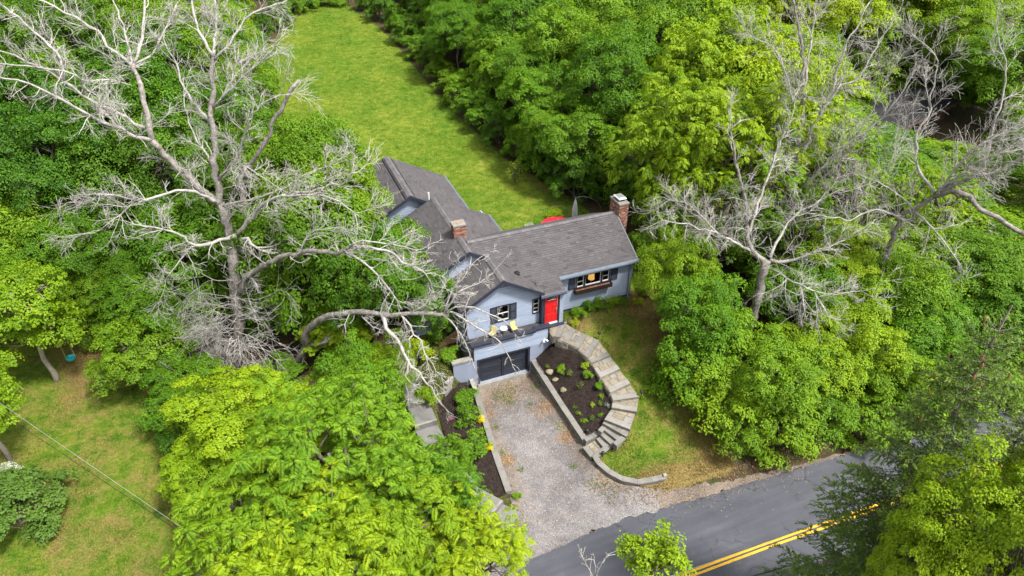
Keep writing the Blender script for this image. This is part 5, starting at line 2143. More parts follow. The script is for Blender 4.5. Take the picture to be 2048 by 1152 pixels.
make_tree('oak', 11, 5.0, 11, 'broad', 13, .62, (.5, 1.05), 150, .25, .15, jit=.34, low=-.55, crown_frac=.75)
make_tree('oakb', 12, 5.0, 12, 'broad', 12, .62, (.5, 1.05), 190, .22, .105, jit=.40, low=-.55, crown_frac=.75)
make_tree('oakc', 31, 5.0, 11, 'broad', 16, .8, (.35, .85), 150, .16, .12, jit=.34, low=-.55, crown_frac=.75)
make_tree('round', 13, 4.0, 8, 'broad', 13, 1.15, (.32, .75), 115, .16, .115, low=-.65, crown_frac=.88, jit=.34)
make_tree('roundb', 14, 4.0, 8.5, 'broad', 12, 1.15, (.32, .75), 115, .155, .115, low=-.65, crown_frac=.88, jit=.34)
make_tree('maple', 15, 3.6, 8, 'broad', 16, 1.9, (.22, .6), 150, .105, .10, low=-.7, crown_frac=.92, jit=.26, dome=.2)
make_tree('mapleb', 32, 3.6, 8, 'broad', 14, 1.9, (.22, .6), 150, .105, .10, low=-.7, crown_frac=.92, jit=.26, dome=.2)
make_tree('smallmaple', 34, 3.0, 7.5, 'broad', 13, 2.0, (.24, .58), 100, .135, .12, low=-.7, crown_frac=.62, jit=.28, dome=.24, trunk_r=.17)
make_tree('topmaple', 33, 2.5, 13, 'broad', 14, 2.8, (.16, .46), 150, .085, .06, low=-.7, crown_frac=.46, jit=.3, dome=.25)
make_tree('walnut', 16, 3.6, 9, 'frond', 13, 1.5, (.4, .6), 0, .125, .040, low=-.5, crown_frac=.75, L=.60, k=7, pairs=11, droop=.42, inner=.4)
make_tree('walnutb', 17, 3.4, 9, 'frond', 12, 1.5, (.4, .6), 0, .125, .040, low=-.5, crown_frac=.75, L=.60, k=7, pairs=11, droop=.42, inner=.4)
make_tree('treetop', 35, 1.0, 10.8, 'broad', 15, 11, (.10, .22), 34, .11, .06, low=-.8, crown_frac=.2, jit=.6, trunk_r=.04, airy=True)
make_tree('locust', 18, 4.6, 13, 'frond', 14, .95, (.4, .6), 0, .17, .075, low=-.55, crown_frac=.85, L=.62, k=8, pairs=6, droop=.55, lift=.2)
make_tree('locustb', 19, 4.6, 12, 'frond', 14, .95, (.4, .6), 0, .17, .075, low=-.55, crown_frac=.85, L=.62, k=8, pairs=6, droop=.55, lift=.2)
make_tree('sparse', 20, 3.5, 8, 'frond', 10, .6, (.3, .5), 0, .13, .07, low=-.6, crown_frac=.9, L=.38, k=6, pairs=5, inner=.6)
make_tree('bush', 21, 2.0, 3.2, 'broad', 11, 2.4, (.2, .46), 85, .13, .09, low=-.5, crown_frac=1.0, trunk_r=.07, jit=.4)
make_tree('bushb', 22, 2.0, 3.4, 'broad', 10, 2.4, (.2, .46), 85, .14, .085, low=-.5, crown_frac=1.0, trunk_r=.07, jit=.4)
make_tree('shrub', 23, .55, .9, 'broad', 7, 20, (.07, .17), 34, .075, .05, low=-.4, crown_frac=1.0, trunk_r=.03)
make_tree('shrubb', 24, .55, .9, 'broad', 7, 22, (.07, .15), 34, .06, .045, low=-.4, crown_frac=1.0, trunk_r=.03)
make_tree('perennial', 25, .30, .45, 'broad', 3, 24, (.07, .13), 16, .11, .045, low=-.2, crown_frac=1.0, trunk_r=.012, inner=.5, jit=.8)

LM = {
    'deep': leaf_mat('deep_green_leaf', (.032, .092, .002), (.066, .160, .003), (.112, .230, .005)),
    'mid': leaf_mat('mid_green_leaf', (.052, .130, .002), (.104, .218, .003), (.165, .290, .005)),
    'fresh': leaf_mat('fresh_green_leaf', (.076, .172, .002), (.142, .270, .003), (.208, .336, .006)),
    'lime': leaf_mat('yellow_green_leaf', (.122, .220, .001), (.220, .335, .002), (.308, .400, .006)),
    'gold': leaf_mat('golden_green_leaf', (.150, .235, .001), (.265, .350, .002), (.360, .405, .007)),
    'grey': leaf_mat('grey_green_leaf', (.060, .118, .010), (.112, .190, .020), (.170, .250, .032)),
    'brown': leaf_mat('bronze_green_leaf', (.060, .085, .012), (.110, .130, .020), (.19, .15, .05)),
    'yellow': leaf_mat('yellow_flower', (.42, .38, .006), (.55, .52, .008), (.62, .60, .012)),
    'white': leaf_mat('white_blossom', (.06, .12, .01), (.22, .26, .16), (.6, .6, .56), trans=.1),
    'pink': leaf_mat('pink_flower', (.45, .05, .2), (.6, .08, .28), (.7, .15, .35)),
    'needle': leaf_mat('spruce_needle', (.070, .125, .012), (.150, .225, .027), (.29, .35, .060), trans=.25),
    'blueleaf': leaf_mat('blue_grey_leaf', (.10, .16, .12), (.16, .22, .17), (.2, .26, .2)),
}


def tree(key, x, y, h, rad, col, label, name='leafy_tree', cat='tree', group=None, z=None, rot=None, lean=(0, 0), trunk_mat=None, sink=0.0):
    tm, cm, H, R = TREES[key]
    z = land1(x, y) if z is None else z
    t = empty(name, (x, y, z - sink), label, cat, group)
    rot = rng.random() * 6.28 if rot is None else rot
    t.rotation_euler = (lean[0], lean[1], rot)
    s = rad / R
    t.scale = (s, s, h / H)
    for nm, me, mt in (('trunk' if cat == 'tree' else 'stem', tm, trunk_mat or M['bark']), ('crown' if cat == 'tree' else 'foliage', cm, LM[col])):
        o = bpy.data.objects.new(nm, me)
        if not me.materials:
            me.materials.append(mt)
        o.material_slots[0].link = 'OBJECT'
        o.material_slots[0].material = mt
        COL.objects.link(o)
        o.parent = t
    return t


def tree_at(key, px, py, h, rad, col, label, frac=.6, **kw):
    """crown centre seen at (px,py); stand the tree on the land below"""
    z = 2.0
    for _ in range(12):
        p = atz(px, py, z + h * frac)
        z = land1(p[0], p[1])
    return tree(key, p[0], p[1], h, rad, col, label, z=z, **kw)

# ------------------------------------------------------------------ trees near the house, each with its own description
M['palebark'] = simple('pale_smooth_bark', (.22, .19, .15), (.36, .32, .26), 3, .9, .5, 16, fine=.25)
NEAR = [
    # key, px, py, height, radius, colour, label
    ('maple', 500, 860, 6.0, 3.3, 'lime', 'bright yellow green maple left of the driveway, below the dead tree'),
    ('mapleb', 445, 960, 4.5, 2.2, 'lime', 'lower yellow green tree bulging over the left lawn edge'),
    ('mapleb', 668, 648, 3.2, 2.0, 'lime', 'yellow green tree behind the leaning dead trunk'),
    ('round', 718, 790, 5.5, 2.2, 'fresh', 'fresh green tree under the arching dead branch, left of the path'),
    ('roundb', 775, 745, 4.0, 1.5, 'fresh', 'small fresh green tree under the hanging dead branches beside the path'),
    ('mapleb', 655, 835, 4.5, 2.0, 'lime', 'lime green tree between the yellow maple and the path'),
    ('walnut', 690, 960, 9.0, 3.7, 'fresh', 'feathery leaved tree in front of the path at bottom centre'),
    ('walnutb', 540, 1050, 8.5, 3.3, 'lime', 'feathery bright tree at the bottom, left of centre'),
    ('walnutb', 870, 1030, 7.5, 2.5, 'fresh', 'feathery leaved tree leaning over the left edge of the driveway mouth'),
    ('walnut', 640, 1160, 9.0, 3.4, 'lime', 'feathery leaved tree cut by the bottom edge near the left lawn'),
    ('walnutb', 920, 1140, 7.5, 2.6, 'lime', 'feathery leaved tree at the bottom edge beside the road'),
    ('walnut', 770, 1090, 8.5, 3.0, 'fresh', 'feathery leaved tree at the bottom between two paler ones'),
    ('walnutb', 900, 925, 4.5, 1.2, 'fresh', 'young feathery tree beside the left mulch bed'),
    ('oakb', 640, 430, 10, 3.4, 'mid', 'dense green tree against the left side of the rear wing'),
    ('roundb', 768, 535, 6.0, 2.3, 'mid', 'dense green tree brushing the left slope of the middle roof'),
    ('oak', 610, 480, 10, 3.8, 'mid', 'dense green tree behind the right hand limb of the big dead tree'),
    ('round', 730, 570, 7.5, 2.7, 'mid', 'green tree under the lower dead limb, left of the gable'),
    ('oakb', 610, 370, 11, 3.8, 'mid', 'green tree at the near left corner of the back lawn'),
    ('oakc', 335, 590, 5.5, 3.6, 'mid', 'tall green tree left of the dead tree trunk'),
    ('roundb', 290, 690, 4.5, 2.6, 'mid', 'mid green tree at the edge of the left lawn'),
    ('round', 370, 765, 3.0, 1.9, 'mid', 'low green tree at the foot of the dead tree beside the left lawn'),
    ('bush', 340, 830, 2.2, 1.5, 'mid', 'green bush below the dead tree at the lawn edge'),
    ('bush', 560, 745, 1.6, 1.3, 'mid', 'low green bush between the two dead tree bases'),
    ('bushb', 385, 900, 2.4, 1.4, 'deep', 'dark green bush between the left lawn and yellow maple'),
    ('oak', 395, 475, 8, 3.8, 'mid', 'tall green tree behind the dead tree trunk'),
    ('round', 545, 590, 4.5, 2.1, 'fresh', 'fresh green tree right behind the dead tree base'),
    ('oakc', 150, 505, 7.0, 3.2, 'mid', 'green tree behind the swing, at the edge of the left woods'),
    ('oak', 45, 480, 8.0, 3.6, 'mid', 'large leaved green tree at the left edge, above the swing tree'),
    ('round', 200, 600, 4.5, 2.2, 'mid', 'low green tree between the swing and the lawn edge tree'),
    ('oakb', 5, 580, 6.5, 2.8, 'fresh', 'fresh green tree cut by the left edge behind the swing tree'),
    ('roundb', 862, 600, 4.6, 1.5, 'mid', 'small green tree against the left wall of the middle wing'),
    ('bushb', 25, 1010, 2.6, 2.2, 'grey', 'grey green bush at the left edge of the lawn'),
    # right side border
    ('round', 1355, 565, 6.5, 2.2, 'fresh', 'dense green tree touching the right end of the house'),
    ('roundb', 1335, 450, 6.5, 2.1, 'mid', 'green tree just behind the tall brick chimney'),
    ('roundb', 1400, 640, 6.0, 2.3, 'fresh', 'green tree between the house end and pale right trunk'),
    ('bush', 1385, 740, 3.6, 2.0, 'fresh', 'rounded green bush halfway down the right lawn border'),
    ('bushb', 1450, 800, 3.8, 2.1, 'fresh', 'fresh green bush in the lower right lawn border'),
    ('bush', 1440, 690, 4.5, 2.3, 'fresh', 'tall fresh green bush around the pale right trunk'),
    ('bushb', 1480, 865, 2.8, 1.5, 'mid', 'low green bush at the lawn corner nearest the road'),
    ('bush', 1560, 850, 3.2, 1.9, 'fresh', 'rounded bush on the road verge, left of two'),
    ('bushb', 1640, 830, 3.4, 1.9, 'mid', 'rounded bush on the road verge, right of two'),
    ('round', 1540, 760, 5.5, 2.5, 'fresh', 'leafy tree below the hanging white branches'),
    ('roundb', 1620, 735, 5.0, 2.5, 'lime', 'lime green tree behind the road verge bushes'),
    ('round', 1700, 690, 5.5, 2.7, 'lime', 'lime green tree left of the spruce top'),
    ('roundb', 1780, 590, 6.0, 3.0, 'fresh', 'fresh green tree behind the spruce, left of its tip'),
    ('round', 1780, 735, 4.5, 2.3, 'fresh', 'fresh green tree left of the spruce, above the verge bushes'),
    ('roundb', 1850, 690, 5.0, 2.6, 'fresh', 'fresh green tree showing behind the left boughs of the spruce'),
    ('bushb', 1800, 810, 3.0, 2.0, 'mid', 'green bush at the far verge behind the spruce boughs'),
    ('round', 1930, 650, 5.0, 2.8, 'mid', 'mid green tree directly behind the spruce tip'),
    ('bush', 1890, 770, 3.4, 2.2, 'fresh', 'bush on the far road side seen through the spruce'),
    ('bushb', 1990, 740, 3.6, 2.4, 'mid', 'bush on the far road side at the right, behind the spruce'),
    ('bush', 1730, 840, 2.6, 1.6, 'fresh', 'bush beside the road in front of the spruce'),
    ('round', 1600, 605, 5.0, 2.6, 'fresh', 'green tree behind the hanging white branches'),
    ('sparse', 1560, 420, 10.5, 3.6, 'fresh', 'thin crowned tree tangled with bare twigs, left of two'),
    ('sparse', 1690, 380, 11, 3.6, 'fresh', 'thin crowned tree tangled with bare twigs, right of two'),
    ('sparse', 1640, 300, 11, 3.2, 'lime', 'thin leafy tree among bare stems in the upper right, upper one'),
    ('sparse', 1790, 420, 9, 3.2, 'fresh', 'thin leafy tree among bare limbs below the neighbour roof'),
    ('sparse', 1880, 440, 8.5, 3.0, 'lime', 'thin lime tree under the bare limbs at the right'),
    ('sparse', 1500, 350, 10, 3.0, 'lime', 'thin lime tree beside the pale right stem'),
    ('sparse', 1600, 480, 8, 3.0, 'fresh', 'thin leafy tree right above the pale right trunk'),
    ('sparse', 1430, 440, 9, 2.8, 'grey', 'sparse grey green tree beside the bare twigs right of the chimney'),
    ('oakc', 1660, 520, 6.0, 3.0, 'lime', 'lime green tree below the thin crowned pair'),
    ('oak', 1850, 520, 6.0, 3.5, 'mid', 'green tree below the bare right hand limbs'),
    ('oakb', 1980, 560, 6.5, 3.8, 'mid', 'green tree at the right edge above the spruce'),
    ('round', 2030, 640, 6, 2.8, 'fresh', 'fresh green tree at the right edge beside the spruce tip'),
    ('locust', 1400, 160, 13, 4.6, 'lime', 'tall feathery yellow green tree in the upper right woods, centre of three'),
    ('locustb', 1350, 290, 12, 4.0, 'lime', 'feathery yellow green tree behind the chimney, lowest of three'),
    ('locust', 1460, 300, 12.5, 4.2, 'lime', 'feathery yellow green tree left of the bare stems, right one of three'),
    ('locustb', 1365, 395, 8.5, 2.6, 'lime', 'feathery yellow green tree immediately right of the chimney cap'),
    ('locustb', 1500, 60, 13, 4.6, 'gold', 'golden feathery tree at the top edge, right of centre'),
    ('topmaple', 1985, 1135, 16.0, 2.0, 'lime', 'bright yellow green tree in the bottom right corner'),
    ('topmaple', 1850, 1190, 14.0, 1.5, 'lime', 'bright tree at the bottom edge, left of the corner maple'),
    ('topmaple', 2080, 1070, 16.0, 1.4, 'lime', 'bright tree cut by the right edge below the spruce'),
    ('treetop', 1312, 1112, 10.8, 1.0, 'lime', 'small bright treetop rising over the road at the bottom edge'),
]
for key, px, py, h, rad, col, lb in NEAR:
    bushy = key.startswith('bush')
    tree_at(key, px, py, h, rad, col, lb, name='bush' if bushy else 'leafy_tree', cat='bush' if bushy else 'tree', frac=.5 if bushy else (.56 if key[:5] in ('round', 'maple', 'spars') else .92 if key == 'treetop' else .77 if key == 'topmaple' else .62))

tree('smallmaple', -22.4, 9.2, 7.4, 2.6, 'lime', 'small yellow green tree with a pale trunk beside the swing', trunk_mat=M['palebark'])
tree('smallmaple', -23.9, 3.7, 7.6, 2.0, 'fresh', 'green tree at the left edge with a bare pale trunk', trunk_mat=M['palebark'], rot=2.0)
for x_, y_, c_, l_ in ((54, 25, 'fresh', 'low bush behind the neighbour house, leftmost'), (59.5, 26, 'mid', 'low bush behind the neighbour house, second from left'), (65, 25.5, 'fresh', 'low bush behind the neighbour house, farthest right'),
                       (62.5, 21, 'mid', 'low bush at the right end of the neighbour house, far one'), (61.5, 17, 'fresh', 'low bush at the right end of the neighbour house, near one'), (70, 27, 'mid', 'low bush in the woods right of the neighbour house')):
    tree('bush', x_, y_, 4.6, 3.1, c_, l_, name='bush', cat='bush')
for x_, y_, h_, c_, l_ in ((45, 27.5, 8.5, 'mid', 'mid green tree close behind the neighbour house, left one'), (53, 29, 9.5, 'fresh', 'fresh green tree close behind the neighbour house, middle one'), (61, 30, 9.5, 'mid', 'mid green tree close behind the neighbour house, right one'),
                           (40, 18, 6.0, 'fresh', 'low fresh green tree left of the neighbour house')):
    tree('oakc', x_, y_, h_, 4.4, c_, l_)
# ------------------------------------------------------------------ the woods, tree by tree
ORD = ['first', 'second', 'third', 'fourth', 'fifth', 'sixth', 'seventh', 'eighth', 'ninth', 'tenth', 'eleventh', 'twelfth', 'thirteenth', 'fourteenth', 'fifteenth']
NUM = ['one', 'two', 'three', 'four', 'five', 'six', 'seven', 'eight']
COLN = {'deep': 'dark green', 'mid': 'mid green', 'fresh': 'fresh green', 'lime': 'yellow green', 'gold': 'golden green', 'grey': 'grey green'}
woods_r = np.random.default_rng(99)


def visible(x, y, h, rad):
    p = np.array([x, y, land1(x, y) + h * .7]) - CAM
    d = p.dot(FW)
    if d < 3:
        return False
    px, py = 1024 + FPX * p.dot(RT) / d, 576 - FPX * p.dot(UP) / d
    m = FPX * rad * 1.6 / d
    return -m < px < 2048 + m and -m * 1.8 < py < 1152 + m


def project(p):
    p = np.asarray(p, float) - CAM
    d = p.dot(FW)
    return 1024 + FPX * p.dot(RT) / d, 576 - FPX * p.dot(UP) / d, d


NOT_THERE = [(1735, 1905, 185, 275, 60.0), (1560, 2048, 60, 420, 42.0)]     # glades: nothing tall grows on these sight lines nearer than that


def in_glade(x, y, h, rad):
    g = land1(x, y)
    px, py, d = project((x, y, g + h * .9))
    _, pb, _ = project((x, y, g + h * .4))
    m = FPX * rad * .8 / d
    D = gdist((x, y, 0))
    return any(px + m > a and px - m < b and py < q and pb > p and D < dist for a, b, p, q, dist in NOT_THERE)


def woods(rows, side, along, keyset, colset, hs, rs, where):
    for ri, (off, st, sp, n) in enumerate(rows):
        cnt = 0
        for i in range(n):
            x, y = along(off, st + i * sp)
            x += woods_r.normal(0, .7)
            y += woods_r.normal(0, .7)
            h = woods_r.uniform(*hs[min(ri, len(hs) - 1)])
            rad = woods_r.uniform(*rs[min(ri, len(rs) - 1)])
            key = keyset[woods_r.integers(len(keyset))]
            col = colset[min(ri, len(colset) - 1)][woods_r.integers(len(colset[min(ri, len(colset) - 1)]))]
            if in_glade(x, y, h, rad) and h > 4:
                h *= .55
                if in_glade(x, y, h, rad):
                    continue
            if not visible(x, y, h, rad):
                continue
            lb = '%s woods tree %s, row %s out, %s from the house' % (COLN[col], where, NUM[ri], ORD[cnt])
            cnt += 1
            tree(key, x, y, h, rad, col, lb, group='woods ' + where)


# right of the back lawn: a thick edge of lower trees, then taller ones
# low growth along the lawn's right and left edges
SIDEB = [('right', [(12.9, 14.2), (12.5, 17), (12.0, 19.8), (11.6, 22.6), (11.4, 25.5), (11.2, 28.5), (11.1, 31.5), (11, 35), (11, 38.5), (11, 42), (11, 46), (11, 50), (10.8, 55), (10.6, 60), (10, 65), (9.2, 70)]),
         ('far', [(1.2, 72.5), (3.6, 74.5), (6.2, 73.8)]),
         ('left', [(-7.6, 21.5), (-8.2, 25), (-8.6, 29), (-8.8, 33), (-8.6, 37), (-8.4, 41), (-8, 46), (-7.6, 51), (-7, 56), (-5, 61), (-3, 66), (-1, 71)])]
for sd, pts_ in SIDEB:
    for i, (x, y) in enumerate(pts_):
        rr_ = woods_r.uniform(1.5, 2.1)
        col = ['mid', 'fresh', 'mid', 'deep'][woods_r.integers(4)]
        tree(['bush', 'bushb'][i % 2], x + woods_r.normal(0, .3), y, woods_r.uniform(2.4, 4.2), rr_, col, '%s bush on the %s edge of the back lawn, number %d from the house' % (COLN[col], sd, i + 1) if False else
             '%s bush on the %s edge of the back lawn, %s from the house' % (COLN[col], sd, (ORD + ['sixteenth'])[i]), name='bush', cat='bush', group='bushes along the back lawn')
woods([(14.2, 14.5, 4.3, 15), (18.5, 12, 5.6, 13), (25, 9, 6.6, 13), (32.5, 12, 7.5, 12), (41, 26, 8, 10), (50, 32, 8.5, 9), (60, 30, 9, 8), (71, 34, 9, 7)], 'right',
      lambda o, s: (o + .02 * (s - 14), s), ['oak', 'oakb', 'round', 'roundb', 'oakc'],
      [['mid', 'fresh', 'mid'], ['mid', 'deep', 'fresh', 'mid'], ['fresh', 'lime', 'mid'], ['lime', 'fresh', 'lime'], ['lime', 'fresh', 'gold']],
      [(6.5, 8), (9, 11.5), (10.5, 13), (11, 13.5), (11, 14)], [(2.9, 3.4), (3.8, 4.5), (4.4, 5.2), (5.0, 5.8), (5.4, 6.2)], 'right of the back lawn')
# beyond the right end of the house, down to the road
woods([(15.5, 9.5, 4.5, 1), (21, 3, 5.5, 2), (27, -3, 6, 3), (33.5, -4, 6.5, 3), (41, -3, 7, 3), (50, 2, 8, 2), (60, 6, 8, 3), (70, 14, 8, 2)], 'right',
      lambda o, s: (o, s), ['oak', 'oakb', 'oakc'], [['mid'], ['mid', 'deep'], ['mid', 'fresh'], ['fresh', 'mid'], ['lime', 'fresh']],
      [(6, 7.5), (8, 10), (9, 11), (9.5, 11.5)], [(2.6, 3.1), (3.6, 4.2), (4.2, 4.8), (4.4, 5.2)], 'right of the house')
# left of the back lawn and behind the left yard
woods([(-10.6, 24, 4.8, 10), (-15.6, 19, 5.4, 11), (-21.5, 21, 6.0, 10), (-28, 18, 6.6, 9), (-35.5, 20, 7.4, 8), (-44, 24, 8, 7)], 'left',
      lambda o, s: (o + max(0, s - 55) * .22, s), ['oak', 'oakb', 'oakc', 'roundb'],
      [['mid', 'mid', 'fresh'], ['deep', 'mid', 'mid'], ['deep', 'mid', 'deep'], ['deep', 'mid'], ['mid', 'deep']],
      [(7.5, 9.5), (9.5, 12), (10, 12.5), (10, 13), (11, 13)], [(3.2, 3.8), (3.9, 4.6), (4.2, 4.9), (4.6, 5.4), (5, 5.8)], 'left of the back lawn')
# far end of the lawn
woods([(82, -14, 6.5, 7), (90, -20, 8, 8), (99, -26, 9, 8)], 'far', lambda o, s: (s, o), ['oak', 'oakb', 'oakc'], [['mid', 'fresh', 'lime'], ['mid', 'deep']],
      [(9, 11), (11, 13)], [(4.0, 4.6), (5, 5.6)], 'past the far lawn end')

# ------------------------------------------------------------------ bare dead trees, limb by limb
def smooth_path(P, step=.35, jit=.03, r=None):
    """Catmull-Rom through the surveyed points"""
    P = np.asarray(P, float)
    Q = np.vstack([2 * P[0] - P[1], P, 2 * P[-1] - P[-2]])
    out = []
    for i in range(1, len(Q) - 2):
        L = np.linalg.norm(Q[i + 1] - Q[i])
        n = max(2, int(L / step))
        for t in np.arange(n) / n:
            out.append(.5 * ((2 * Q[i]) + (-Q[i - 1] + Q[i + 1]) * t + (2 * Q[i - 1] - 5 * Q[i] + 4 * Q[i + 1] - Q[i + 2]) * t * t + (-Q[i - 1] + 3 * Q[i] - 3 * Q[i + 1] + Q[i + 2]) * t ** 3))
    out.append(P[-1])
    out = np.array(out)
    if r is not None and len(out) > 2:
        out[1:-1] += r.normal(0, jit, out[1:-1].shape)
    return out


def twig(mb, r, p, d, L, rad, lvl, grav=.0, kink=.22, kids=(5, 4), sides=4):
    n = max(4, int(L / .2) + 1)
    pts = [p]
    dd = d.copy()
    curl = r.normal(0, .62, 3) / n
    for i in range(n):
        dd = unit(dd + curl + r.normal(0, kink, 3) + np.array([0, 0, grav]))
        pts.append(pts[-1] + dd * (L / n))
    pts = np.array(pts)
    rr = np.linspace(rad, max(rad * .35, .006), n + 1)
    mb.tube(pts, rr, sides, cap=False)
    if lvl <= 0:
        return
    k = r.poisson(kids[min(lvl, len(kids)) - 1] * max(.5, min(1.6, L / 1.2)))
    for _ in range(k):
        t = r.uniform(.18, 1.0)
        i = int(t * (n - 1))
        b = pts[i] + (pts[i + 1] - pts[i]) * r.random()
        ax = unit(pts[i + 1] - pts[i])
        s = unit(np.cross(ax, r.normal(size=3)))
        nd = unit(ax * r.uniform(.6, 1.2) + s * r.uniform(.4, .9))
        twig(mb, r, b, nd, L * r.uniform(.38, .75) * (1.15 - .4 * t), max(rr[i] * .55, .0065), lvl - 1, grav, kink, kids, 3)


def dead_tree(name, label, base, limbs, seed, trunk_i=(0,), twig_len=1.1, dens=2.0, grav=0.0, mat=None, mat2=None, kids=(4, 3), tw_r=.018, lvl=2):
    """limbs: list of (points [(px,py,D)], r0, r1, twiggy) ; D is the ground distance of that point"""
    r = np.random.default_rng(seed)
    t = empty(name, tuple(base), label, 'tree')
    mat = mat or M['deadwood']
    mat2 = mat2 or M['deadbark']
    tw = MB()
    for li, (pp, r0, r1, twg) in enumerate(limbs):
        P = np.array([q if len(q) == 4 else atd(*q) for q in pp])[:, :3]
        r0, r1 = r0 * .88, r1 * .85
        S = smooth_path(P, .35, min(.05, r0 * .45), r)
        rad = np.linspace(r0, r1, len(S)) * (1 + .10 * np.sin(np.arange(len(S)) * 1.7 + li) * (r0 > .05))
        mb = MB()
        mb.tube(S, rad, 9 if r0 > .12 else 6)
        mb.build('trunk' if li in trunk_i else 'limb', mat2 if r0 > .13 else mat, t, base, smooth=True)
        if twg <= 0:
            continue
        L = np.linalg.norm(np.diff(S, axis=0), axis=1).sum()
        k = int(L * dens * twg * 1.1)
        for j in range(k):
            u = 1 - (1 - .12) * r.random() ** 1.15
            i = min(len(S) - 2, int(u * (len(S) - 1)))
            ax = unit(S[i + 1] - S[i])
            s = unit(np.cross(ax, r.normal(size=3)))
            nd = unit(ax * r.uniform(.2, .9) + s * r.uniform(.6, 1.0) + np.array([0, 0, .15]))
            ln = twig_len * r.uniform(.45, 1.35) * (1.2 - .5 * u)
            twig(tw, r, S[i], nd, ln, min(rad[i] * .6, tw_r * r.uniform(.7, 1.5)), lvl, grav, .13, kids)
        # splayed end
        ax = unit(S[-1] - S[-2])
        for j in range(2 if r1 < .06 else 0):
            twig(tw, r, S[-1], unit(ax + r.normal(0, .3, 3)), twig_len * r.uniform(.8, 1.5), max(r1 * .8, .012), lvl, grav, .13, kids)
    o = tw.build('twigs', mat, t, base)
    o['kind'] = 'stuff'
    return t


def z5(x, y, D):
    return (x / 2.743, y / 2.743, D)


def z6(x, y, D):
    return (100 + x / 2.56, 360 + y / 2.56, D)


def z2(x, y, D):
    return (780 + x / 3.6, 480 + y / 3.6, D)


def zG(x, y, D):
    return (790 + x / 7.2, 640 + y / 7.2, D)


def z7(x, y, D):
    return (1260 + x / 2.4, y / 2.4, D)


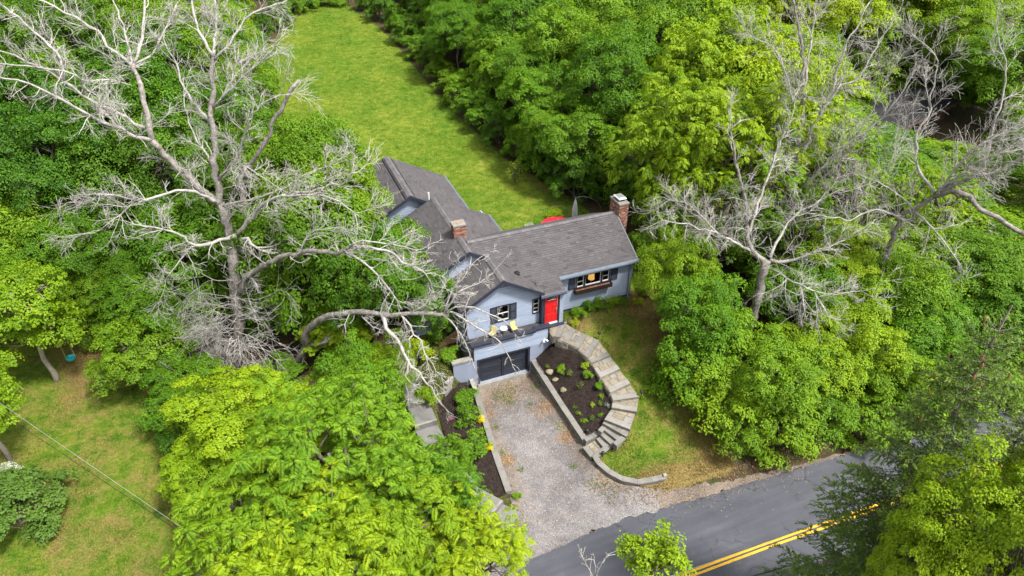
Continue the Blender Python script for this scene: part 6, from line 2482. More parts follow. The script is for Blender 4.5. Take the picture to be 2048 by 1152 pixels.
b1 = atd(482, 770, 30.2)
b1[2] = land1(b1[0], b1[1]) - .2
L1 = [
    ([(*b1, 0), z6(960, 900, 30.2) and (*atd(478, 700, 30.2), 0), (*atd(475, 614, 30.2), 0), (*atd(469, 547, 30.2), 0), (*atd(463, 489, 30.3), 0), (*atd(453, 438, 30.5), 0), (*atd(440, 407, 30.6), 0)], .40, .27, .5),
    # left main limb and its forks
    ([(440, 407, 30.6), (400, 372, 30.4), (364, 343, 30.2), (330, 308, 30.0), (302, 281, 29.8)], .22, .17, .6),
    ([(302, 281, 29.8), (270, 273, 29.2), (193, 237, 28.2), (128, 200, 27.4), (58, 170, 26.8), (7, 157, 26.2)], .12, .04, 1.1),
    ([(302, 281, 29.8), (299, 262, 29.9), (288, 204, 30.6), (270, 146, 31.4), (268, 128, 31.6)], .17, .11, .5),
    ([(268, 128, 31.6), (281, 91, 32.2), (288, 36, 33.0), (292, -20, 33.6)], .09, .05, 1.0),
    ([(268, 135, 31.5), (252, 120, 31.8), (215, 91, 32.0), (193, 62, 32.4), (146, 33, 32.6), (87, 4, 32.8), (40, -20, 33)], .09, .04, 1.0),
    ([(272, 150, 31.3), (258, 100, 32.5), (245, 50, 33.4), (222, -10, 34)], .07, .04, 1.0),
    ([(288, 255, 29.9), (219, 219, 29.2), (160, 186, 28.8), (124, 160, 28.6), (80, 131, 28.4), (0, 102, 28.0)], .10, .04, 1.0),
    ([(128, 163, 28.6), (122, 120, 28.9), (102, 91, 29.2), (66, 62, 29.5), (22, 25, 29.8), (-10, 0, 30)], .07, .03, 1.0),
    ([(170, 182, 28.9), (150, 150, 28.2), (95, 138, 27.6), (30, 130, 27.2), (-5, 128, 27)], .05, .03, .9),
    ([(262, 171, 31.0), (220, 160, 30.4), (160, 157, 29.8), (125, 104, 29.8)], .05, .02, 1.1),
    # centre stem
    ([(440, 407, 30.6), (434, 365, 30.9), (427, 292, 31.4), (428, 255, 31.6), (425, 219, 31.9), (425, 182, 32.2), (423, 146, 32.5), (428, 113, 32.8)], .21, .12, .6),
    ([(428, 113, 32.8), (408, 80, 33.2), (390, 44, 33.8), (385, 0, 34.4), (382, -30, 34.8)], .09, .05, 1.0),
    ([(428, 113, 32.8), (430, 91, 33.2), (434, 36, 34.2), (430, -15, 35)], .09, .05, 1.0),
    ([(430, 118, 32.7), (459, 84, 33.0), (489, 40, 33.6), (525, 18, 34), (569, 4, 34.4)], .08, .03, 1.2),
    ([(427, 215, 31.9), (456, 186, 31.6), (481, 160, 31.4), (525, 120, 31.2), (545, 100, 31)], .08, .03, 1.2),
    ([(440, 200, 31.8), (463, 160, 32.2), (474, 128, 32.6), (540, 95, 33)], .06, .02, 1.2),
    ([(430, 340, 31.1), (416, 313, 31.4), (394, 281, 31.8), (379, 244, 32.2), (368, 197, 32.6)], .07, .03, 1.0),
    ([(419, 241, 31.8), (394, 215, 32.6), (368, 175, 33.4), (354, 128, 34), (332, 91, 34.6)], .09, .04, .7),
    ([(268, 128, 31.6), (300, 110, 32.2), (330, 60, 33), (352, 10, 33.8)], .06, .03, 1.0),
    ([(437, 361, 30.9), (470, 321, 30.4), (492, 262, 30.2), (497, 240, 30.1), (525, 208, 29.8), (560, 190, 29.6)], .08, .03, 1.1),
    ([(441, 360, 30.8), (480, 330, 30.0), (520, 350, 29.4), (560, 378, 29.0)], .05, .02, 1.1),
    # limbs off the upper trunk
    ([(475, 470, 30.3), (502, 434, 29.8), (530, 407, 29.4), (569, 393, 29.0), (620, 380, 28.6), (678, 366, 28.2), (715, 345, 28.0)], .13, .035, 1.0),
    ([(569, 393, 29.0), (604, 389, 28.4), (647, 391, 28.0), (678, 403, 27.6), (709, 426, 27.4)], .07, .025, 1.1),
    ([(445, 412, 30.5), (500, 398, 30.0), (560, 380, 29.8), (610, 350, 29.6), (660, 330, 29.4), (700, 305, 29.2)], .07, .025, 1.1),
    ([(436, 405, 30.5), (389, 383, 29.6), (334, 387, 28.8), (272, 399, 28.0), (217, 387, 27.6), (165, 405, 27.2)], .10, .03, 1.1),
    ([(272, 399, 28.0), (240, 430, 27.6), (200, 460, 27.2)], .05, .02, 1.3),
    ([(473, 470, 30.3), (424, 485, 29.4), (389, 489, 28.8), (350, 465, 28.2), (311, 454, 27.8), (268, 448, 27.4)], .12, .03, 1.4),
    ([(389, 489, 28.8), (360, 520, 28.2), (330, 560, 27.8)], .05, .02, 1.5),
    ([(478, 478, 30.2), (495, 478, 29.8), (510, 493, 29.5)], .10, .07, .3),
    # long low limb to the right
    ([(477, 590, 30.2), (494, 551, 29.6), (533, 528, 29.0), (569, 512, 28.5), (627, 503, 27.9), (678, 505, 27.4), (698, 493, 27.2), (741, 495, 26.8)], .19, .09, .5),
    ([(690, 503, 27.3), (725, 520, 27.0), (756, 551, 26.8), (780, 583, 26.7), (795, 600, 26.7)], .07, .03, 1.0),
    ([(741, 495, 26.8), (787, 505, 26.6), (803, 524, 26.6), (842, 540, 26.6), (866, 571, 26.7)], .07, .02, 1.3),
    ([(700, 492, 27.2), (725, 481, 27.0), (787, 490, 27.0), (830, 500, 27.1)], .06, .02, 1.3),
    ([(600, 506, 28.2), (610, 480, 28.2), (630, 460, 28.3), (670, 455, 28.4)], .05, .02, 1.2),
]
dead1 = dead_tree('dead_tree', 'huge bleached bare tree left of the house, spreading over the upper left', b1, L1, 5, (0,), 1.35, 3.0, .02, kids=(5, 4), tw_r=.02)
# dense shoots sprouting from its lower trunk
r_ = np.random.default_rng(77)
tw = MB()
for i in range(44):          # long thin shoots
    v_ = r_.uniform(.0, 1) ** .6
    p = atd(472 + r_.normal(0, 5), 545 + 160 * v_, 30.0)
    a_ = r_.normal(math.pi + .25, .95) if r_.random() < .72 else r_.uniform(-1.2, 1.2)
    d = unit(RT * math.cos(a_) - FH * abs(math.sin(a_)) * .7 + np.array([0, 0, r_.uniform(-.1, .5)]))
    twig(tw, r_, p, d, r_.uniform(1.6, 4.8), r_.uniform(.014, .026), 2, -.015, .13, (3, 3), 3)
for i in range(22):           # knot of dead stubs low on the trunk, hanging outwards
    p = atd(474 + r_.normal(0, 8), 688 + r_.normal(0, 12), 29.8)
    a_ = r_.uniform(-math.pi, math.pi)
    d = unit(RT * math.cos(a_) - FH * (.35 + abs(math.sin(a_))) + np.array([0, 0, r_.uniform(-.5, .35)]))
    twig(tw, r_, p, d, r_.uniform(.7, 2.0), r_.uniform(.02, .04), 2, -.07, .22, (4, 3), 4)
o = tw.build('shoots', M['deadwood'], dead1, b1)
o['kind'] = 'stuff'

# broken leader standing behind it
bs = atd(485, 420, 33.0)
bs[2] = land1(bs[0], bs[1])
dead_tree('dead_tree', 'snapped bare trunk leaning right beside the back lawn, behind the huge dead tree', bs,
          [([(*bs, 0), (*atd(484, 384, 33), 0), (*atd(492, 339, 33), 0), (*atd(525, 292, 33.1), 0), (*atd(547, 248, 33.2), 0), (*atd(576, 193, 33.4), 0), (*atd(600, 160, 33.6), 0)], .20, .11, .35)], 15, (0,), 1.0, 1.0)

b2 = atd(574, 752, 29.6)
b2[2] = land1(b2[0], b2[1]) - .2
L2 = [
    ([(*b2, 0), (*atd(585, 733, 29.5), 0), (*atd(604, 708, 29.3), 0), (*atd(614, 690, 29.1), 0), (*atd(612, 672, 28.9), 0), (*atd(623, 653, 28.6), 0), (*atd(655, 633, 28.1), 0), (*atd(694, 626, 27.6), 0), (*atd(741, 624, 27.2), 0),
      (*atd(784, 630, 27.0), 0), (*atd(823, 626, 26.9), 0), (*atd(863, 627, 26.8), 0), (*atd(888, 627, 26.8), 0)], .27, .11, .35),
    ([(614, 692, 29.1), (635, 688, 28.8), (655, 682, 28.6)], .15, .12, .2),
    ([(888, 627, 26.8), (902, 602, 26.8), (924, 580, 26.9), (958, 566, 27), (985, 547, 27.1)], .07, .02, 1.4),
    ([(888, 625, 26.8), (905, 580, 27.0), (925, 556, 27.2), (945, 530, 27.4), (965, 512, 27.5)], .06, .02, 1.3),
    ([(823, 626, 26.9), (860, 600, 26.8), (890, 570, 26.9), (905, 540, 27)], .06, .02, 1.3),
    ([(890, 627, 26.8), (911, 616, 26.4), (947, 616, 26.2), (974, 627, 26.0), (1002, 638, 25.8), (1020, 650, 25.7), (1030, 668, 25.7)], .055, .015, .8),
    ([(890, 627, 26.8), (905, 624, 26.5), (936, 644, 26.0), (969, 663, 25.7), (991, 677, 25.5), (1010, 699, 25.4), (1024, 728, 25.3)], .07, .02, .9),
    ([(886, 630, 26.8), (911, 652, 26.2), (924, 674, 25.9), (938, 702, 25.7), (955, 748, 25.5)], .06, .018, .8),
    ([(764, 628, 27.1), (776, 657, 26.4), (803, 692, 25.8), (823, 731, 25.3), (839, 745, 25.1), (852, 765, 25.0), (873, 790, 24.9), (892, 818, 24.8)], .13, .03, .9),
    ([(816, 720, 25.4), (814, 740, 25.1), (808, 759, 24.9), (797, 768, 24.8), (786, 782, 24.7), (780, 800, 24.6)], .06, .025, .8),
    ([(808, 759, 24.9), (813, 775, 24.8), (818, 795, 24.7)], .03, .015, .8),
    ([(800, 628, 27.0), (822, 651, 26.6), (827, 669, 26.3), (843, 683, 26.0), (851, 707, 25.8), (864, 730, 25.6), (883, 754, 25.5)], .07, .025, .8),
    ([(827, 669, 26.3), (819, 680, 26.0), (818, 700, 25.8)], .045, .03, .6),
    ([(851, 707, 25.8), (858, 740, 25.4), (866, 765, 25.3)], .03, .015, .9),
    ([(720, 625, 27.4), (735, 645, 26.9), (760, 660, 26.6), (790, 665, 26.3)], .04, .015, 1.2),
    ([(700, 626, 27.5), (690, 650, 27.0), (695, 670, 26.8)], .03, .015, 1.0),
]
dead_tree('dead_tree', 'leaning bare tree arching right across the gable and over the path', b2, L2, 6, (0,), .8, 3.6, -.05, kids=(4, 4), tw_r=.017)

# right side: pale trunk with a thin living crown
b3 = atd(1484, 690, 30.3)
b3[2] = land1(b3[0], b3[1]) - .2
L3 = [
    ([(*b3, 0), (*atd(1498, 655, 30.3), 0), (*atd(1512, 600, 30.4), 0), (*atd(1527, 545, 30.6), 0), (*atd(1535, 520, 30.8), 0)], .33, .26, .1),
    ([(1533, 525, 30.8), (1505, 505, 31), (1495, 475, 31.2), (1493, 417, 31.6), (1481, 358, 32), (1468, 308, 32.4), (1460, 250, 32.8)], .17, .04, .8),
    ([(1497, 470, 31.2), (1510, 421, 31.6), (1535, 358, 32.2), (1552, 308, 32.6), (1572, 262, 33)], .11, .03, 1.0),
    ([(1500, 500, 31), (1460, 480, 30.4), (1420, 462, 30), (1375, 450, 29.6), (1325, 440, 29.2)], .09, .02, 1.6),
    ([(1440, 470, 30.2), (1400, 430, 30.2), (1370, 405, 30.2), (1340, 400, 30.2)], .05, .02, 1.6),
    ([(1540, 520, 30.8), (1590, 522, 30.4), (1640, 500, 30), (1690, 480, 29.8)], .12, .03, 1.0),
    ([(1545, 540, 30.6), (1575, 556, 29.9), (1600, 570, 29.4), (1650, 588, 28.9), (1720, 582, 28.5)], .07, .02, 1.2),
    ([(1600, 570, 29.4), (1608, 610, 29.0), (1614, 660, 28.7), (1620, 712, 28.5)], .05, .02, 1.3),
    ([(1625, 580, 29.2), (1650, 620, 28.7), (1670, 660, 28.5), (1690, 690, 28.4)], .045, .02, 1.3),
    ([(1540, 515, 30.9), (1560, 470, 31.6), (1590, 430, 32.2), (1640, 400, 32.6)], .10, .03, .9),
]
dead_tree('dead_tree', 'pale thick trunk with bare twiggy limbs in the right border', b3, L3, 8, (0,), 1.4, 4.2, .0, kids=(5, 4), tw_r=.019)
b4 = atd(1588, 440, 37)
b4[2] = land1(b4[0], b4[1])
L4 = [
    ([(*b4, 0), (*atd(1585, 385, 37), 0), (*atd(1593, 308, 37.2), 0), (*atd(1606, 242, 37.6), 0), (*atd(1606, 167, 38), 0), (*atd(1602, 83, 38.6), 0), (*atd(1585, -5, 39), 0)], .26, .06, .6),
    ([(1606, 242, 37.6), (1612, 150, 38.2), (1625, 70, 38.8), (1635, -10, 39.2)], .10, .04, .8),
    ([(1600, 250, 37.5), (1575, 160, 38), (1550, 100, 38.2), (1510, 75, 38.2)], .08, .02, 1.1),
    ([(1593, 330, 37.1), (1622, 267, 37.4), (1664, 179, 38), (1685, 108, 38.4), (1739, 5, 39)], .13, .04, .8),
    ([(1640, 230, 37.6), (1680, 172, 38), (1714, 160, 38.2), (1747, 104, 38.6), (1802, 15, 39)], .09, .03, 1.0),
    ([(1600, 380, 37), (1650, 330, 36.6), (1689, 292, 36.4), (1752, 246, 36.2), (1793, 200, 36), (1830, 140, 36)], .11, .03, .9),
    ([(1605, 390, 37), (1680, 320, 36.6), (1720, 260, 36.6), (1760, 190, 36.8)], .08, .03, 1.0),
    ([(1588, 420, 37), (1640, 395, 36), (1700, 380, 35.4), (1760, 360, 35)], .07, .02, 1.0),
]
dead_tree('dead_tree', 'many stemmed bare tree rising to the top edge in the right woods', b4, L4, 9, (0,), 1.9, 2.5, .03, kids=(5, 4), tw_r=.02)
b5 = atd(1790, 500, 33)
b5[2] = land1(b5[0], b5[1])
L5 = [
    ([(*b5, 0), (*atd(1793, 450, 33), 0), (*atd(1830, 420, 32.6), 0), (*atd(1868, 392, 32.2), 0), (*atd(1927, 362, 31.6), 0), (*atd(1993, 342, 31), 0), (*atd(2060, 310, 30.6), 0)], .22, .09, .5),
    ([(1868, 392, 32.2), (1900, 382, 31.6), (1927, 392, 31), (1977, 429, 30.2), (2050, 467, 29.6), (2100, 480, 29.2)], .16, .12, .3),
    ([(1868, 385, 32.2), (1835, 330, 32.6), (1835, 267, 33), (1856, 233, 33.2), (1862, 190, 33.4), (1877, 138, 33.6), (1870, 110, 33.8)], .10, .03, .8),
    ([(1960, 350, 31.4), (1978, 300, 31.6), (1985, 250, 31.8), (2006, 200, 32), (2010, 125, 32.4), (1998, 80, 32.6)], .09, .03, .8),
    ([(1870, 390, 32.2), (1947, 300, 31.4), (2010, 265, 31), (2070, 240, 30.8)], .10, .04, 1.2),
    ([(1890, 375, 32), (1960, 320, 31.2), (2030, 300, 30.8), (2080, 290, 30.6)], .08, .03, 1.3),
    ([(1810, 440, 32.8), (1750, 420, 32.2), (1700, 440, 31.6), (1640, 430, 31.2)], .08, .02, 1.2),
    ([(1830, 420, 32.6), (1770, 370, 32.6), (1720, 350, 32.6)], .07, .02, 1.2),
    ([(1830, 425, 32.6), (1860, 450, 31.8), (1900, 500, 31.2), (1925, 540, 31)], .07, .02, 1.1),
]
dead_tree('dead_tree', 'bare tangle of pale limbs reaching out of the right edge', b5, L5, 10, (0,), 1.8, 2.7, .03, kids=(5, 4), tw_r=.02)
b6 = atd(1190, 1230, 13.5)
b6[2] = land1(b6[0], b6[1])
L6 = [([(*b6, 0), (*(b6 + np.array([.05, .1, 2.0])), 0), (*atd(1190, 1160, 14.2), 0), (*atd(1188, 1120, 14.4), 0)], .05, .015, 1.0),
      ([(1190, 1160, 14.2), (1170, 1125, 14.3), (1160, 1105, 14.4)], .025, .01, 1.2), ([(1190, 1155, 14.2), (1205, 1125, 14.3), (1215, 1112, 14.4)], .025, .01, 1.2)]
dead_tree('dead_tree', 'small bare twiggy treetop at the bottom edge over the road', b6, L6, 12, (0,), .35, 5, .03, kids=(3, 3), tw_r=.008)

# ------------------------------------------------------------------ spruces
def make_spruce(seed, H, Rb, z0=4.0, whorl=.38, per=6, dens=1.15):
    r = np.random.default_rng(seed)
    mb = MB()
    mb.tube(bend((0, 0, -.4), (0, 0, H), r, 10, .05, 0), np.linspace(.24, .02, 10), 8)
    B, T, Nn, Ls, TT = [], [], [], [], []
    z = z0
    k0 = 0
    while z < H - .25:
        f = (H - z) / (H - z0)
        L = Rb * (f ** .8) * 1.0 + .25
        n = per + r.integers(0, 2)
        for i in range(n):
            a = k0 + 2 * math.pi * i / n + r.normal(0, .2)
            l = L * r.uniform(.75, 1.12)
            d = np.array([math.cos(a), math.sin(a), 0])
            t = np.linspace(0, 1, 9)
            rise = .25 * (1 - f) + .02
            path = np.stack([d[0] * l * t, d[1] * l * t, z + l * (rise * t - .42 * f * t ** 1.5 + .28 * f * t ** 3)], 1)
            path += r.normal(0, .012 * l, path.shape) * t[:, None]
            mb.tube(path, np.linspace(.035 * (.4 + f), .008, 9), 4, cap=False)
            # side twigs
            nt_ = int(max(4, l / .13) * dens)
            for j in range(nt_):
                u = .12 + .88 * (j + r.random()) / nt_
                p = np.array([np.interp(u, t, path[:, q]) for q in range(3)])
                s = 1 if j % 2 else -1
                sd = np.array([-d[1], d[0], 0]) * s
                tl = (.16 + .52 * l / 4 * math.sin(math.pi * min(1, .25 + .75 * (1 - u)))) * r.uniform(.7, 1.2)
                if u > .93:
                    sd = sd * .3
                td = unit(sd + d * r.uniform(.55, .9) + np.array([0, 0, -.28 * f + .1]))
                m = max(4, int(tl / .038))
                uu = (np.arange(m) + .5) / m
                q = p + td * (tl * uu)[:, None] + np.array([0, 0, -1.0]) * (.22 * f * tl * uu ** 2)[:, None]
                for side in range(3):
                    an = r.random(m) * 2 * math.pi
                    t1, t2 = tangents(td[None])
                    rad = t1 * np.cos(an)[:, None] + t2 * np.sin(an)[:, None]
                    B.append(q)
                    T.append(unit(td * .85 + rad * .75))
                    Nn.append(unit(rad * -.2 + np.array([0, 0, 1.0]) + r.normal(0, .3, (m, 3))))
                    Ls.append(r.uniform(.08, .13, m))
                    TT.append(np.clip(np.full(m, r.random() * .45) + uu * .45 * (u > .55) + r.random(m) * .15, 0, 1))
        z += whorl * r.uniform(.8, 1.15)
        k0 += 1.1
    V, F = leaves_to_mesh(np.concatenate(B), np.concatenate(T), np.concatenate(Nn), np.concatenate(Ls), np.concatenate(Ls) * .38, .05)
    cm = fast_mesh('spruce_crown', V, F, np.repeat(np.concatenate(TT), 4))
    tm = bpy.data.meshes.new('spruce_trunk')
    tm.from_pydata(mb.v, [], mb.f)
    tm.polygons.foreach_set('use_smooth', [True] * len(tm.polygons))
    return tm, cm


M['cone'] = simple('reddish_cone', (.24, .11, .055), (.36, .18, .10), 12, .8, .4, 60, fine=.3)
TREES['spruce'] = (*make_spruce(3, 14.0, 3.1), 14.0, 3.1)


def spruce(px, py, ztop, h, rad, label, rot):
    p = atz(px, py, ztop)
    g = land1(p[0], p[1])
    t = tree('spruce', p[0], p[1], ztop - g, rad, 'needle', label, name='spruce_tree', rot=rot, z=g)
    return t, ztop - g


cone = bpy.data.meshes.new('cone')
cb_ = MB()
cb_.lathe((0, 0, 0), [(.012, .0), (.03, -.03), (.034, -.09), (.024, -.14), (.008, -.17)], 7)
cone.from_pydata(cb_.v, [], cb_.f)
cone.materials.append(M['cone'])
s1, h1 = spruce(2025, 610, 17.0, 0, 2.75, 'tall spruce with brown cones at the right, in front of the woods', .4)
s2, h2 = spruce(2240, 700, 16.0, 0, 2.9, 'spruce cut by the right edge, its boughs over the road', 2.2)
cr_ = np.random.default_rng(5)
for t, h, n in ((s1, h1, 17), (s2, h2, 6)):
    for i in range(n):
        z = 14 * cr_.uniform(.72, .97)
        f = (14 - z) / 10
        l = 3.1 * f ** .8 * cr_.uniform(.7, 1.0) + .2
        a = cr_.random() * 6.28
        o = bpy.data.objects.new('cone', cone)
        COL.objects.link(o)
        o.parent = t
        o.location = (l * math.cos(a), l * math.sin(a), z - .1 * l)

# ------------------------------------------------------------------ garden shrubs and flowers
def plant_at(key, px, py, h, rad, col, label, hf=None, name='shrub', cat='shrub', zc=.5):
    z = 1.0
    hf = hf or land
    for _ in range(8):
        p = atz(px, py, z + h * zc)
        z = float(hf(p[0], p[1])[0])
    return tree(key, p[0], p[1], h, rad, col, label, name=name, cat=cat, z=z - .02)


GARD = [
    # in front of the right wing
    ('shrubb', 1150, 645, .6, .36, 'gold', 'small golden shrub at the foot of the entry bay', None),
    ('shrub', 1160, 625, .8, .55, 'fresh', 'leafy green shrub next to the entry bay, under the planter', None),
    ('shrub', 1178, 612, .75, .5, 'mid', 'green shrub under the left end of the window planter', None),
    ('shrubb', 1203, 606, .95, .68, 'fresh', 'rounded shrub in the middle of the wing foundation bed', None),
    ('shrub', 1228, 602, .7, .45, 'lime', 'light green shrub right of the rounded foundation shrub', None),
    ('shrubb', 1245, 602, .7, .5, 'deep', 'clipped dark ball shrub near the downspout', None),
    ('shrubb', 1276, 602, .6, .42, 'gold', 'golden ball shrub at the right corner of the house', None),
    ('shrub', 1290, 580, .9, .6, 'fresh', 'loose green shrub beyond the right house corner', None),
    # right mulch bed
    ('shrub', *Z5(482, 440), .85, .40, 'fresh', 'tallest leafy shrub in the right mulch bed by the concrete wall', bedr),
    ('perennial', *Z5(310, 525), .25, .22, 'grey', 'faded low plant above the tan boulder', bedr),
    ('perennial', *Z5(575, 600), .5, .30, 'grey', 'spiky plant with pale flowers in the middle of the right bed', bedr),
    ('shrub', *Z5(755, 515), .55, .36, 'lime', 'lime shrub against the upper steps in the right bed', bedr),
    ('shrub', *Z5(790, 625), .6, .40, 'fresh', 'green perennial below the lime shrub in the right bed', bedr),
    ('perennial', *Z5(710, 745), .5, .34, 'brown', 'bronze tufted plant in the right bed centre', bedr),
    ('shrub', *Z5(905, 750), .5, .38, 'fresh', 'green perennial beside the middle steps', bedr),
    ('perennial', *Z5(935, 880), .35, .28, 'fresh', 'small tufted plant beside the lower steps', bedr),
    ('shrubb', *Z5(835, 970), .35, .22, 'gold', 'tiny golden shrub low in the right bed', bedr),
    ('perennial', *Z5(920, 950), .3, .22, 'mid', 'small green plant right of the tiny golden shrub', bedr),
    ('perennial', *Z5(1005, 985), .3, .26, 'blueleaf', 'blue grey plant against the lower steps', bedr),
    ('perennial', *Z5(625, 1000), .25, .2, 'mid', 'small plant near the long wall, left of the tiny golden shrub', bedr),
    ('perennial', *Z5(680, 1080), .3, .24, 'fresh', 'broad leaved plant low in the right bed, upper of two', bedr),
    ('perennial', *Z6(195, 270), .4, .30, 'fresh', 'broad leaved plant low in the right bed, lower of two', bedr),
    ('perennial', *Z6(285, 220), .3, .24, 'mid', 'small plant at the bottom corner of the right bed', bedr),
    ('perennial', *Z6(405, 185), .3, .24, 'fresh', 'small plant beside the pale step in the bed corner', bedr),
    # left mulch bed
    ('shrub', 932, 792, .8, .62, 'fresh', 'green shrub nearest the garage in the left bed', bedl),
    ('shrubb', 937, 830, 1.0, .72, 'mid', 'large rounded shrub in the middle of the left bed', bedl),
    ('shrubb', 945, 893, 1.2, .85, 'fresh', 'largest rounded shrub low in the left bed', bedl),
    ('shrubb', 960, 838, .45, .26, 'yellow', 'yellow flowering clump beside the middle left bed shrub', bedl),
    ('shrubb', 977, 893, .45, .25, 'yellow', 'yellow flowering clump beside the largest left bed shrub', bedl),
    ('perennial', 963, 863, .4, .34, 'fresh', 'grassy tuft between the two yellow flower clumps', bedl),
    ('perennial', 912, 905, .4, .26, 'blueleaf', 'blue grey plant left of the largest left bed shrub', bedl),
    ('perennial', 901, 838, .25, .10, 'pink', 'pink flower in the left bed mulch', bedl),
    ('shrub', 855, 792, .8, .62, 'lime', 'lime shrub beside the path under hanging dead twigs', None),
    ('shrub', 897, 709, .85, .55, 'fresh', 'green shrub by the side stairs above the wing wall', None),
    ('shrub', 838, 700, 1.1, .8, 'lime', 'lime shrub behind the path near the side stairs', None),
    ('shrubb', 872, 672, 1.0, .6, 'mid', 'green shrub in the shade left of the side stairs', None),
    ('shrub', 1035, 990, .3, .22, 'fresh', 'weed clump at the gravel edge by the path foot', None),
    # back yard
    ('sparse', 1030, 342, 2.2, .75, 'gold', 'thin yellow sapling on the back lawn', None),
    ('perennial', 930, 160, .6, .4, 'mid', 'weed clump on the back lawn', None),
    ('shrub', 1085, 448, .6, .6, 'fresh', 'low flowers behind the wing roof beside the red umbrella', None),
    ('shrub', 1110, 432, .7, .7, 'lime', 'pale green plants behind the red umbrella', None),
    ('shrub', 1060, 455, .5, .5, 'white', 'white flowering plants at the back of the house', None),
    ('shrub', 22, 938, .7, .45, 'white', 'white blossoming shrub under the pale trunk at the left edge', None),
]
for key, px, py, h, rad, col, lb, hf in GARD:
    k_ = .66 if hf is bedr else .8 if (hf is None and 1140 < px < 1300) else 1.0
    plant_at(key, px, py, h * k_, rad * k_, col, lb, hf, name='sapling' if 'sapling' in lb else ('bush' if key == 'bush' else 'shrub' if key.startswith('shrub') else 'plant'),
             cat='tree' if 'sapling' in lb else 'shrub' if key.startswith('shrub') else 'plant')

# ------------------------------------------------------------------ turf blades, weeds, fallen leaves and loose stones
def blades(name, x, y, z, h, w, tint, mat, lean=.5):
    n = len(x)
    a = rng.random(n) * 6.28
    le = rng.random(n) * lean
    b = np.stack([x, y, z], 1)
    sd = np.stack([np.cos(a), np.sin(a), np.zeros(n)], 1) * (w / 2)[:, None]
    tp = b + np.stack([-np.sin(a) * le * h, np.cos(a) * le * h, h], 1)
    V = np.stack([b - sd, b + sd, tp], 1).reshape(-1, 3)
    F = np.arange(3 * n).reshape(-1, 3)
    me = fast_mesh(name, V, F, np.repeat(tint, 3), [mat])
    at = me.attributes.new('dry', 'FLOAT', 'POINT')
    at.data.foreach_set('value', np.repeat(thin_turf(x, y), 3).astype(np.float32))
    return link(name, me)


def turf_mat():
    m, nt, b = new_mat('turf_blade')
    c, _, _ = lawn_nodes(nt)
    c = mix(nt, 1, c, ramp(nt, attr(nt, 'tint'), [(0, (.72, .8, .7)), (.5, (1.05, 1.05, 1)), (1, (1.5, 1.35, 1.2))]), 'MULTIPLY')
    nt.links.new(c, b.inputs['Base Color'])
    b.inputs['Roughness'].default_value = .7
    b.inputs['Specular IOR Level'].default_value = .15
    return m


LM['turf'] = turf_mat()
LM['fallen'] = leaf_mat('fallen_leaf', (.10, .05, .02), (.24, .14, .07), (.40, .29, .17), trans=.05, var=0)
LM['stone'] = leaf_mat('loose_gravel', (.10, .094, .092), (.20, .19, .185), (.40, .385, .37), trans=0, var=0, rough=.9)


def scatter(poly, n, avoid=()):
    P = np.array([p[:2] for p in poly])
    lo, hi = P.min(0), P.max(0)
    x = rng.uniform(lo[0], hi[0], n)
    y = rng.uniform(lo[1], hi[1], n)
    k = inpoly(x, y, poly)
    for a in avoid:
        k &= ~inpoly(x, y, a)
    return x[k], y[k]


steps_polys = [[tuple(np.mean(q, 0) + (np.array(p) - np.mean(q, 0)) * 1.12) for p in q] for z, q in STEPW]
lowwall = [(3.3, -7.2), (4.7, -6.8), (4.7, -7.1), (3.9, -7.35), (4.0, -8.2), (4.45, -8.8), (5.0, -9.15), (6.5, -9.3), (6.5, -9.7), (4.9, -9.6), (3.9, -8.9), (3.3, -7.8)]
FRONT = [(5.5, 1.5), (10.5, 1.5), (12.5, 1.5), (12.4, -4), (11.8, -8), (10.3, -10), (4, -10), (3.6, -7.2), (4.6, -7.0), (5.9, -7.2), (7.3, -5.5), (7.2, -2), (6.3, -.3), (5.8, .4)]
BACK = [(-3, 18), (-7, 22), (-7, 34), (-6, 56), (1.2, 76), (7, 76), (9.5, 60), (9.8, 35), (10.8, 23), (13, 13), (12.6, 8), (4.6, 8), (4.6, 11), (3.8, 11), (3.8, 18)]
LEFT = [(-27, -10), (-11, -10), (-12.5, -3), (-13.5, 3), (-16, 8), (-20, 15), (-21.5, 17), (-26, 12), (-27, 5)]
X, Y, T, Hh = [], [], [], []
for poly, n, hm in ((FRONT, 60000, .07), (LEFT, 130000, .08), (BACK, 130000, .09), ([(-6, -10.2), (-4.6, -10.2), (-4.6, 2), (-6, 2)], 14000, .12), (TERR, 2500, .12)):
    x, y = scatter(poly, n, [DRIVE, BEDR, lowwall] + steps_polys)
    X.append(x)
    Y.append(y)
    patch = .5 + .5 * np.sin(x * 1.3 + 2 * np.sin(y * .7)) * np.sin(y * 1.1 + 1.5 * np.sin(x * .6))
    T.append(np.clip(.15 + .35 * patch + rng.normal(0, .22, len(x)) + (rng.random(len(x)) < .12) * .5, 0, 1))
    Hh.append(hm * rng.uniform(.5, 1.5, len(x)))
X, Y, T, Hh = (np.concatenate(q) for q in (X, Y, T, Hh))
tag(blades('grass', X, Y, land(X, Y) - .01, Hh, np.full(len(X), .035), T, LM['turf'], .9), 'short green turf with straw coloured patches', 'grass', kind='stuff')
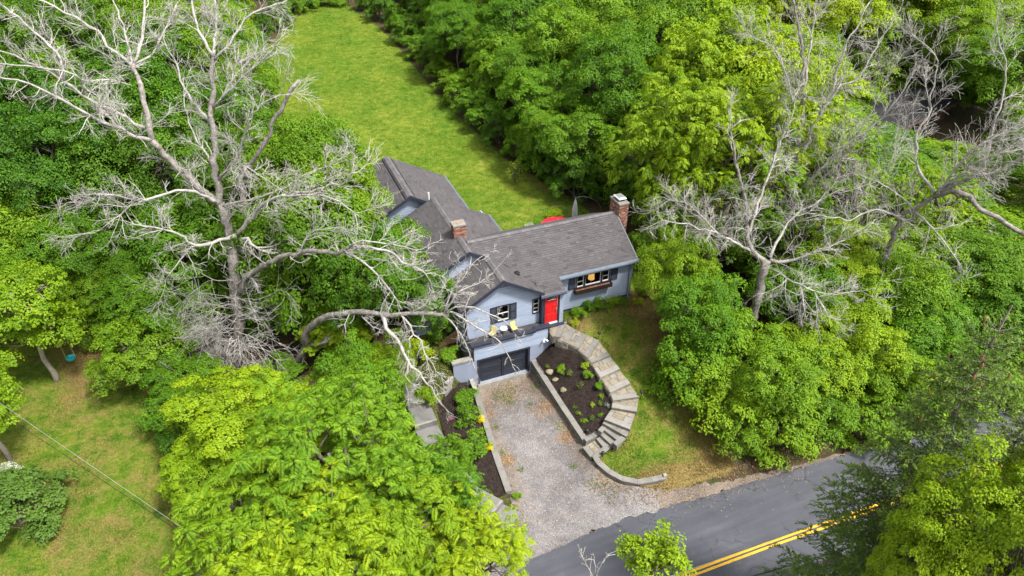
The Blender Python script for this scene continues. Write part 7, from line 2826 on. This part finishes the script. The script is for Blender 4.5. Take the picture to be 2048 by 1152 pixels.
# weeds in the gravel and along the walls
wx, wy = [], []
for (cx_, cy_, n, s) in ((.9, -.9, 260, .35), (1.6, -.7, 160, .3), (1.2, -1.5, 120, .2), (-.2, -3.2, 60, .12), (2.2, -2.2, 50, .15), (3.1, -4.5, 80, .25), (2.6, -7.0, 60, .12), (3.2, -8.6, 140, .3), (3.7, -9.3, 160, .35),
                         (-1.6, -9.0, 200, .35), (-1.3, -8.3, 120, .2), (-.6, -5, 70, .15), (.0, -6.2, 60, .12), (5.2, -9.9, 240, .5), (7.5, -10.0, 260, .7), (10, -10.2, 200, .6), (3.0, -1.3, 90, .15)):
    wx.append(rng.normal(cx_, s, n))
    wy.append(rng.normal(cy_, s, n))
wx, wy = np.concatenate(wx), np.concatenate(wy)
tag(blades('weeds', wx, wy, land(wx, wy), rng.uniform(.05, .14, len(wx)), np.full(len(wx), .045), rng.random(len(wx)) * .5, LM['turf'], 1.2), 'small green weeds growing through the gravel', 'weeds', kind='stuff')
fx, fy = [], []
for poly, n, av in ((DRIVE, 9000, []), (FRONT, 1500, []), (TERR, 900, [])):
    x, y = scatter(poly, n, av)
    fx.append(x)
    fy.append(y)
for cx_, cy_, n, s in ((1.4, -.8, 1500, .8), (2.9, -3.0, 1100, .45), (3.1, -5.2, 700, .3), (-.5, -5.5, 600, .25), (-.4, -2.0, 350, .4), (6.4, .5, 300, .5), (3.4, -8.5, 400, .5), (5.5, -9.8, 500, .7), (9, -10.1, 600, 1.2), (13, -10.6, 500, 1.2), (9.5, .6, 250, .8)):
    fx.append(rng.normal(cx_, s, n))
    fy.append(rng.normal(cy_, s * .7, n))
fx, fy = np.concatenate(fx), np.concatenate(fy)
k = inpoly(fx, fy, DRIVE) | (fx > 5.6) | inpoly(fx, fy, TERR) | inpoly(fx, fy, FRONT)
fx, fy = fx[k], fy[k]
n = len(fx)
a = rng.random(n) * 6.28
V, F = leaves_to_mesh(np.stack([fx, fy, land(fx, fy) + .022], 1), np.stack([np.cos(a), np.sin(a), np.full(n, .1)], 1), unit(np.array([0, 0, 1.0]) + rng.normal(0, .25, (n, 3))), rng.uniform(.04, .09, n), rng.uniform(.025, .05, n))
tag(link('fallen_leaves', fast_mesh('fallen_leaves', V, F, np.repeat(rng.random(n), 4), [LM['fallen']])), 'dry fallen leaves strewn on gravel and turf edges', 'leaves', kind='stuff')
gx_, gy_ = scatter(DRIVE, 34000)
n = len(gx_)
s = rng.uniform(.012, .035, n)
c = np.stack([gx_, gy_, land(gx_, gy_) + .012], 1)
off = np.array([[1, 0, 0], [-.5, .87, 0], [-.5, -.87, 0], [0, 0, .8]])
V = (c[:, None] + off[None] * s[:, None, None] * rng.uniform(.7, 1.3, (n, 4, 1))).reshape(-1, 3)
i = np.arange(n) * 4
F = np.concatenate([np.stack([i, i + 1, i + 3], 1), np.stack([i + 1, i + 2, i + 3], 1), np.stack([i + 2, i, i + 3], 1)])
tag(link('gravel', fast_mesh('gravel', V, F, np.repeat(np.clip(rng.normal(.5, .22, n), 0, 1), 4), [LM['stone']])), 'loose grey gravel stones on the driveway', 'gravel', kind='stuff')
# bark chips on the beds
bx, by, bzz = [], [], []
for poly, hf, n in ((BEDR, bedr, 9000), (BEDL, bedl, 8000)):
    x, y = scatter(poly, n)
    bx.append(x)
    by.append(y)
    bzz.append(hf(x, y))
bx, by, bzz = np.concatenate(bx), np.concatenate(by), np.concatenate(bzz)
n = len(bx)
a = rng.random(n) * 6.28
V, F = leaves_to_mesh(np.stack([bx, by, bzz + .02], 1), np.stack([np.cos(a), np.sin(a), rng.normal(.1, .3, n)], 1), unit(np.array([0, 0, 1.0]) + rng.normal(0, .5, (n, 3))), rng.uniform(.04, .09, n), rng.uniform(.015, .03, n))
LM['chip'] = leaf_mat('bark_chip', (.012, .008, .006), (.035, .022, .017), (.10, .07, .055), trans=0, var=0, rough=.9)
tag(link('bark_chips', fast_mesh('bark_chips', V, F, np.repeat(rng.random(n) ** 2, 4), [LM['chip']])), 'dark bark chips covering the mulch beds', 'mulch', kind='stuff')
